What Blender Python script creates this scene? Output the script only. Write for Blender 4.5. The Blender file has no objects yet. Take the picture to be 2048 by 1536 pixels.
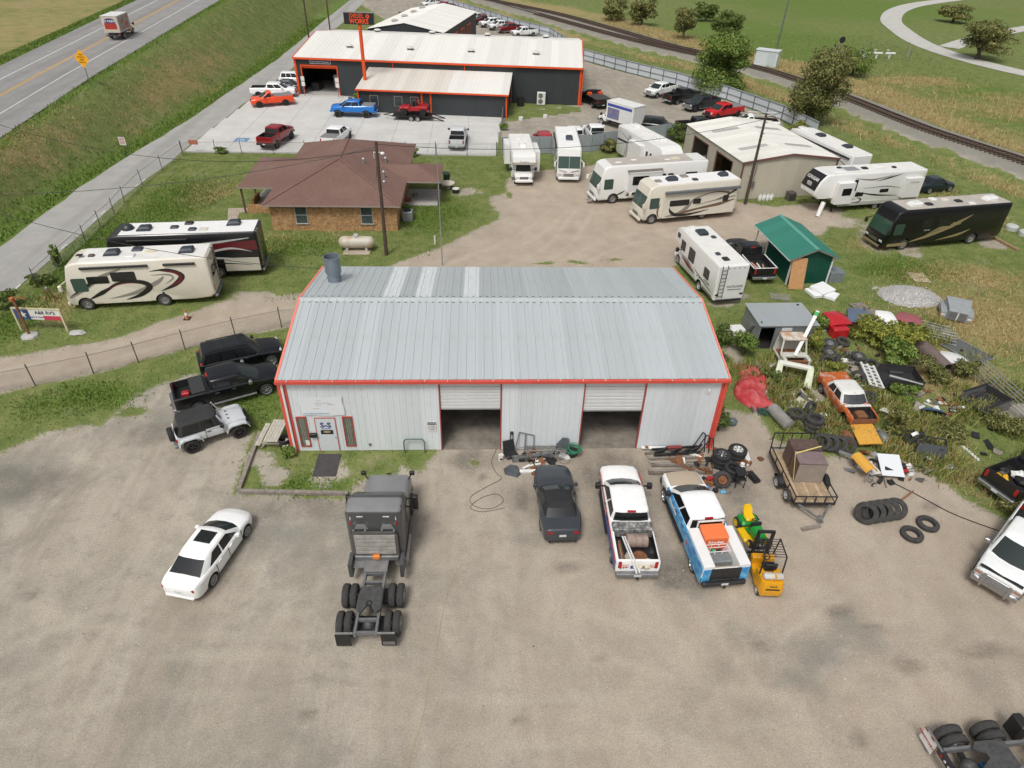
import bpy,bmesh,math,random
import numpy as np
from mathutils import Vector,Matrix,Euler
R = math.radians
rnd = random.Random(7)
scn = bpy.context.scene
COL = scn.collection
# ---------------------------------------------------------------- camera, sky, sun, exposure
cd = bpy.data.cameras.new('camera'); cam = bpy.data.objects.new('camera',cd); COL.objects.link(cam); scn.camera = cam
cd.sensor_fit = 'HORIZONTAL'; cd.sensor_width = 36.0; cd.lens = 36.0 * 1340.44 / 2048; cd.clip_start = 0.5; cd.clip_end = 4000
def aim_camera():
 pitch,yaw,roll = 0.63234,-0.05630,0.02967
 cp,sp,cy,sy = math.cos(pitch),math.sin(pitch),math.cos(yaw),math.sin(yaw)
 fwd = Vector((-sy * cp,cy * cp,-sp)); right = Vector((cy,sy,0)); up = right.cross(fwd)
 r2 = right * math.cos(roll) + up * math.sin(roll); u2 = -right * math.sin(roll) + up * math.cos(roll)
 m = Matrix((r2,u2,-fwd)).transposed().to_4x4(); m.translation = (10.1768,-27.5603,24.6767)
 cam.matrix_world = m
aim_camera()
SUN_EL,SUN_AZ = R(58),R(205)          # azimuth clockwise from +Y
w = bpy.data.worlds.new('World'); scn.world = w; w.use_nodes = True
nt = w.node_tree; bg = nt.nodes['Background']
sk = nt.nodes.new('ShaderNodeTexSky'); sk.sky_type = 'NISHITA'; sk.sun_disc = False
sk.sun_elevation = SUN_EL; sk.sun_rotation = SUN_AZ; sk.air_density = 1.0; sk.dust_density = 6.0; sk.ozone_density = 1.0
hs = nt.nodes.new('ShaderNodeHueSaturation'); hs.inputs['Saturation'].default_value = 0.22; hs.inputs['Value'].default_value = 1.0
nt.links.new(sk.outputs[0],hs.inputs['Color']); nt.links.new(hs.outputs[0],bg.inputs[0]); bg.inputs[1].default_value = 0.105
sd = bpy.data.lights.new('sun','SUN'); sd.energy = 1.5; sd.angle = R(14); sd.color = (1.0,0.96,0.9)
so = bpy.data.objects.new('sun',sd); COL.objects.link(so)
dirv = Vector((math.sin(SUN_AZ) * math.cos(SUN_EL),math.cos(SUN_AZ) * math.cos(SUN_EL),math.sin(SUN_EL)))
so.rotation_euler = dirv.to_track_quat('Z','Y').to_euler(); so.location = (0,0,60)
vs = scn.view_settings; vs.view_transform = 'Standard'; vs.look = 'None'; vs.gamma = 1.0; vs.exposure = 0.1; vs.use_curve_mapping = False
scn.cycles.max_bounces = 6; scn.cycles.diffuse_bounces = 3; scn.cycles.glossy_bounces = 3; scn.cycles.transparent_max_bounces = 6
scn.cycles.use_denoising = True
# ---------------------------------------------------------------- materials
MATS = {}
def hexc(h):
 h = h.lstrip('#'); c = [int(h[i:i + 2],16) / 255 for i in (0,2,4)]
 return tuple(x / 12.92 if x <= .04045 else ((x + .055) / 1.055) ** 2.4 for x in c)
def M(name,col,rough=.6,metal=0.,var=.0,scale=3.,bump=0.,coat=0.,spec=.5,col2=None,thr=None,detail=5.):
 """a plain surface with an optional second colour broken in by noise (wear, dirt, rust)"""
 if name in MATS: return MATS[name]
 if isinstance(col,str): col = hexc(col)
 m = bpy.data.materials.new(name); m.use_nodes = True; n = m.node_tree; b = n.nodes['Principled BSDF']
 b.inputs['Base Color'].default_value = (*col,1); b.inputs['Roughness'].default_value = rough; b.inputs['Metallic'].default_value = metal
 b.inputs['Coat Weight'].default_value = coat; b.inputs['Coat Roughness'].default_value = .08; b.inputs['Specular IOR Level'].default_value = spec
 if var or col2 or bump:
  tc = n.nodes.new('ShaderNodeTexCoord'); nz = n.nodes.new('ShaderNodeTexNoise'); nz.inputs['Scale'].default_value = scale; nz.inputs['Detail'].default_value = detail
  nz.inputs['Roughness'].default_value = .65; n.links.new(tc.outputs['Object'],nz.inputs['Vector'])
  rp = n.nodes.new('ShaderNodeValToRGB'); e = rp.color_ramp.elements
  if col2 is not None:
   if isinstance(col2,str): col2 = hexc(col2)
   t = thr if thr is not None else .5
   e[0].position = max(0,t - .12); e[1].position = min(1,t + .12); e[0].color = (*col,1); e[1].color = (*col2,1)
  else:
   e[0].position = .3; e[1].position = .7
   e[0].color = (*[max(0,c * (1 - var)) for c in col],1); e[1].color = (*[min(1,c * (1 + var)) for c in col],1)
  n.links.new(nz.outputs['Fac'],rp.inputs['Fac']); n.links.new(rp.outputs['Color'],b.inputs['Base Color'])
  if bump:
   bp = n.nodes.new('ShaderNodeBump'); bp.inputs['Strength'].default_value = bump; bp.inputs['Distance'].default_value = .02
   n.links.new(nz.outputs['Fac'],bp.inputs['Height']); n.links.new(bp.outputs[0],b.inputs['Normal'])
 MATS[name] = m; return m
def paint(hexv,rough=.28):
 return M('paint_' + hexv,hexv,rough=rough,coat=.35,var=.07,scale=1.6)
GLASS = M('tinted_glass',(.012,.014,.015),rough=.06,spec=.6)
GLASSG = M('windscreen_glass',(.025,.035,.034),rough=.08,spec=.35)
RUB = M('tyre_rubber',(.022,.022,.023),rough=.85,var=.35,scale=6)
RUBD = M('dusty_rubber',(.045,.044,.042),rough=.9,var=.4,scale=5)
BLK = M('black_plastic',(.018,.018,.019),rough=.55,var=.25,scale=4)
BLKM = M('black_steel',(.02,.02,.021),rough=.45,var=.3,scale=5)
CHROME = M('chrome',(.45,.46,.47),rough=.25,metal=.9)
ALU = M('aluminium',(.34,.34,.345),rough=.5,metal=.6,var=.2)
STEEL = M('grey_steel',(.22,.225,.23),rough=.5,metal=.5,var=.2)
GALV = M('galvanised',(.36,.38,.39),rough=.45,metal=.5,var=.16,scale=2)
RED = M('red_lens',(.35,.012,.012),rough=.2)
AMB = M('amber_lens',(.7,.2,.02),rough=.25)
LAMP = M('clear_lens',(.55,.57,.58),rough=.12)
WHITE = M('white_paint',(.78,.78,.77),rough=.35,var=.04,coat=.2)
WPLASTIC = M('white_plastic',(.7,.7,.68),rough=.5,var=.08)
PLATE = M('number_plate',(.6,.62,.63),rough=.4)
RUST = M('rust',(.19,.08,.035),rough=.85,var=.45,scale=7)
DARKIN = M('dark_interior',(.02,.018,.017),rough=.9)
CONC = M('concrete',(.42,.41,.39),rough=.85,var=.12,scale=1.2)
WOODG = M('grey_wood',(.24,.21,.18),rough=.85,var=.3,scale=4)
WOOD = M('brown_wood',(.3,.2,.11),rough=.8,var=.3,scale=4)
ORANGE = M('orange_paint','#e0521f',rough=.5,var=.08)
# ---------------------------------------------------------------- mesh builder
class MB:
 def __init__(s): s.v = []; s.f = []; s.m = []
 def add(s,verts,faces,mi=0,mat=None):
  o = len(s.v)
  s.v += [tuple(mat @ Vector(p)) for p in verts] if mat is not None else [tuple(p) for p in verts]
  s.f += [tuple(i + o for i in f) for f in faces]; s.m += [mi] * len(faces); return s
 def box(s,x0,x1,y0,y1,z0,z1,mi=0,mat=None):
  v = [(x,y,z) for z in (z0,z1) for y in (y0,y1) for x in (x0,x1)]
  return s.add(v,[(0,2,3,1),(4,5,7,6),(0,1,5,4),(2,6,7,3),(0,4,6,2),(1,3,7,5)],mi,mat)
 def bbox(s,x0,x1,y0,y1,z0,z1,b=.03,mi=0,mat=None):
  """box with chamfered vertical edges and top"""
  p = lambda i,z: [(x0 + i + b,y0 + i,z),(x1 - i - b,y0 + i,z),(x1 - i,y0 + i + b,z),(x1 - i,y1 - i - b,z),(x1 - i - b,y1 - i,z),(x0 + i + b,y1 - i,z),(x0 + i,y1 - i - b,z),(x0 + i,y0 + i + b,z)]
  return s.loft([p(0,z0),p(0,z1 - b),p(b,z1)],mi=mi,mat=mat)
 def prism(s,poly,a,b,axis='z',mi=0,mat=None):
  """polygon (counter-clockwise) pushed from a to b along an axis. z: (x,y); y: (x,z); x: (y,z)"""
  f = {'z': lambda p,t: (p[0],p[1],t),'y': lambda p,t: (p[0],t,p[1]),'x': lambda p,t: (t,p[0],p[1])}[axis]
  n = len(poly); v = [f(p,a) for p in poly] + [f(p,b) for p in poly]
  fs = [(i,(i + 1) % n,n + (i + 1) % n,n + i) for i in range(n)] + [tuple(range(n - 1,-1,-1)),tuple(range(n,2 * n))]
  return s.add(v,fs,mi,mat)
 def loft(s,rings,cap=True,mi=0,mat=None,closed=True):
  n = len(rings[0]); v = [p for r in rings for p in r]; fs = []
  for k in range(len(rings) - 1):
   for i in range(n if closed else n - 1):
    a,b = k * n + i,k * n + (i + 1) % n; fs.append((a,b,b + n,a + n))
  if cap: fs += [tuple(range(n - 1,-1,-1)),tuple((len(rings) - 1) * n + i for i in range(n))]
  return s.add(v,fs,mi,mat)
 def lathe(s,prof,seg=16,mi=0,mat=None,cap=False):
  """profile of (r, z) turned round z"""
  rings = [[(r * math.cos(2 * math.pi * i / seg),r * math.sin(2 * math.pi * i / seg),z) for i in range(seg)] for r,z in prof]
  return s.loft(rings,cap,mi,mat)
 def cyl(s,p,q,r,seg=10,r2=None,mi=0):
  p,q = Vector(p),Vector(q); d = q - p; L = d.length
  m = Matrix.Translation(p) @ d.to_track_quat('Z','Y').to_matrix().to_4x4()
  return s.lathe([(r,0),(r if r2 is None else r2,L)],seg,mi,m,True)
 def tube(s,pts,r,seg=6,mi=0):
  for a,b in zip(pts[:-1],pts[1:]): s.cyl(a,b,r,seg,mi=mi)
  return s
 def bar(s,p,q,w,h,mi=0):
  p,q = Vector(p),Vector(q); d = q - p
  m = Matrix.Translation(p) @ d.to_track_quat('X','Z').to_matrix().to_4x4()
  return s.box(0,d.length,-w / 2,w / 2,-h / 2,h / 2,mi,m)
 def sphere(s,c,rx,ry=None,rz=None,seg=10,rings=6,mi=0,lo=-1.):
  ry = ry or rx; rz = rz or rx; pr = []
  a0 = math.asin(lo)
  for k in range(rings + 1):
   a = a0 + (math.pi / 2 - a0) * k / rings; pr.append((max(.001,math.cos(a)),math.sin(a)))
  return s.lathe(pr,seg,mi,Matrix.Translation(c) @ Matrix.Diagonal((rx,ry,rz,1)),True)
 def mesh(s,name,mats,smooth=None):
  me = bpy.data.meshes.new(name); me.from_pydata(s.v,[],s.f)
  for m in (mats if isinstance(mats,(list,tuple)) else [mats]): me.materials.append(m)
  if any(s.m): me.polygons.foreach_set('material_index',s.m)
  if smooth is not None: me.shade_smooth(); me.set_sharp_from_angle(angle=R(smooth))
  me.update(); return me
 def build(s,name,mats,parent=None,smooth=None,loc=None,rot=None):
  return ob(name,s.mesh(name,mats,smooth),parent,loc,rot)
def ob(name,me,parent=None,loc=None,rot=None):
 o = bpy.data.objects.new(name,me); COL.objects.link(o)
 if parent is not None: o.parent = parent
 if loc is not None: o.location = loc
 if rot is not None: o.rotation_euler = rot if isinstance(rot,(tuple,list,Euler)) else (0,0,rot)
 return o
def tag(o,label=None,cat=None,group=None,kind=None):
 for k,v in (('label',label),('category',cat),('group',group),('kind',kind)):
  if v: o[k] = v
 return o
def thing(name,label,cat,loc=(0,0,0),rz=0.,group=None,rot=None):
 o = bpy.data.objects.new(name,None); COL.objects.link(o); o.location = loc; o.rotation_euler = rot if rot else (0,0,rz)
 return tag(o,label,cat,group)
def solo(name,mb,mats,label,cat,loc=(0,0,0),rz=0.,group=None,smooth=None,rot=None):
 return tag(mb.build(name,mats,None,smooth,loc,rot if rot else (0,0,rz)),label,cat,group)
def dup(o,parent=None):
 c = o.copy(); COL.objects.link(c)
 if parent is not None: c.parent = parent
 for ch in o.children: dup(ch,c)
 return c
def relabel(o,label,loc=None,rz=None,rot=None):
 o['label'] = label
 if loc is not None: o.location = loc
 if rz is not None: o.rotation_euler = (0,0,rz)
 if rot is not None: o.rotation_euler = rot
 return o
FONTC = {}
def text_mesh(body,size,mat,extrude=.006,key=None,align='CENTER',bold=0.):
 k = (body,size,mat.name,extrude,align,bold)
 if k in FONTC: return FONTC[k]
 cu = bpy.data.curves.new('lettering','FONT'); cu.body = body; cu.size = size; cu.extrude = extrude; cu.align_x = align; cu.align_y = 'CENTER'; cu.offset = bold; cu.resolution_u = 2
 t = bpy.data.objects.new('lettering',cu); COL.objects.link(t); dg = bpy.context.evaluated_depsgraph_get()
 me = bpy.data.meshes.new_from_object(t.evaluated_get(dg)); bpy.data.objects.remove(t); bpy.data.curves.remove(cu)
 me.materials.clear(); me.materials.append(mat); FONTC[k] = me; return me
def lettering(body,size,mat,parent,loc,rot,bold=0.,sx=1.,name='lettering'):
 o = ob(name,text_mesh(body,size,mat,bold=bold),parent,loc,rot); o.scale = (sx,1,1); return o
def bool_cut(me,cutter_mb,name):
 """subtract cutter from mesh me and return the new mesh"""
 a = bpy.data.objects.new('a',me); COL.objects.link(a); cm = cutter_mb.mesh('c',me.materials[0]); b = bpy.data.objects.new('b',cm); COL.objects.link(b)
 md = a.modifiers.new('b','BOOLEAN'); md.operation = 'DIFFERENCE'; md.object = b; md.solver = 'EXACT'
 dg = bpy.context.evaluated_depsgraph_get(); r = bpy.data.meshes.new_from_object(a.evaluated_get(dg)); r.name = name
 bpy.data.objects.remove(a); bpy.data.objects.remove(b); bpy.data.meshes.remove(cm); return r
# ================================================================ ground
def lerp_y(pts,y): return np.interp(y,[p[1] for p in pts],[p[0] for p in pts])
HN = [(-34,-60),(-36,20),(-37.3,42),(-38.8,66),(-40.1,123),(-48,400),(-60,900)]      # near edge of the highway
HF = [(-48.5,-60),(-50.5,20),(-51.5,42),(-52.5,70),(-55.1,123),(-64,400),(-78,900)]     # far edge
FR = [(-24.0,-60),(-24.3,16),(-24.5,35),(-23.7,52),(-22.9,70),(-21.2,100),(-21,140),(-20,400),(-20,900)]
FL = [(-29.6,-60),(-29.7,26),(-29.6,41),(-28.6,52),(-27.4,65),(-26.4,85),(-25.5,104),(-25.5,140),(-25,400),(-25,900)]
def hw_z(y): return np.clip(4 + .033 * (np.asarray(y,float) - 45),2.5,9.5)
RAIL = [(90,-40),(78,34),(74.15,48.8),(69.5,62.2),(66.4,78),(63.3,89.9),(58.6,101.2),(44.6,121.4),(31.97,144.7),(15.5,178.1),(-15,238),(-90,380)]
RAIL2 = [(52.5,113.5),(47.7,121.7),(37.7,144),(27.8,163.5),(10.1,189.6),(-20,244),(-95,386)]
def seg_dist(X,Y,pts):
 """distance to a polyline and signed side"""
 best = np.full(X.shape,1e9); sg = np.zeros(X.shape)
 for (ax,ay),(bx,by) in zip(pts[:-1],pts[1:]):
  dx,dy = bx - ax,by - ay; L = dx * dx + dy * dy
  t = np.clip(((X - ax) * dx + (Y - ay) * dy) / L,0,1); d = np.hypot(X - ax - t * dx,Y - ay - t * dy)
  k = d < best; best = np.where(k,d,best); sg = np.where(k,np.sign(dx * (Y - ay) - dy * (X - ax)),sg)
 return best,sg
def inside(X,Y,poly):
 c = np.zeros(X.shape,bool); n = len(poly)
 for i in range(n):
  (x1,y1),(x2,y2) = poly[i],poly[i - 1]
  if y1 == y2: continue
  k = ((y1 > Y) != (y2 > Y)) & (X < (x2 - x1) * (Y - y1) / (y2 - y1) + x1); c ^= k
 return c
def region(X,Y,poly,soft=1.0):
 """1 inside, 0 outside, falling off over soft metres"""
 d,_ = seg_dist(X,Y,poly + [poly[0]]); s = np.where(inside(X,Y,poly),d,-d)
 return np.clip(.5 + s / (2 * soft),0,1)
def blob(X,Y,x,y,rx,ry=None): return np.clip(1.25 - np.hypot((X - x) / rx,(Y - y) / (ry or rx)),0,1)
def fbm(X,Y,sc,seed=0,oct=4):
 r_ = np.random.RandomState(seed); T = r_.rand(64,64); out = np.zeros(np.shape(X)); amp = 1.; tot = 0.
 for o in range(oct):
  u,v = X / sc * 2 ** o + 17 * o + 900,Y / sc * 2 ** o + 31 * o + 900; i,j = np.floor(u).astype(int),np.floor(v).astype(int); f,g = u - i,v - j; f = f * f * (3 - 2 * f); g = g * g * (3 - 2 * g)
  a,b,c,d = T[j % 64,i % 64],T[j % 64,(i + 1) % 64],T[(j + 1) % 64,i % 64],T[(j + 1) % 64,(i + 1) % 64]
  out = out + amp * ((a * (1 - f) + b * f) * (1 - g) + (c * (1 - f) + d * f) * g); tot += amp; amp *= .55
 return out / tot
def sst(a,b,t): t = np.clip((t - a) / (b - a),0,1); return t * t * (3 - 2 * t)
LOT = [(-45,-9),(-15.4,0),(-13.8,1.9),(-11.2,2.3),(-10.5,4.6),(-9.2,6.3),(-7.7,7.2),(-6,6.2),(-4.2,3.2),(-2.6,1.4),(-2.4,-3.2),(3.4,-3.5),(3.6,-2.3),(6.7,-1.9),(7.6,-.5),(8,.5),(22.9,.5),(24,2.5),(26.6,3.2),(26.8,.6),(29,-.7),(33.2,-.9),(34.6,-2.6),(35.3,-4.6),(37.4,-6.6),(44,-9.5),(80,-12),(80,-90),(-80,-90)]
DRIVE = [(-32,4.2),(-20.5,9.1),(-17,10.3),(-14,11.5),(-11.9,13.8),(-10,15.2),(-8.8,16.6),(-3.7,17.4),(1,19.6),(3,22.6),(6.8,26),(9.6,29.6),(12,32.3),(11.8,35),(12.8,38.7),(13,42.5),(14,45),(22,47.5),(25,49),(31,45),(36,37.2),(39.5,35.8),(44,37),(46,35),(43.6,32),(41.5,29),(37.5,28),(33.9,26.6),(29.5,26),(26.8,24),(25.9,22),(25,18),(24,12.6),(-.5,12.4),(-2.8,12.9),(-6.2,11.8),(-9.2,10.1),(-11.6,8.6),(-13.8,7.3),(-16.8,6),(-18.4,5.3),(-30,.4)]
YARD = [(12.5,66),(13,51.6),(18.3,52),(23,52.8),(28,55.4),(37.3,60.7),(50,61),(52,68),(47.3,79),(41.9,88.4),(35.2,97.3),(29,106.5),(25.5,112),(24.9,75),(14.3,70)]
BACK = [(-6,112),(27,97),(30,106),(25,131),(9,161),(-5,187),(-26,220),(-30,200),(-12,150)]
PATH = [(190,235),(149,206),(131,188),(118.5,168),(112.5,152),(107.5,133),(107,118),(110,104),(118,88),(130,70)]
PATH2 = [(111,128),(122,138),(140,152),(170,172),(210,196)]
# house lawn bare spots, junk yard bare spots
BARE = [(34.3,8.3,1.6,1.9),(31.5,4.2,1.2,1),(24.5,1.2,1.5,2.2),(-5.6,17.2,3.2,1.5),(-9,4.8,2.2,2),(-1.2,-1.2,1.3,1.4),(2,-1.7,1.6,1.5),(6.6,-1.3,1.2,.8),(12.5,36,2,3),(43.5,3,3.5,2.5),(47,28,3,5),(36,27,4,2),(57,27,2,2),(44,33,4,3),(29,17,2.4,1.5),(8.5,39,2,1.5),(27,9.8,1.1,2.4),(52,46,3,4)]
LUSH = [(92,90,10,14),(86,72,8,10),(80,120,12,12),(-19,36,5,8),(-22,24,2.5,14),(1,-2.4,3,1.3),(6,34,5,5),(-22,14,2.5,4),(-6,26,6,3),(46,22,4,2.5),(-13,4.5,4,1.8),(-3,6,3,5),(75,140,30,40),(120,190,60,40),(-3,16,3,2.5),(9,24,4,3)]
DRYB = [(-17,38,3.5,4.5),(-20.5,17,3.5,3.5),(48,14,8,7),(50,21,6,3),(-8,27,7,3),(-33,75,4,30),(-35,45,3,14),(40,7,5,6),(36,-1,3,3),(58,35,8,8),(46,27,4,2.5),(95,75,25,12),(85,95,15,8),(-3,30,4,1.2)]
GREY = [(-8,-16,13,6,.5),(6,-18,13,5,.5),(22,-16,9,4,.4),(-15,-10,8,5,.4),(1.5,-6.5,5.2,4.2),(-14,-2.5,5,2.5),(-8.5,2.5,3.5,2.4),(-16,-8,4,2.5),(17,-2.2,2.6,2.6),(19.3,-8.2,1.4,1.5),(23.5,-3,2.2,3.5),(18.5,-4,4.5,4),(9.8,-1.1,1.5,1),(25,-12.5,5,2),(12.2,-4,1.3,2.2),(33,-13,4,2),(4,-17,7,2.2)]
def ground_masks(X,Y):
 wx,wy = (fbm(X,Y,3.2,1) - .5) * 3.2,(fbm(X,Y,3.2,2) - .5) * 3.2; X0_,Y0_ = X,Y; nb_ = fbm(X,Y,1.6,3) - .5; nl_ = fbm(X,Y,9,4) - .5
 dirt = np.maximum.reduce([region(X,Y,LOT,.8),region(X,Y,DRIVE,.8),region(X,Y,YARD,1.),region(X,Y,BACK,2.)])
 for b in BARE: dirt = np.maximum(dirt,np.clip(blob(X + wx,Y + wy,*b) * .85 + nb_ * .9 * (blob(X,Y,*b) > .05),0,.8))
 dirt = np.where(region(X,Y,[(13.3,65),(24.5,71),(24.3,74),(14.3,70)],1) > .5,.2,dirt)
 for b in ((15.6,22.9,1.6,.5),(18.3,23.3,1.9,.7),(21,23.8,1.6,.5),(12.9,38,.5,1.6),(10,-1.2,.8,.3),(-10,3.2,1.6,.9),(-19,-1.5,3,1)): dirt = np.minimum(dirt,1 - .75 * blob(X + wx * .5,Y + wy * .5,*b))
 dr,sgr = seg_dist(X,Y,RAIL); d2,_ = seg_dist(X,Y,RAIL2); dr2 = np.minimum(dr,d2)
 bal = 1 - sst(2.9,5.2,dr2 + nb_ * 2.2)
 grass = np.clip(1 - dirt,0,1) * (1 - bal)
 side = sgr < 0                           # far side of the line
 dry = np.where(side,sst(4,6,dr2) * (1 - sst(8,19,dr2)),.6 * sst(4,6,dr2) * (1 - sst(8,12,dr2))) * (X > 0); dry = np.clip(dry + nl_ * 1.3 * (dry > .02),0,1)
 for b in DRYB: dry = np.maximum(dry,np.clip(blob(X + wx,Y + wy,*b) * .7 + nl_ * .9 * (blob(X,Y,*b) > 0),0,1))
 dry = np.maximum(dry,np.clip(.6 * sst(-56,-72,X) * (Y > 20) + nl_ * .8 * (X < -58),0,1))
 lush = np.zeros(X.shape)
 for b in LUSH: lush = np.maximum(lush,np.clip(blob(X + wx,Y + wy,*b) * .8 + nl_ * .7 * (blob(X,Y,*b) > 0),0,1))
 d,_ = seg_dist(X,Y,[(x,y) for x,y in FL]); lush = np.maximum(lush,(1 - sst(1,5,d)) * (X < -24))
 xn,xf = lerp_y(HN,Y),lerp_y(HF,Y); lush = np.maximum(lush,1 - sst(.3,2.2,np.abs(X - xn)));  lush = np.maximum(lush,1 - sst(1,4,np.abs(X - xf)))
 grey = np.zeros(X.shape)
 for b in GREY: grey = np.maximum(grey,np.clip(blob(X + wx * 1.3,Y + wy * 1.3,*b[:4]) * .75 + (nl_ + nb_) * .8 * (blob(X + wx,Y + wy,*b[:4]) > 0),0,.85) * (b[4] if len(b) > 4 else 1))
 grey = np.maximum.reduce([grey,bal,region(X,Y,YARD,1) * .45,region(X,Y,BACK,1) * .45])
 return grass,dry,grey,lush,bal,dr2
def terrain_z(X,Y):
 xn,xf,xl = lerp_y(HN,Y),lerp_y(HF,Y),lerp_y(FL,Y); hz = hw_z(Y)
 t = np.clip((xl - 1.2 - X) / np.maximum(xl - 1.2 - xn,1),0,1)
 z = np.where(X < xl,hz * sst(0,1,t) ** 1.15 - .45 * np.exp(-((X - xl + 3) / 1.6) ** 2),0)
 z = np.where(X < xn,hz - .0,z); t2 = np.clip((xf - X) / 16,0,1); z = np.where(X < xf,hz - (hz - 1.0) * sst(0,1,t2),z)
 dr,_ = seg_dist(X,Y,RAIL); d2,_ = seg_dist(X,Y,RAIL2); d = np.minimum(dr,d2)
 z = np.where(X > 0,z + .55 * (1 - sst(2.0,5.5,d)) - .25 * np.exp(-((d - 7.5) / 1.8) ** 2),z)
 inn = (X > xf) & (X < xn); z = np.where(inn,hz - .06,z)
 return z
def smooth_pts(pts,k=5):
 out = []; P_ = [Vector(p) for p in pts]
 for i in range(len(P_) - 1):
  a,b,c,d = P_[max(0,i - 1)],P_[i],P_[i + 1],P_[min(len(P_) - 1,i + 2)]
  for j in range(k):
   t = j / k; out.append(tuple(.5 * ((2 * b) + (c - a) * t + (2 * a - 5 * b + 4 * c - d) * t * t + (3 * b - a - 3 * c + d) * t ** 3)))
 return out + [tuple(P_[-1])]
def axis_pts(spans):
 out = []
 for a,b,s in spans: out += list(np.arange(a,b,s))
 return np.array(out + [spans[-1][1]])
gx = axis_pts([(-1500,-300,120),(-300,-80,12),(-80,-30,1.0),(-30,50,.3),(50,90,1.0),(90,220,4),(220,1500,120)])
gy = axis_pts([(-300,-40,20),(-40,-20,1.0),(-20,4,.24),(4,46,.42),(46,110,1.0),(110,260,4),(260,2000,150)])
GX,GY = np.meshgrid(gx,gy)
_r = np.random.RandomState(3)
GZ = terrain_z(GX,GY)
grass,dry,grey,lush,bal,_d = ground_masks(GX,GY)
GZ = GZ + np.where((GX > -30) & (GX < 50) & (GY < 46),(_r.rand(*GX.shape) - .5) * .05 * grass,0) - .004
nx,ny = len(gx),len(gy)
vv = np.stack([GX,GY,GZ],-1).reshape(-1,3)
ii = (np.arange(ny - 1)[:,None] * nx + np.arange(nx - 1)[None,:]).ravel()
ff = np.stack([ii,ii + 1,ii + nx + 1,ii + nx],-1)
gme = bpy.data.meshes.new('ground'); gme.vertices.add(len(vv)); gme.vertices.foreach_set('co',vv.astype(np.float32).ravel())
gme.loops.add(ff.size); gme.loops.foreach_set('vertex_index',ff.astype(np.int32).ravel()); gme.polygons.add(len(ff))
gme.polygons.foreach_set('loop_start',np.arange(0,ff.size,4,dtype=np.int32)); gme.update(calc_edges=True); gme.shade_smooth()
at = gme.attributes.new('cover','FLOAT_COLOR','POINT')
at.data.foreach_set('color',np.stack([grass,dry,grey,lush],-1).reshape(-1).astype(np.float32))
# wheel ruts: pairs of worn arcs over the lot and the drive
RUTS = [[(24,-24),(20,-14),(17.5,-7),(17,0)],[(32,-22),(25,-15),(14,-11),(10,-5),(9.6,0)],[(-24,-8),(-14,-9),(-4,-12),(10,-15),(26,-14)],[(-20,-20),(-8,-14),(2,-13),(14,-16),(30,-20)],[(-12,-1),(-6,-4),(-3,-10),(-6,-20)],[(14,-22),(12,-14),(13.5,-8)],[(38,-12),(30,-10),(24,-12),(18,-18)],[(-28,3),(-16,8.4),(-8,13.2),(0,15.6),(8,18),(16,25),(20,34)],[(4,17),(14,20),(22,27),(30,30),(42,31)],[(-14,-16),(-2,-9),(8,-8),(9,-2)],[(8,-22),(7,-15),(5.5,-9)],[(17,44),(18,36),(14,28),(8,22)]]
rut = np.zeros(GX.shape)
for k,p_ in enumerate(RUTS):
 q_ = smooth_pts(p_,6); d_,_ = seg_dist(GX,GY,q_); w_ = .2 + .1 * (k % 2); nz_ = np.clip((fbm(GX,GY,4,20 + k) - .3) * 3,0,1); rut = np.maximum(rut,nz_ * np.maximum(0,1 - np.abs(d_ - .85) / (w_ + .12))); rut = np.maximum(rut,nz_ * .55 * np.maximum(0,1 - np.abs(d_ - 1.7) / (w_ + .12)) * (k % 3 == 0))
at3 = gme.attributes.new('drive','FLOAT','POINT'); at3.data.foreach_set('value',np.maximum(region(GX,GY,DRIVE,1.5),.75 * sst(3,20,GX + 6 * (fbm(GX,GY,7,33) - .5)) * region(GX,GY,LOT,1)).ravel().astype(np.float32))
stn_shd = np.zeros(GX.shape); wx_,wy_ = (fbm(GX,GY,.9,41) - .5) * 1.1,(fbm(GX,GY,.9,42) - .5) * 1.1  # oil stains, plus shade painted on the ground under parked vehicles and stacks
for x,y,a,b,k in ((19.2,-8.4,1.2,1.0,.95),(12.2,-3.6,.6,.9,.7),(10.2,-2.2,.3,.25,.9),(14.2,-8.0,1.0,.35,.6),(25.5,-10.6,.7,.3,.7),(26.8,-11.4,.6,.25,.6),(27.2,-13.2,.9,.35,.6),(21.5,-12.2,.35,.3,.6),(5.6,-9.6,1.3,1.2,.55),(5.7,-5,1.5,2.4,.5),(17,-1.6,2.3,1.7,.62),(9.6,-.9,1.7,.9,.55),(33,-4.6,.55,.3,.7),(31,-12.6,1.4,.35,.55),(17,-5.4,1.3,2.8,.6),(20.6,-5.6,1.4,2.8,.6),(23,-2.5,1.6,2,.6),(13.9,-4.4,1.2,2.4,.55),(-2,-7,1.2,2.2,.45),(22.8,-8.6,.8,1.1,.5),(26.8,-3,1.2,2,.45),(35,-8.5,1.8,1.6,.5),(28.6,-17,2,1.4,.5),(20.7,-1.3,2.2,1,.6),(-8,1.5,2,1,.4),(-13,-2.2,3,1.2,.5),(2,-4.2,3.5,.7,.45),(15,-12.5,.3,.25,.6),(11.5,-15,.25,.2,.7),(3.8,-14.5,.3,.25,.6),(-9,-9,.35,.25,.6),(24,-16,.3,.3,.6)): stn_shd = np.maximum(stn_shd,k * np.clip(1.5 * blob(GX + wx_ * min(1,a),GY + wy_ * min(1,b),x,y,a,b),0,1))
at4 = gme.attributes.new('stain_shade','FLOAT','POINT'); at4.data.foreach_set('value',stn_shd.ravel().astype(np.float32))
at2 = gme.attributes.new('rut','FLOAT','POINT'); at2.data.foreach_set('value',rut.ravel().astype(np.float32))
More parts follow.
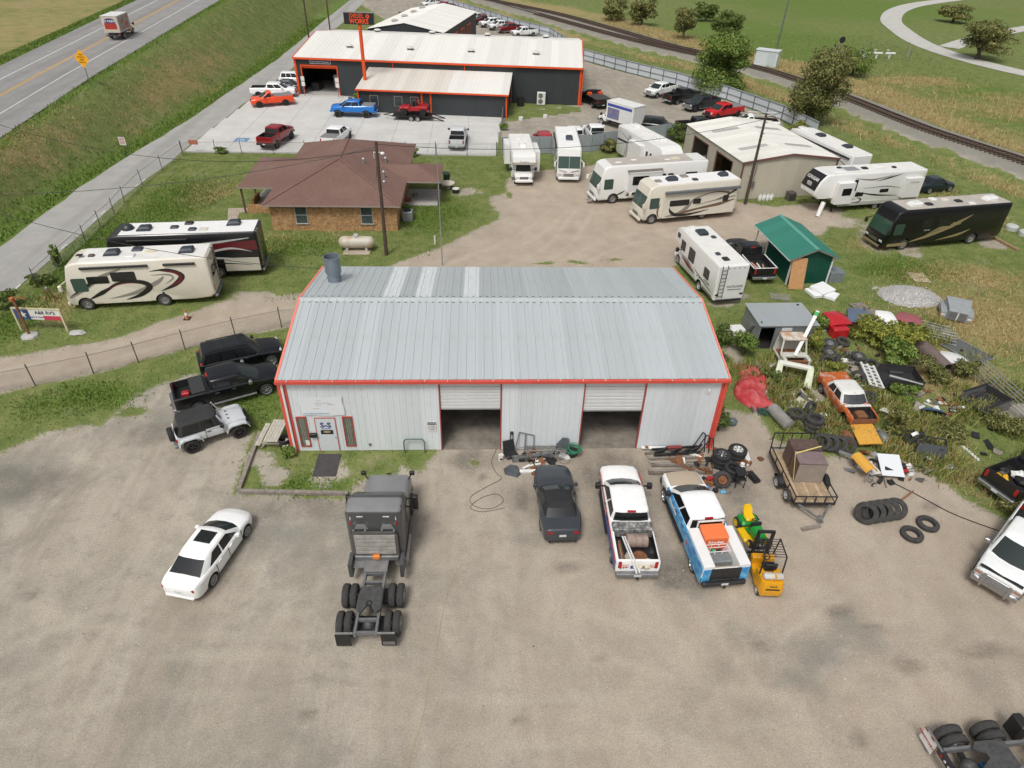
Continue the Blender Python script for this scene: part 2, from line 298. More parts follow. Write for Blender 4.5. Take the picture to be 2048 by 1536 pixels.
class NT:
 """small helper for node graphs"""
 def __init__(s,name):
  s.m = bpy.data.materials.new(name); s.m.use_nodes = True; s.n = s.m.node_tree; s.b = s.n.nodes['Principled BSDF']; s.tc = s.n.nodes.new('ShaderNodeTexCoord')
 def link(s,a,b): s.n.links.new(a,b)
 def vec(s,sc=(1,1,1),rz=0.):
  mp = s.n.nodes.new('ShaderNodeMapping'); mp.inputs['Scale'].default_value = sc; mp.inputs['Rotation'].default_value = (0,0,rz); s.link(s.tc.outputs['Object'],mp.inputs[0]); return mp.outputs[0]
 def noise(s,scale,detail=4.,rough=.6,vec=None,dist=0.):
  t = s.n.nodes.new('ShaderNodeTexNoise'); t.inputs['Scale'].default_value = scale; t.inputs['Detail'].default_value = detail; t.inputs['Roughness'].default_value = rough; t.inputs['Distortion'].default_value = dist
  s.link(vec if vec is not None else s.tc.outputs['Object'],t.inputs['Vector']); return t.outputs['Fac']
 def voro(s,scale,out='Distance',rand=1.):
  t = s.n.nodes.new('ShaderNodeTexVoronoi'); t.inputs['Scale'].default_value = scale; s.link(s.tc.outputs['Object'],t.inputs['Vector']); return t.outputs[out]
 def math(s,op,a,b=0.,clamp=False):
  t = s.n.nodes.new('ShaderNodeMath'); t.operation = op; t.use_clamp = clamp
  for i,v in enumerate((a,b)):
   if isinstance(v,(int,float)): t.inputs[i].default_value = v
   else: s.link(v,t.inputs[i])
  return t.outputs[0]
 def ramp(s,fac,stops):
  t = s.n.nodes.new('ShaderNodeValToRGB'); e = t.color_ramp.elements
  while len(e) < len(stops): e.new(.5)
  for k,(p,c) in enumerate(stops):
   e[k].position = p; e[k].color = (c,c,c,1) if isinstance(c,(int,float)) else (*c,1)
  s.link(fac,t.inputs[0]); return t.outputs[0]
 def mix(s,fac,a,b,mode='MIX'):
  t = s.n.nodes.new('ShaderNodeMix'); t.data_type = 'RGBA'; t.blend_type = mode
  for i,v in ((0,fac),(6,a),(7,b)):
   if isinstance(v,(int,float)): t.inputs[i].default_value = v
   elif isinstance(v,tuple): t.inputs[i].default_value = (*v,1)
   else: s.link(v,t.inputs[i])
  return t.outputs[2]
 def bump(s,h,strength=.5,dist=.03):
  t = s.n.nodes.new('ShaderNodeBump'); t.inputs['Strength'].default_value = strength; t.inputs['Distance'].default_value = dist; s.link(h,t.inputs['Height']); s.link(t.outputs[0],s.b.inputs['Normal'])
 def done(s,col,rough=.9,spec=.3):
  s.link(col,s.b.inputs['Base Color']); s.b.inputs['Roughness'].default_value = rough; s.b.inputs['Specular IOR Level'].default_value = spec; return s.m
def ground_material():
 t = NT('ground_soil'); a = t.n.nodes.new('ShaderNodeAttribute'); a.attribute_name = 'cover'
 sp = t.n.nodes.new('ShaderNodeSeparateColor'); t.link(a.outputs['Color'],sp.inputs[0]); g,d,gr = sp.outputs[0],sp.outputs[1],sp.outputs[2]; lu = a.outputs['Alpha']
 n_big,n_mid,n_fine,n_sp = t.noise(.11,5,.6),t.noise(.75,7,.7),t.noise(6,6,.8),t.noise(15,5,.85)
 tracks = t.noise(.55,5,.62,t.vec((1,.16,1),R(-14)),.8)
 # bare gravel
 c = t.ramp(n_big,[(.32,(.285,.25,.2)),(.52,(.37,.325,.262)),(.7,(.3,.28,.235))])
 c = t.mix(t.ramp(tracks,[(.42,0.),(.62,.75)]),c,(.44,.395,.33))
 c = t.mix(t.ramp(t.noise(.28,6,.7),[(.52,0.),(.68,.55)]),c,(.27,.245,.205))
 ra = t.n.nodes.new('ShaderNodeAttribute'); ra.attribute_name = 'rut'
 c = t.mix(t.ramp(t.noise(1.4,7,.75),[(.5,0.),(.7,.6)]),c,(.22,.2,.165)); c = t.mix(t.ramp(t.noise(.22,6,.7,t.vec((1,1,1),.7),1.2),[(.5,0.),(.66,.6)]),c,(.235,.225,.185))
 da = t.n.nodes.new('ShaderNodeAttribute'); da.attribute_name = 'drive'; c = t.mix(t.math('MULTIPLY',da.outputs['Fac'],.75),c,t.ramp(t.noise(.4,6,.7),[(.35,(.36,.285,.22)),(.65,(.46,.38,.3))]))
 c = t.mix(t.math('MULTIPLY',ra.outputs['Fac'],t.ramp(n_fine,[(.3,.25),(.7,.8)])),c,(.47,.42,.345))
 gm = t.ramp(t.math('ADD',gr,t.math('ADD',t.math('MULTIPLY',t.math('SUBTRACT',n_mid,.5),1.3),t.math('MULTIPLY',t.math('SUBTRACT',n_fine,.5),.9))),[(.25,0.),(.95,.85)])
 c = t.mix(gm,c,t.mix(n_fine,(.15,.145,.12),(.29,.28,.245)))
 c = t.mix(.8,c,t.ramp(n_sp,[(.28,.5),(.5,1.),(.72,1.45)]),'MULTIPLY')
 sa = t.n.nodes.new('ShaderNodeAttribute'); sa.attribute_name = 'stain_shade'; c = t.mix(t.math('MULTIPLY',sa.outputs['Fac'],t.ramp(t.math('ADD',n_mid,t.math('MULTIPLY',t.math('SUBTRACT',n_fine,.5),.8)),[(.25,.35),(.65,1.)])),c,(.115,.1,.082))
 st = t.ramp(t.voro(5.5),[(.03,1.),(.075,0.)]); c = t.mix(t.math('MULTIPLY',st,t.ramp(n_mid,[(.45,0.),(.62,.8)])),c,(.55,.53,.49))
 st2 = t.ramp(t.voro(2.1),[(.018,1.),(.04,0.)]); c = t.mix(t.math('MULTIPLY',st2,.7),c,(.07,.06,.05))
 # growth
 G = t.ramp(t.math('ADD',n_mid,t.math('MULTIPLY',t.math('SUBTRACT',n_fine,.5),.5)),[(.28,(.088,.13,.03)),(.5,(.145,.185,.052)),(.72,(.235,.24,.085))])
 G = t.mix(t.ramp(t.math('ADD',lu,t.math('SUBTRACT',n_mid,.5)),[(.3,0.),(.75,.85)]),G,t.mix(n_fine,(.07,.13,.018),(.14,.215,.035)))
 dm = t.ramp(t.math('ADD',d,t.math('MULTIPLY',t.math('SUBTRACT',t.noise(.45,6,.7),.5),1.5)),[(.35,0.),(.8,.95)])
 G = t.mix(dm,G,t.mix(n_fine,(.24,.19,.075),(.37,.31,.145)))
 G = t.mix(t.ramp(t.noise(.33,7,.7),[(.57,0.),(.7,.5)]),G,(.32,.275,.17))
 G = t.mix(.75,G,t.ramp(t.noise(16,4,.8),[(.28,.5),(.52,1.),(.76,1.45)]),'MULTIPLY')
 gk = t.ramp(t.math('ADD',g,t.math('ADD',t.math('MULTIPLY',t.math('SUBTRACT',n_mid,.5),.95),t.math('MULTIPLY',t.math('SUBTRACT',n_fine,.5),.7))),[(.42,0.),(.58,1.)])
 t.bump(t.math('ADD',n_sp,t.math('MULTIPLY',n_fine,1.5)),.35,.04)
 return t.done(t.mix(gk,c,G))
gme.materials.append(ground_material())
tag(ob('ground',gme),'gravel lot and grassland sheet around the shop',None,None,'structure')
# ---------------------------------------------------------------- roads, concrete, paths, rails
def asphalt(name,c1,c2,crack=True):
 t = NT(name); c = t.mix(t.ramp(t.noise(.5,6,.7),[(.35,0.),(.68,1.)]),c1,c2)
 c = t.mix(.6,c,t.ramp(t.noise(30,3,.8),[(.3,.7),(.7,1.25)]),'MULTIPLY')
 if crack: c = t.mix(t.ramp(t.noise(.35,5,.6,t.vec((1,.03,1))),[(.5,0.),(.64,.5)]),c,tuple(v * .72 for v in c1))
 t.bump(t.noise(40,2),.2,.01); return t.done(c,.88)
def strip(lefts,rights,zf,off,n=1):
 m = MB(); N = len(lefts); rows = []
 for (a,b) in zip(lefts,rights):
  for k in range(n + 1):
   x = a[0] + (b[0] - a[0]) * k / n; y = a[1] + (b[1] - a[1]) * k / n; rows.append((x,y,float(zf(x,y)) + off))
 m.add(rows,[(i * (n + 1) + k,i * (n + 1) + k + 1,(i + 1) * (n + 1) + k + 1,(i + 1) * (n + 1) + k) for i in range(N - 1) for k in range(n)]); return m
ys = np.concatenate([np.arange(-60,250,6.),np.arange(250,900,50.)])
L_ = [(float(lerp_y(HF,y)),y) for y in ys]; R_ = [(float(lerp_y(HN,y)),y) for y in ys]
hwz = lambda x,y: hw_z(y)
hw = strip(L_,R_,hwz,0.02).build('highway',asphalt('highway_asphalt',(.25,.245,.24),(.3,.295,.29))); tag(hw,'two lane asphalt highway on the embankment',kind='structure')
def lane(frac,wd,mat,name,dash=None):
 pts = [(a[0] + (b[0] - a[0]) * frac,a[1]) for a,b in zip(L_,R_)]
 strip([(x - wd / 2,y) for x,y in pts],[(x + wd / 2,y) for x,y in pts],hwz,.026).build(name,mat,hw)
MW = M('road_marking_white',(.6,.6,.58),.8,var=.2); MY = M('road_marking_yellow',(.62,.36,.05),.8,var=.2)
lane(.735,.16,MW,'edge_line'); lane(.245,.16,MW,'edge_line'); lane(.482,.13,MY,'centre_line'); lane(.507,.13,MY,'centre_line')
ys2 = np.concatenate([np.arange(-60,12,6.),np.arange(12,120,3.),np.arange(120,900,30.)])
z0 = lambda x,y: 0.
jit = lambda s: (rnd.random() - .5) * s
road = strip([(float(lerp_y(FL,y)) + jit(.35),y) for y in ys2],[(float(lerp_y(FR,y)) + jit(.3),y) for y in ys2],z0,.025,2).build('road',asphalt('frontage_asphalt',(.33,.325,.31),(.4,.39,.375)))
tag(road,'worn grey frontage road beside the wire fence',kind='structure')
for y in (18,24,25.2,31,32.5,39.5,41):
 x = float(lerp_y(FR,y)) - .12; x2 = float(lerp_y(FR,y + .9)) - .12
 MB().add([(x - .08,y,.031),(x + .08,y,.031),(x2 + .08,y + .9,.031),(x2 - .08,y + .9,.031)],[(0,1,2,3)]).build('edge_line',MW,road)
# concrete customer lot, poured in slabs
def concrete_mat():
 t = NT('lot_concrete'); c = t.mix(t.ramp(t.noise(.3,6,.7),[(.35,0.),(.7,1.)]),(.5,.49,.47),(.6,.595,.58))
 c = t.mix(t.ramp(t.noise(.9,6,.75),[(.6,0.),(.75,.35)]),c,(.33,.32,.3)); return t.done(c,.85)
CM = concrete_mat()
lot = MB().add([(-23.7,50.9,.03),(11.9,51.2,.03),(13.2,67.3,.03),(13,76,.03),(-16.6,79.2,.03),(-18,84,.03),(-21.5,84,.03),(-22.6,70,.03)],[tuple(range(8))]).build('concrete_lot',M('lot_joint',(.3,.295,.28),.9)); tag(lot,'pale concrete customer parking lot before the dark metal building',kind='structure')
_dl = [(-23.7,50.9),(11.9,51.2),(13.2,67.3),(13,76),(-16.6,79.2),(-22.4,75)]
nslab = 0
for i in range(8):
 for j in range(6):
  x0_,x1_ = -23.6 + i * 4.6,-23.6 + (i + 1) * 4.6 - .05; y0_,y1_ = 51.2 + j * 4.6,51.2 + (j + 1) * 4.6 - .05
  x1_ = min(x1_,12 + (y0_ - 51) * .07); y1_ = min(y1_,78 - .09 * (x0_ + 16)) if x0_ > -17 else min(y1_,80)
  x0_ = max(x0_,-23.5 + max(0,(y0_ - 55)) * .06)
  if x1_ - x0_ < .3 or y1_ - y0_ < .3: continue
  MB().box(x0_,x1_,y0_,y1_,.012,.045).build('slab',CM,lot); nslab += 1
kb = MB().box(-23.2,11.9,50.75,50.95,0,.14).build('kerb',CM,lot)
for x in (-20.6,-17.4,-14.2,-11,-7.8,-4.6,-1.4,1.8,5,8.2,10.9):
 MB().add([(x - .06,51.4,.05),(x + .06,51.4,.05),(x + .62,56.4,.05),(x + .5,56.4,.05)],[(0,1,2,3)]).build('parking_line',MW,lot)
hb = MB().box(-19.2,-17.6,54.9,56.4,.046,.051).build('accessible_bay_symbol',M('blue_marking',(.12,.25,.4),.8,var=.3),lot)
m = MB(); m.lathe([(.42,0),(.42,.004),(.3,.004),(.3,0)],16,0,Matrix.Translation((-18.45,55.4,.051))); m.box(-18.5,-18.38,55.5,56.1,.051,.055); m.box(-18.5,-18.1,55.7,55.8,.051,.055); m.build('wheelchair_mark',MW,hb)
# park paths
def ribbon(pts,wd,off,zf):
 L,Rr = [],[]
 for k,p in enumerate(pts):
  a,b = Vector(pts[max(0,k - 1)]),Vector(pts[min(len(pts) - 1,k + 1)]); d = (b - a).normalized(); n = Vector((-d.y,d.x)); w_ = wd[k] if isinstance(wd,list) else wd
  L.append((p[0] + n.x * w_ / 2,p[1] + n.y * w_ / 2)); Rr.append((p[0] - n.x * w_ / 2,p[1] - n.y * w_ / 2))
 return strip(L,Rr,zf,off,2)
tz = lambda x,y: float(terrain_z(np.array([x]),np.array([y]))[0])
PM = M('path_concrete',(.48,.47,.44),.85,var=.12,scale=.6)
tag(ribbon(smooth_pts(PATH),5.2,.06,tz).build('path',PM),'pale curved park path across the far field',kind='structure')
tag(ribbon(smooth_pts(PATH2),4.2,.054,tz).build('path',PM),'narrow path branching towards the edge of the field',kind='structure')
# railway
def rail_line(pts,name,label,reach):
 t = thing(name,label,'railway track'); P_ = smooth_pts(pts,8); tie = MB().box(-1.3,1.3,-.11,.11,.0,.17).mesh('sleeper',M('sleeper_wood',(.1,.075,.06),.9,var=.35)); acc = 0.; n = 0
 for s in (-.75,.75):
  m = MB(); rows = []
  for k,p in enumerate(P_):
   a,b = Vector(P_[max(0,k - 1)]),Vector(P_[min(len(P_) - 1,k + 1)]); d = (b - a).normalized(); x,y = p[0] - d.y * s,p[1] + d.x * s; z = tz(*p) + .17
   ox,oy = -d.y * .05,d.x * .05; rows.append([(x - ox,y - oy,z),(x - ox,y - oy,z + .16),(x + ox,y + oy,z + .16),(x + ox,y + oy,z)])
  m.loft(rows).build('rail',M('rail_steel',(.1,.065,.05),.5,.5,var=.3),t)
 for a,b in zip(P_[:-1],P_[1:]):
  a,b = Vector(a),Vector(b); L = (b - a).length; d = (b - a) / L
  while acc < L:
   q = a + d * acc; acc += .62
   if reach[0] < q.y < reach[1] and n < 295: ob('sleeper',tie,t,(q.x,q.y,tz(q.x,q.y) + .02),math.atan2(d.y,d.x) - math.pi / 2); n += 1
  acc -= L
rail_line(RAIL[1:-1],'railway_track','long curving railway track on a stone bed beside the yard',(44,160))
rail_line(RAIL2[:-1],'railway_track','second railway track joining the main line behind the far building',(113,190))
# ================================================================ buildings
def rib_panel(wd,ln,ribs,h=.028,base=.09,top=.035):
 """profiled sheet lying in x (width) and y (length), ribs standing up in z"""
 xs = [(0,0)]
 for r in ribs: xs += [(r - base / 2,0),(r - top / 2,h),(r + top / 2,h),(r + base / 2,0)]
 xs.append((wd,0)); m = MB(); n = len(xs)
 v = [(x,y,z) for y in (0,ln) for x,z in xs] + [(x,y,-.02) for y in (0,ln) for x in (0,wd)]
 f = [(i,i + 1,n + i + 1,n + i) for i in range(n - 1)]; m.add(v,f); k = 2 * n
 m.add([(0,0,-.015),(wd,0,-.015),(wd,ln,-.015),(0,ln,-.015)],[(3,2,1,0)]); return m
def sheet_mat(name,c,rough=.45,metal=.25,streak=.12,dirt=(.3,.29,.27),da=.3,axis=(2.2,.12,1)):
 t = NT(name); n1 = t.noise(.8,6,.7,t.vec(axis)); col = t.mix(n1,tuple(v * (1 - streak) for v in c),tuple(min(1,v * (1 + streak)) for v in c))
 col = t.mix(t.ramp(t.noise(.45,6,.72),[(.52,0.),(.75,da)]),col,dirt)
 oi = t.n.nodes.new('ShaderNodeObjectInfo'); col = t.mix(.6,col,t.ramp(oi.outputs['Random'],[(0.,.88),(1.,1.1)]),'MULTIPLY'); col = t.mix(t.ramp(t.noise(2.5,5,.7,t.vec(tuple(v * 1.6 for v in axis))),[(.62,0.),(.78,.35)]),col,tuple(v * .6 for v in dirt))
 m_ = t.done(col,rough,.4); t.b.inputs['Metallic'].default_value = metal; return m_
ROOFM = sheet_mat('shop_roof_sheet',(.52,.565,.58)); WALLM = sheet_mat('shop_wall_sheet',(.64,.68,.7),.5,.0,.05,(.4,.38,.34),.18,(2,1,.15))
REDT = M('red_trim','#d2574a',.45,var=.08,scale=2); PINK = M('faded_red_trim','#ea8474',.55,var=.08,scale=2)
SKYL = M('skylight_sheet',(.62,.66,.67),.45,var=.12,scale=3)
shop = thing('paint_shop','long grey metal paint shop with red trim and two half open roller doors','building')
SW,SD,SE,SR = 22.86,12.19,4.86,5.97
# roof sheets
npan = 25; pw = SW / npan; sl = math.hypot(SD / 2 + .18,SR - SE + .03); ang = math.atan2(SR - SE + .03,SD / 2 + .18)
pm = rib_panel(pw - .004,sl,[pw * .25 ,pw * .75]); fm = pm.mesh('roof_panel',ROOFM); sm = bpy.data.meshes.new_from_object(ob('tmp',fm)); bpy.data.objects.remove(bpy.data.objects['tmp']); sm.materials.clear(); sm.materials.append(SKYL)
for i in range(npan):
 ob('roof_panel',fm,shop,(i * pw + .002,-.18,SE + .02),(ang,0,0))
 x = (i + .5) * pw; sk_ = any(a <= x <= b for a,b in ((4.5,5.9),(6.5,7.7),(9.2,10.2)))
 o = ob('skylight_panel' if sk_ else 'roof_panel',sm if sk_ else fm,shop,((i + 1) * pw - .002,SD + .18,SE + .02),(ang,0,math.pi))
MB().loft([[(-.03,SD / 2 - .3,SR - .01),(-.03,SD / 2,SR + .085),(-.03,SD / 2 + .3,SR - .01)],[(SW + .03,SD / 2 - .3,SR - .01),(SW + .03,SD / 2,SR + .085),(SW + .03,SD / 2 + .3,SR - .01)]]).build('ridge_cap',ROOFM,shop)
for y in (SD / 2 - .34,SD / 2 + .34):
 m = MB()
 for i in range(60): m.box(.15 + i * .381,.3 + i * .381,y - .03,y + .03,SR - .075,SR - .005)
 m.build('foam_closure',BLK,shop)
# rake trims and gutter
for x in (-.09,SW + .01):
 for s in (0,1):
  y0_,y1_ = (-.2,SD / 2) if s == 0 else (SD / 2,SD + .2); z0_,z1_ = (SE + .03,SR + .06) if s == 0 else (SR + .06,SE + .03)
  m = MB(); m.prism([(y0_,z0_ - .13),(y1_,z1_ - .13),(y1_,z1_),(y0_,z0_)],x,x + .08,'x'); m.prism([(y0_,z0_),(y1_,z1_),(y1_,z1_ + .015),(y0_,z0_ + .015)],x - .005,x + .12 if x < 0 else x + .085,'x')
  m.build('rake_trim',PINK,shop)
MB().prism([(-.33,SE - .17),(-.185,SE - .19),(-.185,SE - .005),(-.2,SE - .03),(-.31,SE - .03),(-.35,SE - .005)],-.1,SW + .1,'x').build('gutter',REDT,shop)
for i in range(20): MB().box(-.012 + .5 + i * 1.14,.012 + .5 + i * 1.14,-.36,-.16,SE - .002,SE + .035).build('gutter_strap',WPLASTIC,shop)
# walls
def wall_run(parent,x0,x1,z0,z1,n,y=0.,nm='wall_panel',mat=WALLM,ribs=3,flip=False):
 wd = (x1 - x0) / n; me = rib_panel(wd - .003,z1 - z0,[wd * (k + .5) / ribs for k in range(ribs)],.016,.06,.03).mesh(nm,mat)
 for i in range(n): ob(nm,me,parent,((x0 + i * wd,y,z0) if not flip else (x0 + (i + 1) * wd,y,z0)),(R(90),0,0 if not flip else math.pi))
wall_run(shop,.32,8.0,.02,SE - .2,8); wall_run(shop,11.2,15.5,.02,SE - .2,5); wall_run(shop,18.7,SW - .22,.02,SE - .2,4)
wall_run(shop,8.0,11.2,4.52,SE - .2,3); wall_run(shop,15.5,18.7,4.52,SE - .2,3)
def side_wall(x,flip):
 m = MB(); ribs = 40
 prof = []
 for k in range(ribs):
  y = SD * k / ribs; d = SD / ribs; prof += [(y,0),(y + d * .6,0),(y + d * .68,.022),(y + d * .9,.022)]
 prof.append((SD,0)); top = lambda y: SE + (SR - SE) * (1 - abs(y - SD / 2) / (SD / 2)) - .03
 s = -1 if not flip else 1
 v = [(x + s * d,y,.02) for y,d in prof] + [(x + s * d,y,top(y)) for y,d in prof]; n = len(prof)
 m.add(v,[(i,i + 1,n + i + 1,n + i) if flip else (i + 1,i,n + i,n + i + 1) for i in range(n - 1)]); m.build('side_wall',WALLM,shop)
side_wall(0,False); side_wall(SW,True)
MB().box(0,SW,SD - .02,SD,.02,SE).build('rear_wall',WALLM,shop)
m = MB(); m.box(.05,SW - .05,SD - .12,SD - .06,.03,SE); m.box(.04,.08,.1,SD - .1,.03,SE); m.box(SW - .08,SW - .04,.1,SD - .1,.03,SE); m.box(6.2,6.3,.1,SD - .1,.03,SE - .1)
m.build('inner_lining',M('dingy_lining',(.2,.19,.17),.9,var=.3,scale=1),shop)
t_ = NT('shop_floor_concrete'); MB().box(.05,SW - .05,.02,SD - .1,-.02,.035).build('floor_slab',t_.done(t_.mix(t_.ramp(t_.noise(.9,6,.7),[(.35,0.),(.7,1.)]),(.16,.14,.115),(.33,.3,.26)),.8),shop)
# corner trims and downspouts
for x0_,x1_ in ((-.1,.06),(SW + .0,SW + .1)): MB().box(x0_,x1_,-.06,.1,.0,SE - .19).build('corner_trim',REDT,shop)
MB().box(.2,.32,-.06,.0,0,SE - .19).build('corner_trim',REDT,shop)
for x in (.1,SW - .12):
 m = MB(); m.box(x,x + .1,-.17,-.07,.12,SE - .2); m.box(x,x + .1,-.3,-.17,.08,.16); m.build('downspout',REDT if x > 2 else WPLASTIC,shop)
MB().box(SW - .22,SW,-.05,0,0,SE - .19).build('corner_trim',REDT,shop)
# roller doors
JAMB = M('worn_red_jamb','#a04a44',.6,var=.2,scale=3)
DOORM = M('roller_door_white',(.62,.63,.63),.5,var=.05,scale=2)
for x0_,x1_,zb in ((8.0,11.2,2.72),(15.5,18.7,2.56)):
 for a,b in ((x0_ - .03,x0_ + .03),(x1_ - .03,x1_ + .03)): MB().box(a,b,-.04,.12,0,4.54).build('door_jamb',JAMB,shop)
 MB().box(x0_ - .03,x1_ + .03,-.039,.1,4.49,4.541).build('door_head',JAMB,shop)
 d = MB().box(x0_ + .045,x1_ - .045,.1,.13,zb,zb + .1).build('roller_door',M('door_bottom_bar',(.4,.4,.4),.5),shop); n = 8; hh = (4.46 - zb - .1) / n
 sl_ = MB().prism([(.055,0),(.085,0),(.1,hh * .5),(.085,hh - .02),(.055,hh - .02),(.04,hh * .85),(.04,hh * .15)],x0_ + .05,x1_ - .05,'x').mesh('slat',DOORM)
 for k in range(n): ob('slat',sl_,d,(0,0,zb + .1 + k * hh))
# office door, windows, box, banner, signs
fr = MB(); fr.box(1.41,1.46,-.05,.0,.03,2.33); fr.box(2.46,2.51,-.05,.0,.03,2.33); fr.box(1.41,2.51,-.051,0,2.28,2.331); od = fr.build('door_frame',M('dull_pink_trim','#b8766e',.6,var=.15),shop)
MB().box(1.46,2.46,-.04,-.026,.04,2.28).build('door_leaf',M('office_door',(.6,.64,.66),.5,var=.03),od)
MB().sphere((2.38,-.08,1.02),.04).build('handle',CHROME,od)
NAVY = M('navy_print',(.02,.03,.16),.6); lettering('S-S',.46,NAVY,od,(1.96,-.05,1.83),(R(90),0,0),.012,1.0)
b_ = MB().box(1.66,2.3,-.05,-.041,1.22,1.5).build('door_poster',BLK,od); MB().sphere((1.98,-.052,1.38),.2,.004,.07,12,6).build('print',M('tan_print',(.4,.28,.2),.6),b_)
MB().box(1.72,2.22,-.045,-.041,1.56,1.62).build('print',M('blue_print',(.15,.25,.45),.6),od)
for k,x in enumerate((.48,2.87)):
 f_ = MB()
 f_.box(x,x + .06,-.06,0,.34,2.4); f_.box(x + .48,x + .54,-.06,0,.34,2.4); f_.box(x,x + .54,-.061,0,2.33,2.401); f_.box(x,x + .54,-.061,0,.339,.41); f_ = f_.build('window',M('window_trim','#a8483e',.5),shop)
 MB().box(x + .06,x + .48,-.034,-.026,.41,2.33).build('pane',M('curtained_glass',(.13,.14,.12),.15,var=.3,scale=3),f_)
 for j in (.16,.27,.37): MB().box(x + .06 + j * .8,x + .09 + j * .8,-.04,-.0345,.41,2.33).build('curtain_fold',M('curtain',(.24,.25,.2),.7),f_)
MB().box(.75,1.0,-.05,-.041,.45,.8).build('notice',WPLASTIC,shop)
MB().bbox(1.07,1.43,-.2,-.03,1.1,1.34,.03).build('letter_box',BLK,shop)
n = 10; m = MB(); v = []
for j in range(7):
 for i in range(n + 1): v.append((.85 + 2.2 * i / n + .03 * math.sin(j),-.05 - .03 * abs(math.sin(i * 1.1 + j * .6)),2.52 + 1.22 * j / 6 + .03 * math.sin(i * .8) * (1 if j in (0,6) else .3)))
m.add(v,[(j * (n + 1) + i,j * (n + 1) + i + 1,(j + 1) * (n + 1) + i + 1,(j + 1) * (n + 1) + i) for j in range(6) for i in range(n)]); bn = m.build('banner',M('vinyl_banner',(.7,.73,.75),.5),None,40)
tag(bn,'faded white vinyl banner hung above the office door','banner')
FP = M('faded_print',(.5,.53,.56),.6); FB = M('faded_blue_print',(.3,.48,.62),.6)
for k,(x,z,w_) in enumerate(((1.7,3.5,.25),(1.6,3.35,.8),(1.65,3.22,.3),(2.25,3.25,.35),(1.5,2.98,.3))): MB().box(x,x + w_,-.092,-.086,z,z + .025).build('print_line',FP,bn)
lettering('www.paint and body.com',.13,FB,bn,(1.6,-.095,2.68),(R(90),0,0))
sg = MB().box(7.29,7.76,-.05,-.03,1.38,2.01).build('wall_sign',WPLASTIC); tag(sg,'small white notice with dark heading on the wall beside the first roller door','sign')
MB().box(7.31,7.74,-.056,-.05,1.82,1.99).build('heading',M('dark_print',(.03,.04,.06),.5),sg); lettering('VISITORS',.1,WPLASTIC,sg,(7.525,-.06,1.9),(R(90),0,0),0,.9)
for z,b in ((1.72,'ALL VISITORS'),(1.6,'MUST CHECK IN'),(1.48,'AT OFFICE')): lettering(b,.065,M('dark_print',(.03,.04,.06),.5),sg,(7.525,-.056,z),(R(90),0,0),0,.85)
m = MB(); m.tube([(6.0,-.25,0),(6.0,-.25,.82),(6.12,-.25,1.0),(6.98,-.25,1.0),(7.1,-.25,.82),(7.1,-.25,0)],.04,8); solo('bike_rack',m,M('green_grey_pipe',(.14,.2,.19),.5,.3),'green pipe hoop standing against the wall left of the first roller door','pipe hoop')
MB().box(4.08,4.22,-.07,-.024,.4,.54).build('outlet_box',STEEL,shop); MB().bbox(21.93,22.05,-.16,-.024,3.95,4.15,.02).build('wall_lamp',WPLASTIC,shop)
# exhaust stack
st = MB(); st.lathe([(.54,0),(.54,.05),(.4,.14),(.39,.42),(.42,.42),(.42,.48),(.39,.48),(.39,.66),(.47,.8),(.47,1.78),(.5,1.78),(.5,1.83),(.45,1.83),(.45,.9)],24); stk = st.build('exhaust_stack',M('stack_grey',(.2,.24,.28),.5,.3,var=.1),shop,35,(1.33,9.2,5.28))
MB().lathe([(.45,1.2),(.05,1.2)],16).build('flue_damper',BLK,stk)
MB().bbox(12.45,12.6,3.5,3.62,5.42,5.52,.01).build('roof_patch',STEEL,shop)
MB().bbox(3.0,3.2,4.2,4.35,5.56,5.61,.01).build('roof_patch',M('green_patch',(.12,.25,.2),.6),shop)
# doormat
mt = MB(); mt.bbox(1.38,2.6,-2.0,-.28,.0,.045,.012); solo('rubber_mat',mt,M('rubber_mat',(.06,.055,.055),.85,var=.2,scale=3),'dark rubber mat on the ground before the office door','mat')
# ---------------------------------------------------------------- brick house
def brick_mat():
 t = NT('house_brick'); b = t.n.nodes.new('ShaderNodeTexBrick'); b.inputs['Scale'].default_value = 1.; b.inputs['Brick Width'].default_value = .42; b.inputs['Row Height'].default_value = .14; b.inputs['Mortar Size'].default_value = .012
 b.inputs['Color1'].default_value = (.42,.22,.09,1); b.inputs['Color2'].default_value = (.27,.13,.055,1); b.inputs['Mortar'].default_value = (.38,.3,.2,1); b.inputs['Bias'].default_value = -.1
 sep = t.n.nodes.new('ShaderNodeSeparateXYZ'); t.link(t.tc.outputs['Object'],sep.inputs[0]); cb = t.n.nodes.new('ShaderNodeCombineXYZ'); t.link(t.math('ADD',sep.outputs[0],sep.outputs[1]),cb.inputs[0]); t.link(sep.outputs[2],cb.inputs[1]); t.link(cb.outputs[0],b.inputs['Vector'])
 c = t.mix(t.ramp(t.noise(3.5,4,.7),[(.45,0.),(.6,.75)]),b.outputs['Color'],(.52,.34,.17)); c = t.mix(t.ramp(t.noise(5,3,.7),[(.55,0.),(.66,.8)]),c,(.16,.075,.04)); t.bump(b.outputs['Fac'],-.4,.01); return t.done(c,.85)
BRICK = brick_mat()
def shingle_mat():
 t = NT('shingles'); n = t.noise(14,3,.7,t.vec((.35,1,1))); c = t.ramp(n,[(.3,(.135,.075,.06)),(.55,(.185,.11,.09)),(.75,(.22,.14,.115))])
 c = t.mix(t.ramp(t.noise(.4,5,.6),[(.45,0.),(.75,.4)]),c,(.25,.17,.145)); t.bump(n,.4,.02); return t.done(c,.9)
SH = shingle_mat(); FASC = M('house_fascia',(.33,.27,.24),.6,var=.1); BROWNP = M('brown_post',(.1,.06,.045),.7)
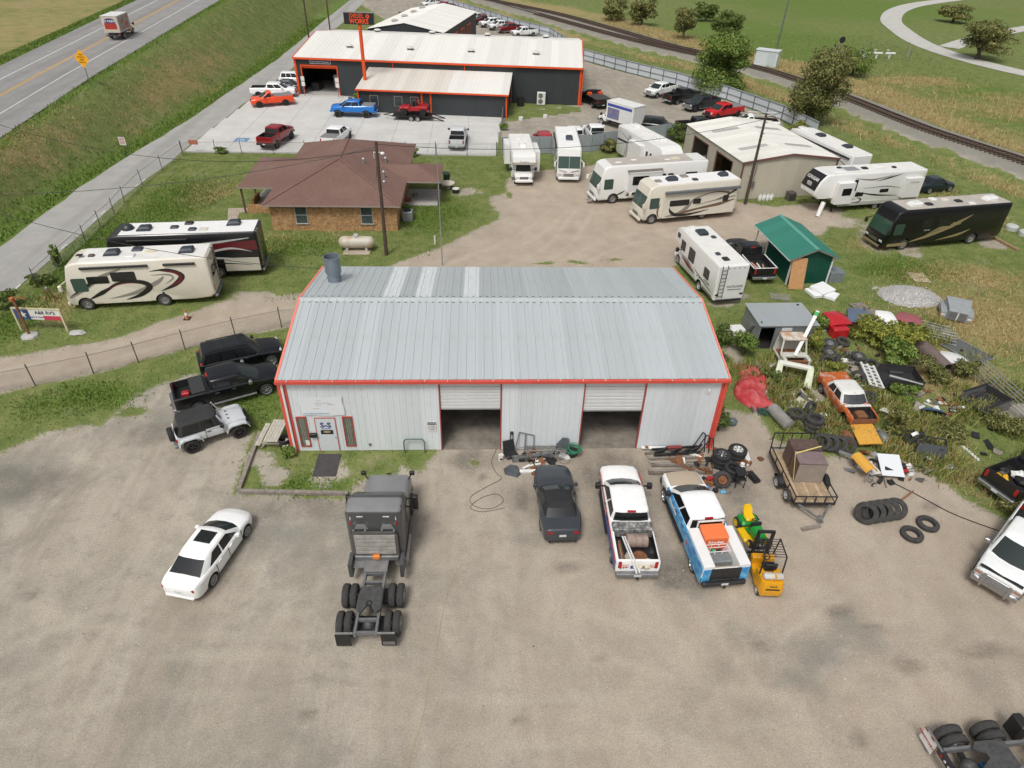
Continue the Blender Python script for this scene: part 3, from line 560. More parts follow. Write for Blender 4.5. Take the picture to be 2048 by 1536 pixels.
house = thing('brick_house','single storey tan brick house with brown hipped shingle roof','house')
HX0,HX1,HY0,HY1 = -8.25,2.75,29.3,46.0
m = MB(); m.box(HX0,HX1,HY0,HY0 + .2,0,2.42); m.box(HX0,HX0 + .2,HY0 + .2,HY1,0,2.42); m.box(HX1 - .2,HX1,HY0 + .2,HY1,0,2.42); m.box(HX0 + .2,HX1 - .2,HY1 - .2,HY1,0,2.42); m.build('wall',BRICK,house)
def hip(x0,x1,y0,y1,ez,rz,ra,rb,parent,name='roof',th=.12):
 """hipped roof; ridge from point ra to rb"""
 v = [(x0,y0,ez),(x1,y0,ez),(x1,y1,ez),(x0,y1,ez),(*ra,rz),(*rb,rz)]
 m = MB(); m.add(v,[(0,1,4),(1,2,5,4),(2,3,5),(3,0,4,5)]); w = [(p[0],p[1],ez - th) for p in v[:4]]
 m.add(v[:4] + w,[(4,5,1,0),(5,6,2,1),(6,7,3,2),(7,4,0,3),(7,6,5,4)],1); return m.build(name,[SH,FASC],parent)
rf = hip(HX0 - .45,HX1 + .45,HY0 - .6,HY1 + .6,2.52,4.3,(-3.05,35.9),(-3.2,42.1),house)
def hipcap(a,b,w=.13):
 a,b = Vector(a),Vector(b); m = MB(); n = 14
 for k in range(n):
  p = a + (b - a) * (k / n); q = a + (b - a) * ((k + .96) / n); m.bar(p + Vector((0,0,.02)),q + Vector((0,0,.035)),w * 2,.03)
 m.build('ridge_cap',SH,rf)
hipcap((-3.05,35.9,4.3),(-3.2,42.1,4.3)); hipcap((HX0 - .4,HY0 - .55,2.53),(-3.05,35.9,4.3)); hipcap((HX1 + .4,HY0 - .55,2.53),(-3.05,35.9,4.3))
# left porch: roof on posts with low brick wall
lp = hip(-12.0,-4.2,33.0,41.6,2.5,3.5,(-9.3,37.4),(-5.2,37.6),house,'porch_roof')
rp_ = hip(-.6,6.4,34.9,40.2,2.5,3.25,(.4,37.6),(4.0,37.5),house,'porch_roof')
for x,y in ((-11.75,33.3),(-11.75,37),(-11.75,41.2)): MB().box(x - .07,x + .07,y - .07,y + .07,0,2.4).build('porch_post',BROWNP,house)
for x,y in ((6.05,35.2),(6.05,39.8)): MB().box(x - .05,x + .05,y - .05,y + .05,0,2.4).build('porch_post',BROWNP,house)
m = MB(); m.box(-11.5,-8.3,33.2,33.45,0,.75); m.box(-11.5,-11.25,34.6,36.6,0,.75); m.build('porch_wall',BRICK,house)
MB().box(-11.5,-8.3,33.4,41.2,0,.18).build('porch_floor',CONC,house); MB().box(2.8,6.1,35.3,39.6,0,.1).build('patio_slab',CONC,house)
for x in (-6.05,-.35):
 f_ = MB(); f_.box(x - .05,x,HY0 - .05,HY0 - .0,.7,2.2); f_.box(x + .95,x + 1.0,HY0 - .05,HY0,.7,2.2); f_.box(x - .05,x + 1,HY0 - .051,HY0,1.42,1.47); f_.box(x - .1,x + 1.05,HY0 - .12,HY0,.62,.7); f_.box(x - .05,x + 1,HY0 - .051,HY0,2.15,2.2)
 f_ = f_.build('window',M('window_frame_grey',(.4,.4,.38),.5),house); MB().box(x,x + .95,HY0 - .03,HY0 - .012,.7,1.42).build('pane',M('house_glass',(.06,.08,.08),.12,var=.3),f_); MB().box(x,x + .95,HY0 - .03,HY0 - .012,1.47,2.15).build('pane',M('house_glass',(.06,.08,.08),.12),f_)
for x,y,z,h_ in ((-.9,36.5,3.55,.55),(.9,38.5,3.0,.55),(1.2,34.4,2.85,.75),(1.35,33.2,2.7,.4)):
 m = MB(); m.lathe([(.09,0),(.09,h_),(.17,h_),(.05,h_ + .14)],10,0,None,True); m.lathe([(.2,0),(.1,.1)],10); m.build('vent_pipe',GALV,rf,40,(x,y,z))
m = MB(); m.cyl((-.2,38.6,3.4),(-.2,38.6,4.1),.03); m.cyl((-.2,38.6,4.05),(.6,38.6,4.05),.03); m.sphere((.65,38.6,3.95),.22,.22,.16); m.build('roof_lamp',WPLASTIC,rf,40)
m = MB(); m.bbox(2.95,3.9,31.3,32.2,.05,.95,.05); acu = solo('air_conditioner',m,M('ac_grey',(.3,.32,.33),.6,.2,var=.1),'grey outdoor air conditioning unit beside the brick house wall','air conditioner')
m = MB(); m.lathe([(.38,0),(.38,.03),(.33,.03),(.33,0)],18,0,Matrix.Translation((3.42,31.75,.95))); m.lathe([(.05,.01),(.33,.012)],14,0,Matrix.Translation((3.42,31.75,.95))); m.build('fan_grille',BLK,acu)
for k in range(8): MB().box(2.94,2.949,31.4 + .1 * k,31.44 + .1 * k,.15,.85).build('louvre',STEEL,acu)
MB().add([(-13.7,34.3,.02),(-12.6,30.6,.02),(-11.9,30.7,.02),(-12.3,33.2,.02),(-11.5,33.4,.02),(-11.5,34.4,.02)],[(0,1,2,3,4,5)]).build('garden_path',M('path_slab',(.42,.35,.28),.9,var=.15)); tag(bpy.data.objects['garden_path'],'short pale concrete walk to the house porch',kind='structure')
# ---------------------------------------------------------------- dark metal workshop with orange trim
DARKS = sheet_mat('charcoal_sheet',(.045,.052,.056),.5,.1,.15,(.08,.08,.08),.3,(3,1,.1)); CREAM = sheet_mat('white_roof_sheet',(.74,.73,.69),.55,0.,.03,(.62,.6,.56),.35)
TAN = sheet_mat('stained_roof_sheet',(.64,.61,.55),.6,0.,.05,(.5,.47,.41),.5)
dw = thing('diesel_workshop','large charcoal metal workshop with orange trim and white roof','building',(-16.5,78.4,0),R(-5.6))
DL,DD,DE,DRZ = 41.3,23.5,5.0,6.55
wall_run(dw,6.1,DL,0.02,DE,38,0.,'wall_panel',DARKS,3); wall_run(dw,.25,.9,.02,DE,1,0.,'wall_panel',DARKS,2); wall_run(dw,.9,6.1,3.95,DE,6,0.,'wall_panel',DARKS,3)
m = MB()
for x in (0,DL): m.add([(x,.05,0),(x,DD,0),(x,DD,DE),(x,DD / 2,DRZ - .02),(x,.05,DE)],[(0,1,2,3,4) if x else (4,3,2,1,0)])
m.box(.05,DL,DD - .1,DD,0,DE); m.build('end_wall',DARKS,dw); MB().box(.1,DL - .1,.1,DD - .2,0,.05).build('floor',CONC,dw)
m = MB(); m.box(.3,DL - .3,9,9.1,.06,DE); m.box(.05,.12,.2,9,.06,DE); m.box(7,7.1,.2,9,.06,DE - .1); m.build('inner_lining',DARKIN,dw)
dpl = math.hypot(DD / 2 + .25,DRZ - DE); dan = math.atan2(DRZ - DE,DD / 2 + .25); npd = 36; dpw = DL / npd
rm = rib_panel(dpw - .004,dpl,[dpw * .25,dpw * .75],.02,.08,.04).mesh('roof_panel',CREAM)
for i in range(npd): ob('roof_panel',rm,dw,(i * dpw,-.25,DE + .06),(dan,0,0)); ob('roof_panel',rm,dw,((i + 1) * dpw,DD + .25,DE + .06),(dan,0,math.pi))
MB().loft([[(-.05,DD / 2 - .3,DRZ + .03),(-.05,DD / 2,DRZ + .1),(-.05,DD / 2 + .3,DRZ + .03)],[(DL + .05,DD / 2 - .3,DRZ + .03),(DL + .05,DD / 2,DRZ + .1),(DL + .05,DD / 2 + .3,DRZ + .03)]]).build('ridge_cap',CREAM,dw)
MB().box(-.1,DL + .1,-.42,-.22,DE - .17,DE + .05).build('gutter',ORANGE,dw)
for x in (-.12,DL + .02):
 m = MB()
 for s in (0,1): m.prism([(-.3 if s == 0 else DD / 2,(DE if s == 0 else DRZ) - .12),(DD / 2 if s == 0 else DD + .3,(DRZ if s == 0 else DE) - .12),(DD / 2 if s == 0 else DD + .3,(DRZ if s == 0 else DE) + .1),(-.3 if s == 0 else DD / 2,(DE if s == 0 else DRZ) + .1)],x,x + .1,'x')
 m.build('rake_trim',ORANGE,dw)
for x0_,x1_ in ((-.05,.25),(DL - .35,DL - .1),(DL + .0,DL + .12)): MB().box(x0_,x1_,-.1,.0,0,DE - .17).build('corner_trim',ORANGE,dw)
for a,b in ((.8,.95),(6.05,6.2)): MB().box(a,b,-.08,.1,0,4.0).build('door_jamb',ORANGE,dw)
MB().box(.8,6.2,-.081,.1,3.9,4.05).build('door_head',ORANGE,dw); d = MB().box(.95,6.05,.12,.2,3.6,3.9).build('roller_door',ORANGE,dw)
for x in (14.2,24.5): MB().box(x,x + .12,-.16,-.04,3.9,DE - .17).build('downspout',ORANGE,dw)
s_ = MB().box(2.3,5.3,-.09,-.03,4.25,4.8).build('shop_sign',WPLASTIC,dw); MB().box(2.36,5.24,-.1,-.09,4.31,4.74).build('sign_face',M('navy_sign',(.015,.035,.08),.4),s_); lettering('Heart Diesel Preparation',.26,WPLASTIC,s_,(3.8,-.106,4.53),(R(90),0,0),.004,.98)
# office lean-to
ox0,ox1,oy = 11.0,31.2,-8.3
wall_run(dw,ox0 + .2,ox1,.02,2.95,21,oy,'wall_panel',DARKS,3)
for x,fl in ((ox0,0),(ox1,1)):
 m = MB(); m.add([(x,oy,0),(x,-.03,0),(x,-.03,3.95),(x,oy,2.95)],[(0,1,2,3) if fl else (3,2,1,0)]); m.build('end_wall',DARKS,dw)
ol = math.hypot(8.6,1.1); oa = math.atan2(1.1,8.6); opw = 20.6 / 20
om = rib_panel(opw - .004,ol,[opw * .25,opw * .75],.02,.08,.04); oma,omb = om.mesh('roof_panel',TAN),om.mesh('roof_panel',CREAM)
for i in range(20): ob('roof_panel',oma if i < 12 else omb,dw,(ox0 - .2 + i * opw,oy - .3,2.98),(oa,0,0))
MB().box(ox0 - .2,ox1 + .2,oy - .42,oy - .31,2.84,3.03).build('gutter',ORANGE,dw)
for x in (ox0 - .02,19.6,20.8,ox1 - .2): MB().box(x,x + .2,oy - .1,oy,0,2.84).build('corner_trim',ORANGE,dw)
MB().box(ox1 + .02,ox1 + .12,-.2,-.1,0,4).build('downspout',ORANGE,dw)
for x in (12.6,15.9,19.0 - .9):
 f_ = MB(); f_.box(x,x + 1.15,oy - .07,oy,.95,2.25); f_ = f_.build('window',M('tan_window_trim',(.3,.22,.16),.6),dw); MB().box(x + .07,x + 1.08,oy - .08,oy - .07,1.02,2.18).build('pane',M('office_glass',(.03,.045,.055),.1),f_)
for row,y,z in ((0,4.6,5.62),(1,DD - 5.5,5.75)):
 for x in (7,16,25,34.5):
  m = MB(); m.lathe([(.55,0),(.5,.12),(.42,.12),(.42,.32),(.6,.36),(.35,.52)],14,0,None,True); v_ = m.build('roof_vent',M('vent_white',(.6,.59,.55),.6,var=.1),dw,30,(x + row * 1.2,y,z)); MB().lathe([(.425,.14),(.425,.3)],14).build('vent_gap',BLK,v_)
# pieces in the open bay
m = MB(); m.bbox(3.9,5.2,5,6,.06,1.7,.03); cb_ = m.build('bay_cabinet',WPLASTIC,dw)
m = MB(); m.bbox(1.2,2.4,2.2,4.4,.06,1.2,.1); m.build('bay_machine',BLKM,dw)
# building behind
bb = thing('rear_workshop','white gabled roof workshop standing behind the charcoal workshop','building',(-9.6,105.2,0),R(-12))
BW,BD = 13.6,27.0
m = MB(); m.box(0,BW,0,.1,0,4.8); m.box(0,BW,BD - .1,BD,0,4.8); m.box(0,.1,.1,BD - .1,0,4.8); m.box(BW - .1,BW,.1,BD - .1,0,4.8); m.add([(0,0,4.8),(BW,0,4.8),(BW / 2,0,6.0)],[(0,1,2)]); m.build('wall',DARKS,bb)
for s in (0,1):
 n = 24; wd = (BD + .4) / n; ln = math.hypot(BW / 2 + .2,1.22); me = rib_panel(wd - .004,ln,[wd / 4,wd * 3 / 4],.02,.08,.04).mesh('roof_panel',CREAM); a_ = math.atan2(1.22,BW / 2 + .2)
 for i in range(n): ob('roof_panel',me,bb,(-.2,-.2 + (i + 1) * wd,4.82) if s == 0 else (BW + .2,-.2 + i * wd,4.82),(a_,0,-math.pi / 2 if s == 0 else math.pi / 2))
for k in range(4):
 d_ = MB().box(BW,BW + .06,2 + k * 5.5,5.2 + k * 5.5,0,3.6).build('bay_door',ORANGE,bb); MB().box(BW + .06,BW + .08,2.3 + k * 5.5,4.9 + k * 5.5,.1,3.3).build('door_panel',M('dark_bronze',(.12,.06,.04),.6),d_)
for k in range(4):
 m = MB(); m.lathe([(.6,0),(.5,.15),(.7,.3),(.3,.5)],12,0,None,True); m.build('roof_vent',M('vent_grey',(.4,.39,.36),.6),bb,30,(3.4,5 + k * 6,5.35))
# pole sign
ps = thing('pole_sign','tall orange pole carrying a black and orange workshop sign','sign',(-5.68,72.27,0),R(-4))
MB().lathe([(.24,0),(.24,10.3)],14,0,None,True).build('pole',ORANGE,ps,40)
sb = MB(); sb.box(-1.95,1.95,-.3,.3,10.25,11.6); sb = sb.build('sign_box',M('sign_cabinet',(.02,.022,.024),.4),ps)
MB().box(-1.97,1.97,-.32,.32,11.6,11.65).build('sign_cap',M('sign_cap',(.25,.25,.24),.5),sb)
ORL = M('orange_letters','#f0541c',.5)
lettering('DIESEL',.7,ORL,sb,(-.25,-.306,11.24),(R(90),0,0),.006,.92); lettering('WORKS',.78,ORL,sb,(0,-.306,10.6),(R(90),0,0),.02,.9)
gm_ = MB()
for k in range(8): gm_.box(-.04,.04,-.012,.0,.16,.27,0,Matrix.Translation((1.18,-.306,11.22)) @ Matrix.Rotation(k * math.pi / 4,4,'Y'))
gm_.lathe([(.21,0),(.21,.012),(.1,.012),(.1,0)],16,0,Matrix.Translation((1.18,-.306,11.22)) @ Matrix.Rotation(R(90),4,'X')); gm_.build('gear_emblem',ORL,sb)
# ---------------------------------------------------------------- beige metal shed
BEIGE = sheet_mat('beige_sheet',(.46,.43,.35),.55,0.,.05,(.36,.33,.26),.3,(3,1,.12)); SHW = sheet_mat('shed_roof_sheet',(.72,.71,.66),.55,0.,.03,(.6,.58,.53),.3); BRT = M('brown_trim',(.16,.075,.06),.6)
sh = thing('metal_shed','beige metal shed with brown trim and two dark openings','shed',(36.05,37.6,0),R(9.6))
SHW_,SHD,SHE,SHR = 10.5,13.5,3.8,4.45
wall_run(sh,0,SHW_,.02,SHE,12,0,'wall_panel',BEIGE,3)
MB().add([(0,.0,SHE - .02),(SHW_,.0,SHE - .02),(SHW_ / 2,0,SHR)],[(0,1,2)]).build('gable',BEIGE,sh)
def west(y0,y1,z0,z1,n):
 wd = (y1 - y0) / n; me = rib_panel(wd - .003,z1 - z0,[wd * (k + .5) / 3 for k in range(3)],.022,.06,.03).mesh('wall_panel',BEIGE)
 for i in range(n): ob('wall_panel',me,sh,(0,y0 + (i + 1) * wd,z0),(R(90),0,-math.pi / 2))
west(0,2.0,.02,SHE,2); west(5.6,7.6,.02,SHE,2); west(11.2,13.5,.02,SHE,3); west(2,5.6,3.2,SHE,4); west(7.6,11.2,3.2,SHE,4)
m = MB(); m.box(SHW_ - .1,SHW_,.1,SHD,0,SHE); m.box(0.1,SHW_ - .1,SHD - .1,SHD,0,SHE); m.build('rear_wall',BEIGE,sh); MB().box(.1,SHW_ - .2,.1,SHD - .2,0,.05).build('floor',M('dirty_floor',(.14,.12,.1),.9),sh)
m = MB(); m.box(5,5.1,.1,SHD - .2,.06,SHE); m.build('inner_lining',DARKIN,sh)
for y in (2,5.6,7.6,11.2): MB().box(-.05,.08,y - .06,y + .06,0,3.2).build('door_jamb',BRT,sh)
for y in (2,7.6): MB().box(-.051,.08,y - .06,y + 3.66,3.15,3.27).build('door_head',BRT,sh)
for k,(y,x,h_) in enumerate(((2.6,1.2,1.3),(4.2,1.8,1.0),(8.4,1.4,1.6),(10,1.2,1.1))): MB().bbox(x,x + 1.1,y,y + .9,.06,h_,.08).build('stored_crate',[WOOD,STEEL,WOOD,WPLASTIC][k],sh)
n = 14; wd = (SHD + .3) / n; ln = math.hypot(SHW_ / 2 + .12,SHR - SHE); a_ = math.atan2(SHR - SHE,SHW_ / 2 + .12); rpm = rib_panel(wd - .004,ln,[wd / 4,wd * .75],.02,.08,.04).mesh('roof_panel',SHW)
for i in range(n): ob('roof_panel',rpm,sh,(-.12,-.15 + (i + 1) * wd,SHE + .04),(a_,0,-math.pi / 2)); ob('roof_panel',rpm,sh,(SHW_ + .12,-.15 + i * wd,SHE + .04),(a_,0,math.pi / 2))
for s in (0,1):
 for y in (3.0,9.3):
  x0_ = 1.2 if s == 0 else SHW_ - 1.2; x1_ = 4.2 if s == 0 else SHW_ - 4.2; zz = lambda x: SHE + .075 + (SHR - SHE) * (1 - abs(x - SHW_ / 2) / (SHW_ / 2 + .12))
  MB().add([(x0_,y,zz(x0_)),(x1_,y,zz(x1_)),(x1_,y + .7,zz(x1_)),(x0_,y + .7,zz(x0_))],[(0,1,2,3) if s == 0 else (3,2,1,0)]).build('skylight',M('skylight_grey',(.42,.42,.4),.4,var=.1),sh)
m = MB()
for s in (0,1): m.prism([(-.1 if s == 0 else SHW_ / 2,(SHE if s == 0 else SHR) - .12),(SHW_ / 2 if s == 0 else SHW_ + .1,(SHR if s == 0 else SHE) - .12),(SHW_ / 2 if s == 0 else SHW_ + .1,(SHR if s == 0 else SHE) + .05),(-.1 if s == 0 else SHW_ / 2,(SHE if s == 0 else SHR) + .05)],-.2,-.06,'y')
m.build('rake_trim',BRT,sh)
for x0_,x1_ in ((-.06,.12),(SHW_ - .12,SHW_ + .06)): MB().box(x0_,x1_,-.08,.0,0,SHE - .05).build('corner_trim',BRT,sh)
MB().bbox(1.3,1.65,-.2,-.03,1.3,1.9,.02).build('meter_box',STEEL,sh); m = MB(); m.cyl((1.45,-.08,1.9),(1.5,-.08,3.6),.03); m.build('conduit',STEEL,sh); MB().lathe([(.12,0),(.12,.06)],10,0,Matrix.Translation((1.0,-.03,2.6)) @ Matrix.Rotation(R(90),4,'X'),True).build('wall_light',WPLASTIC,sh)
# ---------------------------------------------------------------- green shed
GRW = sheet_mat('green_sheet',(.008,.075,.05),.45,.1,.12,(.02,.06,.045),.3,(3,1,.2)); GRR = sheet_mat('green_roof_sheet',(.035,.2,.15),.4,.1,.06,(.06,.2,.16),.3,(1,3,1))
gs = thing('green_shed','small green metal shed with white corner trim and green gable roof','shed',(34.45,19.4,0),R(4))
GW,GD,GE,GR_ = 3.35,4.3,2.35,3.1
wall_run(gs,0,GW,.02,GE,4,0,'wall_panel',GRW,3); MB().add([(0,.0,GE - .02),(GW,.0,GE - .02),(GW / 2,0,GR_)],[(0,1,2)]).build('gable',GRW,gs)
wd = GD / 5; me = rib_panel(wd - .003,GE,[wd * (k + .5) / 3 for k in range(3)],.022,.06,.03).mesh('wall_panel',GRW)
for i in range(5): ob('wall_panel',me,gs,(0,(i + 1) * wd,.02),(R(90),0,-math.pi / 2)); ob('wall_panel',me,gs,(GW,i * wd,.02),(R(90),0,math.pi / 2))
MB().box(.02,GW - .02,GD - .05,GD,0,GE).build('rear_wall',GRW,gs)
ln = math.hypot(GW / 2 + .45,GR_ - GE + .12); a_ = math.atan2(GR_ - GE + .12,GW / 2 + .45); n = 7; wd = 6.9 / n; rpm = rib_panel(wd - .003,ln,[wd * (k + .5) / 4 for k in range(4)],.02,.06,.03).mesh('roof_panel',GRR)
for i in range(n): ob('roof_panel',rpm,gs,(-.45,-.35 + (i + 1) * wd,GE - .1),(a_,0,-math.pi / 2)); ob('roof_panel',rpm,gs,(GW + .45,-.35 + i * wd,GE - .1),(a_,0,math.pi / 2))
MB().loft([[(GW / 2 - .18,y,GR_ - .02),(GW / 2,y,GR_ + .085),(GW / 2 + .18,y,GR_ - .02)] for y in (-.37,6.57)]).build('ridge_cap',M('green_ridge',(.1,.32,.26),.4),gs)
for x,y in ((-.06,-.06),(GW - .06,-.06),(-.06,GD - .06)): MB().box(x,x + .12,y,y + .12,0,GE - .02).build('corner_trim',WPLASTIC,gs)
for x in (-.1,GW + .1): MB().box(x - .04,x + .04,6.2,6.28,0,GE).build('porch_post',WPLASTIC,gs)
for s in (-1,1):
 x0_,x1_ = (-.45,GW / 2) if s < 0 else (GW / 2,GW + .45)
 MB().prism([(x0_,(GE - .22) if s < 0 else GR_ - .1),(x1_,GR_ - .1 if s < 0 else GE - .22),(x1_,GR_ - .01 if s < 0 else GE - .12),(x0_,GE - .12 if s < 0 else GR_ - .01)],-.36,-.3,'y').build('barge_board',WOODG,gs)
MB().box(-.47,-.4,-.35,6.5,GE - .18,GE - .1).build('fascia',WPLASTIC,gs)
# ---------------------------------------------------------------- galvanised box shed
gb = thing('galvanised_shed','low galvanised steel box shed with dark doorway among the weeds','shed',(28.75,9.95,0),R(1))
m = MB(); m.box(0,.06,0,2.9,0,1.85); m.box(3.84,3.9,0,2.9,0,1.85); m.box(.06,3.84,2.84,2.9,0,1.85); m.box(1.05,3.84,0,.05,0,1.85); m.box(.06,1.05,0,.05,1.7,1.85); m.build('wall',sheet_mat('dull_galvanised',(.3,.32,.33),.45,.4,.2,(.2,.19,.17),.5),gb)
MB().box(-.1,4.0,-.1,3.0,1.86,1.91).build('roof',sheet_mat('pale_galvanised',(.43,.47,.48),.4,.3,.1,(.35,.35,.33),.3),gb); MB().box(.1,3.8,.1,2.8,0,.03).build('floor',DARKIN,gb)
MB().box(1.5,2.2,-.02,-.005,1.45,1.7).build('notice',WPLASTIC,gb); MB().cyl((-.5,.6,.9),(-.06,.9,1.3),.09).build('vent_pipe',BLK,gb)
MB().bbox(.1,.2,.3,.4,1.91,1.98,.01).build('roof_bolt',BLK,gb); MB().bbox(3.5,3.65,2.6,2.72,1.91,1.98,.01).build('roof_bolt',BLK,gb)
# ================================================================ road vehicles
ROTX = Matrix.Rotation(R(90),4,'X')
WC = {}
def wheel_meshes(r,wd,style):
 k = (round(r,3),round(wd,3),style)
 if k in WC: return WC[k]
 h = wd / 2; ri = r * (.66 if style not in ('truck','dual') else .58)
 t = MB(); t.lathe([(ri,-h * .8),(ri + .02,-h),(r - .05,-h),(r - .012,-h * .72),(r,-h * .6),(r,h * .6),(r - .012,h * .72),(r - .05,h),(ri + .02,h),(ri,h * .8)],24,0,ROTX)
 tm = t.mesh('tyre',RUBD if style in ('dusty','truck','dual') else RUB,40)
 m = MB(); mat = {'alloy': ALU,'chrome': CHROME,'black': BLKM,'dusty': BLKM,'steel': M('wheel_grey',(.2,.2,.2),.5,.3),'truck': ALU,'dual': M('white_wheel',(.45,.45,.44),.5),'tan': M('dull_wheel',(.35,.33,.3),.6,.2),'yellow': M('yellow_wheel',(.75,.5,.03),.5)}[style]
 for s in (-1,1):
  A = Matrix.Translation((0,s * h * .55,0)) @ (ROTX if s < 0 else Matrix.Rotation(R(-90),4,'X'))
  m.lathe([(ri + .012,-.05),(ri + .012,h * .5),(ri - .03,h * .48),(ri - .045,.0)],24,0,A)
  if style in ('truck','dual','steel','tan','yellow'):
   m.lathe([(ri - .03,.0),(ri * .62,-.06 if style != 'truck' else .02),(ri * .4,.0),(ri * .36,.06),(.001,.07)],20,0,A)
  else:
   m.lathe([(.001,.05),(ri * .22,.05),(ri * .25,0)],12,0,A); m.lathe([(ri - .03,-.06),(.01,-.06)],12,1,A)
   for q in range(6): m.box(-.035,.035,ri * .15,ri - .02,.0,.03,0,A @ Matrix.Rotation(q * math.pi / 3,4,'Z'))
 WC[k] = (tm,m.mesh('rim',[mat,BLK],40)); return WC[k]
def wheel(root,x,y,r,wd,style,name='wheel',z=None,steer=0.):
 tm,rm_ = wheel_meshes(r,wd,style); w_ = ob(name,tm,root,(x,y,r if z is None else z),(0,0,steer)); ob('rim',rm_,w_); return w_
def ring(half): return [(x,y,z) for x,y,z in half] + [(x,-y,z) for x,y,z in half[-2:0:-1]]
def body_mesh(key,st,cut=None):
 """st: stations (x, half width, bottom, shoulder, crown)"""
 if key in WC: return WC[key].copy()
 rings = []
 if key[0] in ('sedan','coupe','suv'): st = list(zip(*[np.interp(np.linspace(0,1,len(st) * 3),np.linspace(0,1,len(smooth_col)),smooth_col) for smooth_col in ([q[1] for q in smooth_pts([(i,s_[c_]) for i,s_ in enumerate(st)],4)] for c_ in range(5))]))
 for x,w_,zb,zs,zt in st:
  rings.append(ring([(x,0,zb),(x,.8 * w_,zb),(x,.965 * w_,zb + .08),(x,w_,zb + .45 * (zs - zb)),(x,.985 * w_,zs - .09),(x,.93 * w_,zs - .012),(x,.84 * w_,zs + (zt - zs) * .35),(x,.5 * w_,zs + (zt - zs) * .85),(x,0,zt)]))
 m = MB(); m.loft(rings); me = m.mesh('body',[BLK,BLK])
 bm = bmesh.new(); bm.from_mesh(me); bmesh.ops.recalc_face_normals(bm,faces=bm.faces); bm.to_mesh(me); bm.free()
 if cut: me = bool_cut(me,cut,'body')
 while len(me.materials) < 2: me.materials.append(BLK)
 me.shade_smooth(); me.set_sharp_from_angle(angle=R(28)); WC[key] = me; return me.copy()
def arch(c,x,w_,r,deep=.3):
 for s in (-1,1):
  c.lathe([(r,0),(r,deep + .3)],24,1,Matrix.Translation((x,s * (w_ - deep),r - .09)) @ (Matrix.Rotation(R(-90 * s),4,'X')),True)
def cabin(root,p,col,glass=GLASS,wglass=GLASSG,roof=None):
 xf,xr,xtf,xtr,wb,wt,z0,z1 = p['xf'],p['xr'],p['xtf'],p['xtr'],p['wb'],p['wt'],p['z0'],p['z1']; cr = p.get('crown',.05); win = p.get('win',[(0,.47),(.52,1)])
 bl = p.get('lo',.03); tl = p.get('hi',.07); cw = p.get('cp',.14)
 half = [((xf,0),(xtf,0),'w'),((xf - .05,.5 * wb),(xtf - .01,.5 * wt),'w'),((xf - .2,.88 * wb),(xtf - .06,.88 * wt),'p'),((xf - .34,.985 * wb),(xtf - .13,.985 * wt),'p')]
 ax,axt,cx,cxt = xf - .45,xtf - .2,xr + cw + .1,xtr + cw
 fr_ = sorted(set([0.] + [f for a in win for f in a] + [1.]))
 for f0_,f1_ in zip(fr_,fr_[1:] + [None]):
  k = 'p'
  if f1_ is not None:
   for n_,a in enumerate(win):
    if abs(a[0] - f0_) < 1e-6 and abs(a[1] - f1_) < 1e-6: k = 's%d' % n_
  half.append(((ax + (cx - ax) * f0_,wb),(axt + (cxt - axt) * f0_,wt),k))
 half += [((xr + .06,.9 * wb),(xtr + .04,.9 * wt),'r'),((xr,.5 * wb),(xtr,.5 * wt),'r'),((xr,0),(xtr,0),'')]
 full = [(b,t,k) for b,t,k in half]; rev = [((b[0],-b[1]),(t[0],-t[1])) for b,t,k in half][-2:0:-1]; kinds = [k for _,_,k in half[:-1]]
 pts = [(b,t) for b,t,_ in half] + rev; kk = kinds + [k + 'R' if k[0] == 's' else k for k in kinds[::-1]]; n = len(pts)
 zs = [z0,z0 + bl,z1 - tl,z1]; rings = []
 for z in zs:
  t = (z - z0) / (z1 - z0); rings.append([(b[0] + (q[0] - b[0]) * t,(b[1] + (q[1] - b[1]) * t) * (1 + .03 * math.sin(t * 3.14)),z) for b,q in pts])
 mx = (xtf + xtr) / 2
 for s,dz in ((.93,.55),(.6,.95)): rings.append([(mx + (x - mx) * s,y * s,z1 + cr * dz) for x,y,z in rings[3]])
 groups = {}
 for L in range(len(rings) - 1):
  for i in range(n):
   g_ = kk[i] if L == 1 and kk[i] != 'p' else 'p'; groups.setdefault(g_,[]).append([rings[L][i],rings[L][(i + 1) % n],rings[L + 1][(i + 1) % n],rings[L + 1][i]])
 names = {'w': 'windscreen','r': 'rear_window'}; cab = None
 for g_ in ['p'] + [k for k in groups if k != 'p']:
  m = MB()
  if g_ == 'p':
   allf = groups['p']; idx = {}; v = []; fs = []
   for q in allf:
    f = []
    for c in q:
     kx = tuple(round(a,4) for a in c)
     if kx not in idx: idx[kx] = len(v); v.append(c)
     f.append(idx[kx])
    fs.append(f[::-1])
   top = [idx[tuple(round(a,4) for a in c)] for c in rings[-1]]; fs.append(top[::-1]); m.add(v,fs); me = m.mesh('cabin',col,42); cab = ob('cabin',me,root)
  else:
   idx = {}; v = []; fs = []
   for q in groups[g_]:
    f = []
    for c in q:
     kx = tuple(round(a,4) for a in c)
     if kx not in idx: idx[kx] = len(v); v.append(c)
     f.append(idx[kx])
    fs.append(f[::-1])
   m.add(v,fs); ob(names.get(g_,'side_window'),m.mesh('window',wglass if g_ == 'w' else glass,30),root)
 return cab
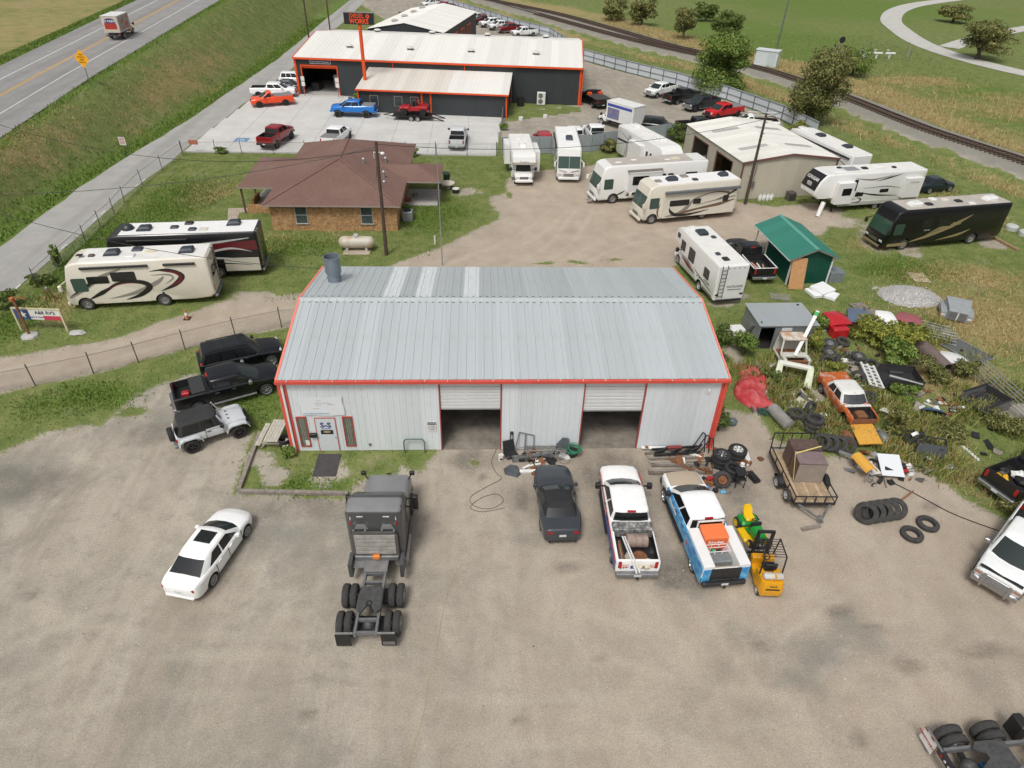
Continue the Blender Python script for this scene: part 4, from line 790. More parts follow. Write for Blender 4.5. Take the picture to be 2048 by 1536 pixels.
def lamps(root,xf,xr,w_,zf,zr,hl=(.34,.16),tl=(.2,.3),hm=LAMP,tm=RED):
 for s in (-1,1):
  y = s * (w_ - hl[0] / 2 - .05); MB().bbox(xf - .14,xf + .02,y - hl[0] / 2,y + hl[0] / 2,zf - hl[1] / 2,zf + hl[1] / 2,.03).build('headlight',hm,root)
  y = s * (w_ - tl[0] / 2 - .0); MB().bbox(xr - .02,xr + .14,y - tl[0] / 2,y + tl[0] / 2,zr - tl[1] / 2,zr + tl[1] / 2,.02).build('tail_light',tm,root)
def mirrors(root,x,w_,z,col,big=0.,f=1.):
 for s in (-1,1):
  m = MB(); m.bbox(x - .1 * f - big * .1,x + .1 * f,s * (w_ + .17 * f + big) - .12 * f,s * (w_ + .17 * f + big) + .12 * f,z - .09 * f - big * .4,z + .11 * f + big * .4,.03 * f); m.bar((x,s * (w_ - .05),z - .04),(x,s * (w_ + .1 + big),z),.06,.05); m.build('mirror',col,root)
def plate(root,x,z): MB().box(x - .012,x,-.16,.16,z,z + .13).build('number_plate',PLATE,root)
def seams(root,xs,w_,z0,z1,mat=None):
 for x in xs:
  for s in (-1,1): MB().box(x - .011,x + .011,s * w_ - .012,s * w_ + .006,z0,z1).build('door_seam',mat or BLK,root)
def handles(root,xs,w_,z,mat=CHROME):
 for x in xs:
  for s in (-1,1): MB().box(x - .11,x + .11,s * w_ - .02,s * w_ + .03,z - .02,z + .02).build('door_handle',mat,root)
def pickup(name,label,loc,rz,col,wb=3.95,cab='crew',bed='open',lift=0.,r=.4,rim='alloy',group=None,bump=CHROME,front='chrome',w_=1.0,dually=False,steps=True,bedcol=BLK,roofcol=None,far=False,bedrail=None,trunk=True,bigm=.0,hoodz=1.28,cat='pickup truck',gate=True):
 root = thing(name,label,cat,(*loc,0),rz,group); c = paint(col) if isinstance(col,str) else col; z = lift; xw = wb / 2; xn = xw + .92; xt = -wb / 2 - 1.12
 cl = {'crew': 2.72,'ext': 2.3,'reg': 1.6}[cab]; xwb = xw - .38; xc = xwb - cl
 zr_ = 1.36 + z; zbot = .48 + z
 st = [(xt,w_ * .97,zbot + .1,zr_ - .01,zr_),(xt + .06,w_ * .99,zbot + .04,zr_,zr_ + .005),(xc - .06,w_,zbot,zr_,zr_ + .005),(xc - .05,w_ * .97,zbot,zr_ - .1,zr_ - .09),(xc,w_ * .97,zbot,zr_ - .1,zr_ - .09),(xc + .01,w_,zbot,zr_ - .02,zr_ - .01),(xwb - .3,w_,zbot,zr_ - .06,zr_ - .02),(xwb + .2,w_ * .99,zbot,hoodz + z - .06,hoodz + z - .02),(xn - .9,w_ * .985,zbot,hoodz + z - .1,hoodz + z + .02),(xn - .3,w_ * .96,zbot,hoodz + z - .14,hoodz + z - .02),(xn - .05,w_ * .9,zbot + .08,hoodz + z - .22,hoodz + z - .1),(xn,w_ * .84,zbot + .14,hoodz + z - .34,hoodz + z - .24)]
 cut = MB(); arch(cut,xw,w_,r + .1); arch(cut,-xw,w_,r + .1)
 if bed == 'open': cut.box(xt + .1,xc - .12,-w_ + .12,w_ - .12,zr_ - .52,zr_ + .3,1)
 me = body_mesh(('pk',wb,cab,bed == 'open',lift,r,w_,hoodz),st,cut); me.materials[0] = c; me.materials[1] = bedcol if bed == 'open' else BLK; ob('body',me,root)
 cb = cabin(root,dict(xf=xwb + .27,xr=xc + .03,xtf=xwb - .84,xtr=xc + .16,wb=w_ * .93,wt=w_ * .8,z0=zr_ - .11,z1=1.86 + z,crown=.06,win=[(0,1)] if cab == 'reg' else [(0,.48),(.53,1)] if cab == 'crew' else [(0,.58),(.64,.97)]),roofcol or c)
 if bed == 'cover': MB().bbox(xt + .08,xc - .1,-w_ + .08,w_ - .08,zr_ + .0,zr_ + .045,.02).build('bed_cover',M('bed_cover',(.2,.2,.2),.7,var=.1),root)
 if dually:
  for s in (-1,1):
   m = MB(); m.lathe([(r + .16,0),(r + .16,.22),(r + .02,.26)],20,0,Matrix.Translation((-xw,s * (w_ - .06),r)) @ Matrix.Rotation(R(-90 * s),4,'X'),True); m.v = [(a,b,max(c_,zbot - .02)) for a,b,c_ in m.v]; m.build('rear_fender',c,root,40)
   wheel(root,-xw,s * (w_ + .08),r,.24,rim); wheel(root,-xw,s * (w_ - .2),r,.24,rim); wheel(root,xw,s * (w_ - .13),r,.26,rim)
 else:
  for x in (-xw,xw):
   for s in (-1,1): wheel(root,x,s * (w_ - .13 + lift * .12),r,.28 + lift * .12,rim)
 MB().bbox(xn - .1,xn + .12,-w_ * .93,w_ * .93,.48 + z,.74 + z,.05).build('front_bumper',bump,root)
 MB().bbox(xt - .2,xt + .02,-w_ * .96,w_ * .96,.5 + z,.7 + z,.04).build('rear_bumper',bump,root)
 MB().bbox(xn - .06,xn + .03,-w_ * .5,w_ * .5,.78 + z,1.06 + z,.04).build('grille',CHROME if front == 'chrome' else BLK,root)
 lamps(root,xn,xt,w_ * .88,.96 + z,1.1 + z,(.3,.22),(.16,.42)); mirrors(root,xwb - .42,w_,1.4 + z,BLK if bump is not CHROME else (c if far else CHROME),bigm)
 plate(root,xt - .21,.55 + z)
 if steps:
  for s in (-1,1): MB().box(xc + .1,xwb - .2,s * (w_ + .02) - .07,s * (w_ + .02) + .07,.42 + z,.47 + z).build('running_board',BLK if bump is not CHROME else ALU,root)
 if not far:
  MB().box(xt - .006,xt + .002,-w_ * .78,w_ * .78,zbot + .26,zr_ - .05).build('tailgate',c,root)
  handles(root,[xwb - 1.35] + ([xc + .45] if cab == 'crew' else []),w_,1.12 + z,CHROME if bump is CHROME else BLK); seams(root,[xwb - .28,xwb - 1.5,xc + .3][:3 if cab == 'crew' else 2],w_,zbot + .15,zr_ - .1)
  MB().bbox(xt - .28,xt - .2,-.06,.06,.42 + z,.52 + z,.01).build('tow_hitch',BLKM,root)
  MB().bbox(xc + .12,xc + .22,-.2,.2,1.83 + z,1.9 + z,.015).build('brake_light',RED,root)
 root['_g'] = 0; del root['_g']
 return root,dict(xt=xt,xc=xc,xn=xn,zr=zr_,w=w_,z=z,xwb=xwb)
def car(name,label,loc,rz,col,kind='sedan',wb=2.8,r=.34,rim='alloy',group=None,roof=None,cat='car',glass=GLASS,far=False,bumper=None,w_=.92):
 root = thing(name,label,cat,(*loc,0),rz,group); c = paint(col) if isinstance(col,str) else col; xw = wb / 2
 if kind == 'sedan':
  xn,xt = xw + .95,-xw - 1.1; st = [(xt,.6 * w_,.42,.82,.86),(xt + .06,.8 * w_,.3,.93,.99),(xt + .25,.92 * w_,.22,.99,1.03),(-xw - .35,.98 * w_,.2,1.0,1.05),(-xw + .5,w_,.19,.97,.98),(0,w_,.19,.94,.95),(xw - .55,w_,.19,.92,.95),(xw - .2,.99 * w_,.19,.9,.97),(xw + .4,.96 * w_,.2,.8,.9),(xn - .3,.88 * w_,.22,.7,.8),(xn - .08,.72 * w_,.28,.6,.7),(xn,.5 * w_,.36,.54,.6)]
  cp = dict(xf=xw - .05,xr=-xw - .72,xtf=xw - .98,xtr=-xw + .3,wb=.91 * w_,wt=.7 * w_,z0=.92,z1=1.42,crown=.05,win=[(.02,.45),(.49,.86)],cp=.3)
 elif kind == 'coupe':
  xn,xt = xw + .98,-xw - 1.08; st = [(xt,.62 * w_,.45,.86,.92),(xt + .05,.84 * w_,.34,.98,1.02),(xt + .2,.93 * w_,.26,1.02,1.06),(-xw,1.05 * w_,.2,1.02,1.06),(-xw + .6,w_ * .99,.19,.95,.98),(0,w_ * .98,.19,.9,.93),(xw - .7,w_ * .99,.19,.9,.95),(xw - .3,w_,.19,.92,1.0),(xw + .35,.98 * w_,.2,.86,.96),(xn - .25,.9 * w_,.22,.74,.86),(xn - .06,.76 * w_,.28,.66,.76),(xn,.56 * w_,.36,.58,.64)]
  cp = dict(xf=xw - .55,xr=-xw - .52,xtf=xw - 1.5,xtr=-xw + .22,wb=.88 * w_,wt=.66 * w_,z0=.92,z1=1.36,crown=.05,win=[(.02,.62)],cp=.25)
 else:
  xn,xt = xw + .88,-xw - 1.05; st = [(xt,.84 * w_,.5,1.08,1.1),(xt + .08,.94 * w_,.38,1.14,1.16),(-xw,w_,.34,1.15,1.17),(0,w_,.33,1.13,1.15),(xw - .55,w_,.33,1.1,1.13),(xw - .3,.99 * w_,.33,1.08,1.16),(xw + .4,.96 * w_,.36,1.0,1.1),(xn - .15,.88 * w_,.42,.9,1.0),(xn,.76 * w_,.5,.76,.84)]
  cp = dict(xf=xw - .42,xr=xt + .08,xtf=xw - 1.1,xtr=xt + .35,wb=.93 * w_,wt=.77 * w_,z0=1.1,z1=1.76,crown=.05,win=[(0,.32),(.35,.64),(.67,.96)],cp=.1)
 cut = MB(); arch(cut,xw,w_,r + .06,.26); arch(cut,-xw,w_,r + .06,.26)
 me = body_mesh((kind,wb,r,w_),st,cut); me.materials[0] = c; me.materials[1] = BLK; ob('body',me,root)
 cabin(root,cp,c if roof is None else roof,glass)
 for x in (-xw,xw):
  for s in (-1,1): wheel(root,x,s * (w_ - .12),r,.24,rim)
 zf = st[-3][3] - .06
 lamps(root,xn - .16,xt + (.1 if kind == 'suv' else .05),w_ * (.88 if kind == 'suv' else .8),zf - .02,st[1][3] - .1,(.36,.14),(.42 if kind != 'suv' else .2,.14 if kind != 'suv' else .3)); mirrors(root,xw - .75,w_ * .95,cp['z0'] + .05,c,0.,.75 if kind != 'suv' else 1.)
 plate(root,xt + .0,.62); MB().bbox(xn - .1,xn + .02,-.4,.4,.42,.58,.03).build('grille',BLK,root)
 MB().bbox(xt - .03,xt + .12,-.72 * w_,.72 * w_,.34,.46,.04).build('rear_bumper',bumper or (c if kind == 'sedan' else BLK),root)
 if not far: seams(root,[xw - .42,-.05,-xw + .42][:3 if kind != 'coupe' else 2],w_,.35,cp['z0'] - .04); handles(root,[.15] + ([-xw + .7] if kind != 'coupe' else []),w_,cp['z0'] - .1,c if kind != 'suv' else CHROME)
 return root,dict(xn=xn,xt=xt,w=w_,cp=cp)
def at(root,x,y):                     # point in a vehicle's frame -> world
 a = root.rotation_euler.z; return (root.location.x + x * math.cos(a) - y * math.sin(a),root.location.y + x * math.sin(a) + y * math.cos(a))
# --- foreground row
v,d = car('white_sedan','white four door sedan with sunroof parked at an angle on the gravel',(-1.99,-7.1),R(76.2),'#f2f3f2','sedan',2.82)
MB().bbox(-.45,.22,-.4,.4,1.452,1.478,.01).build('sunroof',GLASS,v)
v,d = car('black_coupe','charcoal grey soft top coupe nosing towards the wall beside the white pickup',(13.85,-4.35),R(91.5),'#3a3f45','coupe',2.72,.36,'black',roof=M('soft_top',(.02,.02,.021),.85,var=.2),w_=.95,glass=GLASS)
for s in (-1,1):
 for k in range(3): MB().box(d['xt'] - .01,d['xt'] + .1,s * .5 + s * k * .11 - .035,s * .5 + s * k * .11 + .035,.8,.94).build('tail_light',RED,v)
MB().box(d['xt'] + .03,d['xt'] + .07,-.14,.14,.9,.95).build('badge',CHROME,v)
for s in (-1,1): MB().cyl((d['xt'] - .02,s * .6,.3),(d['xt'] + .15,s * .6,.3),.05).build('exhaust_tip',BLKM,v)
wp_,d = pickup('white_pickup','white crew cab pickup with red and blue side stripes and a loaded bed',(17.08,-5.6),R(88.6),'#eff0ef',4.25,'crew',bump=STEEL,rim='steel',w_=1.0,bigm=.1)
RS,BS = M('red_stripe',(.5,.05,.03),.4),M('blue_wrap',(.05,.09,.32),.4,var=.3)
for s in (-1,1):
 MB().box(d['xt'] + .1,d['xn'] - .5,s * d['w'] - .008,s * d['w'] + .008,1.08,1.2).build('stripe',RS,wp_); MB().box(d['xt'] + .1,d['xc'] + .9,s * d['w'] - .008,s * d['w'] + .008,.62,1.04).build('stripe',BS,wp_)
MB().box(d['xt'] - .011,d['xt'] - .006,-.3,.34,.85,1.06).build('gate_print',BS,wp_)
for y in (-.55,.58): lettering('PAINT',.13,RS,wp_,(d['xt'] - .012,y,1.08),(R(90),0,R(-90))); MB().box(d['xt'] - .011,d['xt'] - .006,y - .17,y + .17,.94,.99).build('gate_print',RS,wp_)
MB().bbox(d['xc'] - .6,d['xc'] - .1,-.92,.92,1.0,1.5,.03).build('bed_toolbox',M('weathered_box',(.1,.1,.1),.7,col2=(.42,.42,.4),thr=.55,scale=5),wp_)
blu,d2 = pickup('service_truck','white and sky blue wrapped service truck with white side boxes beside the forklift',(20.48,-6.1),R(94.1),'#f1f3f3',4.3,'crew',bed='open',bedcol=WPLASTIC,rim='chrome',bump=BLKM,w_=1.02,trunk=False,cat='truck')
WRAP = M('sky_blue_wrap','#1f7fc0',.35,col2='#6bbbe0',thr=.52,scale=3,coat=.3)
for s in (-1,1):
 MB().box(d2['xc'] + .02,d2['xwb'] + .1,s * d2['w'] - .012,s * d2['w'] + .012,.6,1.26).build('wrap_panel',WRAP,blu); MB().box(d2['xt'] + .02,d2['xc'] - .1,s * (d2['w'] + .05) - .014,s * (d2['w'] + .05) + .014,.55,1.45).build('wrap_panel',WRAP,blu)
 lettering('Rhodes',.34,WHITE,blu,(.9,s * (d2['w'] + .016),.95),(R(90),0,0 if s < 0 else R(180)),.01)
 MB().bbox(d2['xt'],d2['xc'] - .12,s * .8 - .25,s * .8 + .25,.88,1.62,.02).build('side_box',WHITE,blu)
 MB().box(d2['xt'] - .03,d2['xt'] - .005,s * .86 - .17,s * .86 + .17,.62,1.42).build('rear_panel',WRAP,blu)
 MB().box(-1.5,-1.2,s * (d2['w'] + .066) - .004,s * (d2['w'] + .066) + .004,.95,1.02).build('red_cross',RS,blu); MB().box(-1.385,-1.315,s * (d2['w'] + .068) - .004,s * (d2['w'] + .068) + .004,.83,1.14).build('red_cross',RS,blu)
MB().box(d2['xt'] + .12,d2['xc'] - .14,-.86,.86,.845,.865).build('bed_floor',M('dusty_bed',(.5,.44,.33),.9,var=.2,scale=3),blu)
MB().box(d2['xt'] - .035,d2['xt'] + .0,-.68,.68,.74,1.44).build('tailgate',BLKM,blu)
def repaint(root,mat,test):
 me = [c for c in root.children if c.name.startswith('body')][0].data; me.materials.append(mat); k = len(me.materials) - 1
 for p in me.polygons:
  if p.material_index == 0 and test(p.center,p.normal): p.material_index = k
repaint(blu,M('peeling_bonnet',(.42,.36,.27),.7,col2=(.5,.3,.2),thr=.62,scale=3),lambda c,n: c.x > d2['xn'] - 1.25 and n.z > .75 and abs(c.y) < .8)
repaint(blu,WRAP,lambda c,n: c.x < d2['xwb'] + .3 and abs(n.y) > .7)
rack = MB(); rack.box(d2['xc'] - .1,d2['xc'] - .04,-.62,-.56,1.3,1.95); rack.box(d2['xc'] - .1,d2['xc'] - .04,.56,.62,1.36,1.95); rack.box(d2['xc'] - .1,d2['xc'] - .04,-.62,.62,1.9,1.96); rack.build('headache_rack',WHITE,blu)
# load of the service truck
bx = thing('job_box','orange steel job box in the service truck bed','tool box',(*at(blu,d2['xc'] - .56,0),.87),blu.rotation_euler.z)
ORB = M('orange_box','#e2652f',.5,var=.08); MB().bbox(-.38,.38,-.53,.53,0,.82,.02).build('box',ORB,bx); MB().bbox(-.42,.42,-.55,.55,.82,.98,.03).build('lid',M('orange_lid','#ee7a45',.5,var=.06),bx); lettering('Rhodes',.24,WHITE,bx,(-.385,0,.62),(R(90),0,R(-90)),.004)
tk = thing('parts_tray','white wire tray of coloured bottles behind the orange job box','tray',(*at(blu,d2['xc'] - 1.16,0),.87),blu.rotation_euler.z)
m = MB()
for z in (.3,.5):
 m.tube([(-.2,-.52,z),(.2,-.52,z),(.2,.52,z),(-.2,.52,z),(-.2,-.52,z)],.018)
for y in (-.52,-.17,.17,.52): m.cyl((-.2,y,0),(-.2,y,.5),.018); m.cyl((.2,y,0),(.2,y,.5),.018)
m.build('frame',WHITE,tk)
for y,c in ((.36,(.45,.6,.5)),(.1,(.03,.4,.22)),(-.15,(.03,.03,.03)),(-.38,(.6,.3,.33))): MB().sphere((0,y,.2),.16,.11,.2,10,6).build('bottle',M('bottle_%d' % int(y * 100),c,.4),tk)
m = MB(); m.bbox(-.28,.28,-.56,.56,0,.34,.05); solo('bed_chest',m,M('grey_chest',(.22,.25,.25),.5,.3,var=.15),'grey metal chest on the bed floor of the service truck','tool box',(*at(blu,d2['xc'] - 1.5,0),.87),blu.rotation_euler.z)
m = MB(); pts = [(.5 * math.sin(k * .9) * .45 - .1 * k / 6,.22 + .16 * math.cos(k * 1.3),.015) for k in range(16)]; m.tube(pts,.014,5); solo('coiled_rope',m,RUST,'brown rope tangled on the service truck bed','rope',(*at(blu,d2['xt'] + .5,.15),.87),blu.rotation_euler.z)
# load of the white pickup
bz = .86
m = MB(); m.lathe([(.29,0),(.31,.02),(.31,.3),(.32,.32),(.31,.34),(.31,.6),(.32,.62),(.31,.64),(.31,.93),(.29,.95)],20,0,None,True); o = solo('steel_drum',m,M('rusty_drum',(.27,.2,.17),.7,var=.3,scale=4),'brown steel drum lying across the white pickup bed','drum',(*at(wp_,d['xc'] - 1.0,.35),bz + .36),0,None,40); o.rotation_euler = (R(90),0,wp_.rotation_euler.z)
m = MB()
for k in range(2): m.bar((-1.9,.1 + .12 * k,.58 - .05 * k),(.2,.42 + .1 * k,.45),.06,.06)
solo('metal_posts',m,WPLASTIC,'pale metal posts lying over the tailgate of the white pickup','posts',(*at(wp_,d['xc'] - 1.05,0),bz),wp_.rotation_euler.z)
m = MB(); m.lathe([(.34,0),(.36,.04),(.32,.1),(.05,.1)],18,0,None,True); solo('round_lid',m,RUST,'rusty round lid in the white pickup bed','lid',(*at(wp_,d['xc'] - 1.7,-.18),bz + .02),0,None,40)
for k,(x,y,s,c,n_) in enumerate(((-2.15,.0,.3,(.62,.57,.42),'cream sack beside the tailgate of the white pickup'),(-2.1,-.45,.3,(.55,.5,.36),'tan crumpled sack in the corner of the white pickup bed'),(-1.75,.3,.26,(.5,.47,.36),'pale curved pan next to the rusty lid in the white pickup'))):
 m = MB(); m.sphere((0,0,.1),s,s * .8,.2,8,5); m.v = [(a + jit(.06),b + jit(.06),max(0,c_ + jit(.06))) for a,b,c_ in m.v]; solo('sack',m,M('sack_%d' % k,c,.9,var=.2,scale=6),n_,'sack',(*at(wp_,d['xc'] + x,y),bz),k)
for k in range(3): m = MB(); m.bar((0,0,0),(1.5,.1 * k - .1,.05),.07,.05); solo('scrap_bar',m,[RUST,WOODG,RUST][k],['rusty scrap bar along the side of the white pickup bed','grey wooden lath along the side of the white pickup bed','short rusty bar against the wheel arch in the white pickup bed'][k],'bar',(*at(wp_,d['xc'] - 2.3,.75 - .12 * k),bz + .03 + .02 * k),wp_.rotation_euler.z)
# --- the three by the wall: jeep, black pickup, black suv
def jeep(name,label,loc,rz,col,z=0.,soft=True,far=False,cage=False,group=None):
 root = thing(name,label,'off-roader',(*loc,z),rz,group); c = paint(col); xw = 1.22; r = .41
 st = [(-1.85,.72,.62,1.12,1.13),(-1.8,.76,.55,1.15,1.16),(-.2,.78,.52,1.15,1.16),(.55,.78,.52,1.12,1.14),(.6,.74,.55,1.1,1.16),(1.6,.64,.58,1.04,1.12),(1.72,.62,.6,1.0,1.06)]
 me = body_mesh(('jeep',),st); me.materials[0] = c; ob('body',me,root)
 BLKC = M('black_canvas',(.03,.03,.031),.8,var=.2)
 if not cage:
  cabin(root,dict(xf=.62,xr=-1.82,xtf=.32,xtr=-1.55,wb=.77,wt=.68,z0=1.12,z1=1.76,crown=.05,win=[(.04,.42),(.46,.96)],lo=.03,hi=.06),BLKC if soft else c)
  for s in (-1,1): MB().box(-.35,.5,s * .775 - .02,s * .775 + .015,1.12,1.17).build('door_sill',c,root); MB().bar((.62,s * .72,1.12),(.34,s * .66,1.78),.07,.06).build('windscreen_post',c,root)
 else:
  m = MB(); cabin(root,dict(xf=.5,xr=-.5,xtf=.25,xtr=-.4,wb=.74,wt=.66,z0=1.12,z1=1.8,crown=.03,win=[(0,1)]),BLKC)
  for s in (-1,1): m.tube([(-.45,s * .62,1.78),(-1.75,s * .66,1.15)],.04); m.tube([(-.9,s * .62,1.5),(-.9,s * .66,1.1)],.035)
  m.cyl((-.5,-.62,1.78),(-.5,.62,1.78),.04); m.build('roll_cage',c,root)
 for x in (-xw,xw):
  for s in (-1,1):
   m = MB(); prof = [(-.62,.62),(-.48,.92),(-.3,1.0),(.3,1.0),(.48,.92),(.62,.66)]; prof = [(a + x,b) for a,b in prof]; inn = [(a,b - .07) for a,b in prof[::-1]]
   m.prism(prof[::-1] + inn[::-1],s * .66 if s > 0 else -.98,.98 if s > 0 else -.66,'y'); m.build('fender',c,root,25); wheel(root,x,s * .83,r,.28,'black')
 MB().bbox(1.72,1.95,-.8,.8,.52,.7,.04).build('front_bumper',BLK if not far else c,root); MB().bbox(-2.02,-1.85,-.76,.76,.5,.68,.04).build('rear_bumper',STEEL,root)
 g_ = MB().box(1.7,1.735,-.55,.55,.68,1.02).build('grille',c,root)
 for k in range(7): MB().box(1.735,1.742,-.24 + k * .08 - .02,-.24 + k * .08 + .02,.74,.98).build('slot',BLK,g_)
 for s in (-1,1): MB().lathe([(.09,0),(.09,.04)],12,0,Matrix.Translation((1.73,s * .42,.88)) @ Matrix.Rotation(R(90),4,'Y'),True).build('headlight',LAMP,root); MB().box(-1.88,-1.8,s * .7 - .06,s * .7 + .06,.85,1.05).build('tail_light',RED,root)
 mirrors(root,.45,.76,1.25,BLK)
 w_ = wheel(root,-2.02,0,.4,.26,'black','spare_wheel',.98); w_.rotation_euler = (0,0,R(90))
 if not far:
  for y in (-.35,0,.35): MB().box(.85,.95,y - .03,y + .03,1.16,1.18).build('hood_vent',BLK,root)
  handles(root,[-.22],.78,1.0,BLK); seams(root,[.5,-.4],.78,.6,1.1)
 return root
jeep('silver_jeep','silver off-roader with black soft top and rear spare wheel',(-4.62,1.3),R(29.7),'#c3c7ca')
bp_,d = pickup('black_pickup','black crew cab pickup with folded bed cover beside the silver off-roader',(-4.75,5.0),R(27),'#101115',3.8,'crew',rim='alloy',r=.41)
MB().bbox(d['xc'] - .85,d['xc'] - .1,-.86,.86,1.35,1.44,.02).build('bed_cover',M('folded_cover',(.035,.037,.036),.7),bp_)
m = MB(); m.bbox(-.22,.22,-.17,.17,0,.3,.05); m.bbox(.05,.12,-.04,.04,.3,.36,.01); solo('fuel_can',m,M('fuel_red',(.4,.02,.025),.4),'red plastic fuel can in the black pickup bed','fuel can',(*at(bp_,d['xc'] - 1.15,-.1),.87),R(20))
m = MB(); m.bbox(-.36,.36,-.1,.1,0,.1,.02); solo('plank',m,M('salmon_board',(.62,.27,.2),.7),'salmon board by the tailgate in the black pickup bed','board',(*at(bp_,d['xt'] + .45,-.55),.87),R(40))
v,d = car('black_suv','black large SUV with roof rails behind the black pickup',(-4.9,8.35),R(24.5),'#0d0f13','suv',3.1,.4,'alloy',cat='SUV',w_=1.0)
for s in (-1,1): MB().tube([(-1.9,s * .66,1.84),(.3,s * .66,1.86)],.025).build('roof_rail',BLK,v)
for x in (-1.0,.1): MB().cyl((x,-.66,1.86),(x,.66,1.86),.02).build('cross_bar',BLK,v)
MB().bbox(-1.55,-.1,-.5,.5,1.815,1.825,.004).build('glass_roof',GLASS,v)
# --- right edge of the gravel
v,d = pickup('white_pickup','white pickup with chrome brush guard entering at the edge of the gravel',(34.85,-8.15),R(-141),'#e9ebea',3.9,'crew',rim='steel',w_=1.0)
g_ = MB()
for k in range(6): g_.bar((d['xn'] + .16,-.62,.7 + k * .075),(d['xn'] + .16,.62,.7 + k * .075),.03,.035)
for y in (-.5,.5): g_.bar((d['xn'] + .2,y,.45),(d['xn'] + .2,y,1.2),.1,.05)
g_.tube([(d['xn'] + .18,-.62,1.15),(d['xn'] + .14,-.92,1.1),(d['xn'] + .1,-.95,.75),(d['xn'] + .18,-.62,.7)],.03); g_.tube([(d['xn'] + .18,.62,1.15),(d['xn'] + .14,.92,1.1),(d['xn'] + .1,.95,.75),(d['xn'] + .18,.62,.7)],.03); g_.build('brush_guard',CHROME,v)
MB().bbox(d['xn'] - .28,d['xn'] - .1,-.85,.85,1.19,1.23,.01).build('bug_shield',GLASS,v)
for s in (-1,1): MB().box(d['xn'] - .05,d['xn'] + .03,s * .8 - .14,s * .8 + .14,.9,.98).build('turn_signal',AMB,v)
bk,d = pickup('black_pickup','black pickup with scrap filled bed backed onto the weeds',(39.3,-3.0),R(21),'#0e0f11',3.7,'ext',rim='steel')
for k,(x,y,c,n_,lb) in enumerate(((.35,.45,'#e0b010','bottle','yellow jug nearest the tailgate of the scrap filled pickup'),(.6,.2,'#d8a50c','bottle','second yellow jug in the scrap filled pickup bed'),(1.2,-.3,'#1a1a1c','scrap','black engine scrap in the middle of the pickup bed'),(1.5,.1,'#d9d9d6','panel','white plastic panel in the scrap filled pickup bed'),(.95,.55,'#26282c','scrap','dark scrap lump by the side of the pickup bed'),(1.3,-.6,'#2e2f30','scrap','grey scrap lump in the corner of the pickup bed'))):
 m = MB(); s = .22 if n_ == 'bottle' else .36; m.sphere((0,0,.16),s,s * .75,.22,8,5); m.v = [(a + jit(.1),b + jit(.1),max(0,c_ + jit(.1))) for a,b,c_ in m.v]; solo({'bottle': 'jug','scrap': 'scrap_part','panel': 'plastic_panel'}[n_],m,M('load_' + c,c,.5,var=.2),lb,{'bottle': 'jug','scrap': 'scrap part','panel': 'panel'}[n_],(*at(bk,d['xt'] + x,y),.86),k)
v,d = car('grey_car','tail of a pale car at the left edge of the gravel',(-19.1,-4.2),R(208),'#b9bcbb','sedan',2.75)
# --- customer lot
pickup('orange_pickup','bright orange regular cab pickup with black wheels on the concrete lot',(-18.77,71.8),R(-158),'#ea4a18',3.5,'reg','cover',rim='black',bump=paint('#ea4a18'),far=True,front='b')
pickup('white_pickup','white crew cab pickup parked behind the bright orange pickup',(-19.6,76.9),R(4),'#eceeef',4.2,'crew','open',rim='black',far=True)
car('white_car','white car beside the orange corner of the charcoal workshop',(-18.2,84.6),R(0),'#eef0f1','suv',2.7,far=True)
car('blue_car','dark blue car between the white pickup and the white car',(-18.4,80.9),R(-3),'#141d33','sedan',2.8,far=True)
pickup('red_pickup','dark red crew cab pickup parked by the front edge of the concrete lot',(-13.9,54.6),R(78),'#8a0f1a',3.9,'crew','open',lift=.18,r=.45,rim='black',bump=BLK,far=True,front='b')
pickup('white_pickup','white pickup with grey bed cover half hidden by the house roof',(-7.0,55.2),R(80),'#eef0f0',3.9,'crew','cover',rim='black',far=True)
pickup('silver_pickup','silver crew cab pickup facing the charcoal office wall',(7.45,55.3),R(88),'#cfd3d4',3.9,'crew','open',rim='alloy',far=True,bump=STEEL)
pickup('blue_pickup','bright blue lifted pickup towing a flat trailer',(-6.8,66.9),R(177),'#1272c4',3.75,'crew','cover',lift=.2,r=.47,rim='dusty',bump=paint('#1272c4'),far=True,front='b')
tr = thing('car_trailer','black tandem axle flat trailer behind the blue pickup','trailer',(1.2,65.8,0),R(177))
MB().box(-2.6,2.6,-1.0,1.0,.55,.65).build('deck',BLKM,tr); m = MB(); m.tube([(2.6,-.8,.6),(3.9,0,.55),(2.6,.8,.6)],.05); m.build('drawbar',BLKM,tr)
for x in (-.75,.1):
 for s in (-1,1): wheel(tr,x,s * 1.12,.34,.2,'dual')
for s in (-1,1): MB().bar((-2.6,s * .7,.55),(-4.2,s * .7,.06),.3,.06).build('loading_ramp',BLKM,tr); MB().box(-1.2,.55,s * 1.12 - .13,s * 1.12 + .13,.72,.76).build('mudguard',BLKM,tr)
jeep('red_jeep','old red open off-roader riding on the flat trailer',(1.4,65.8),R(177),'#a8121a',.66,far=True,cage=True)
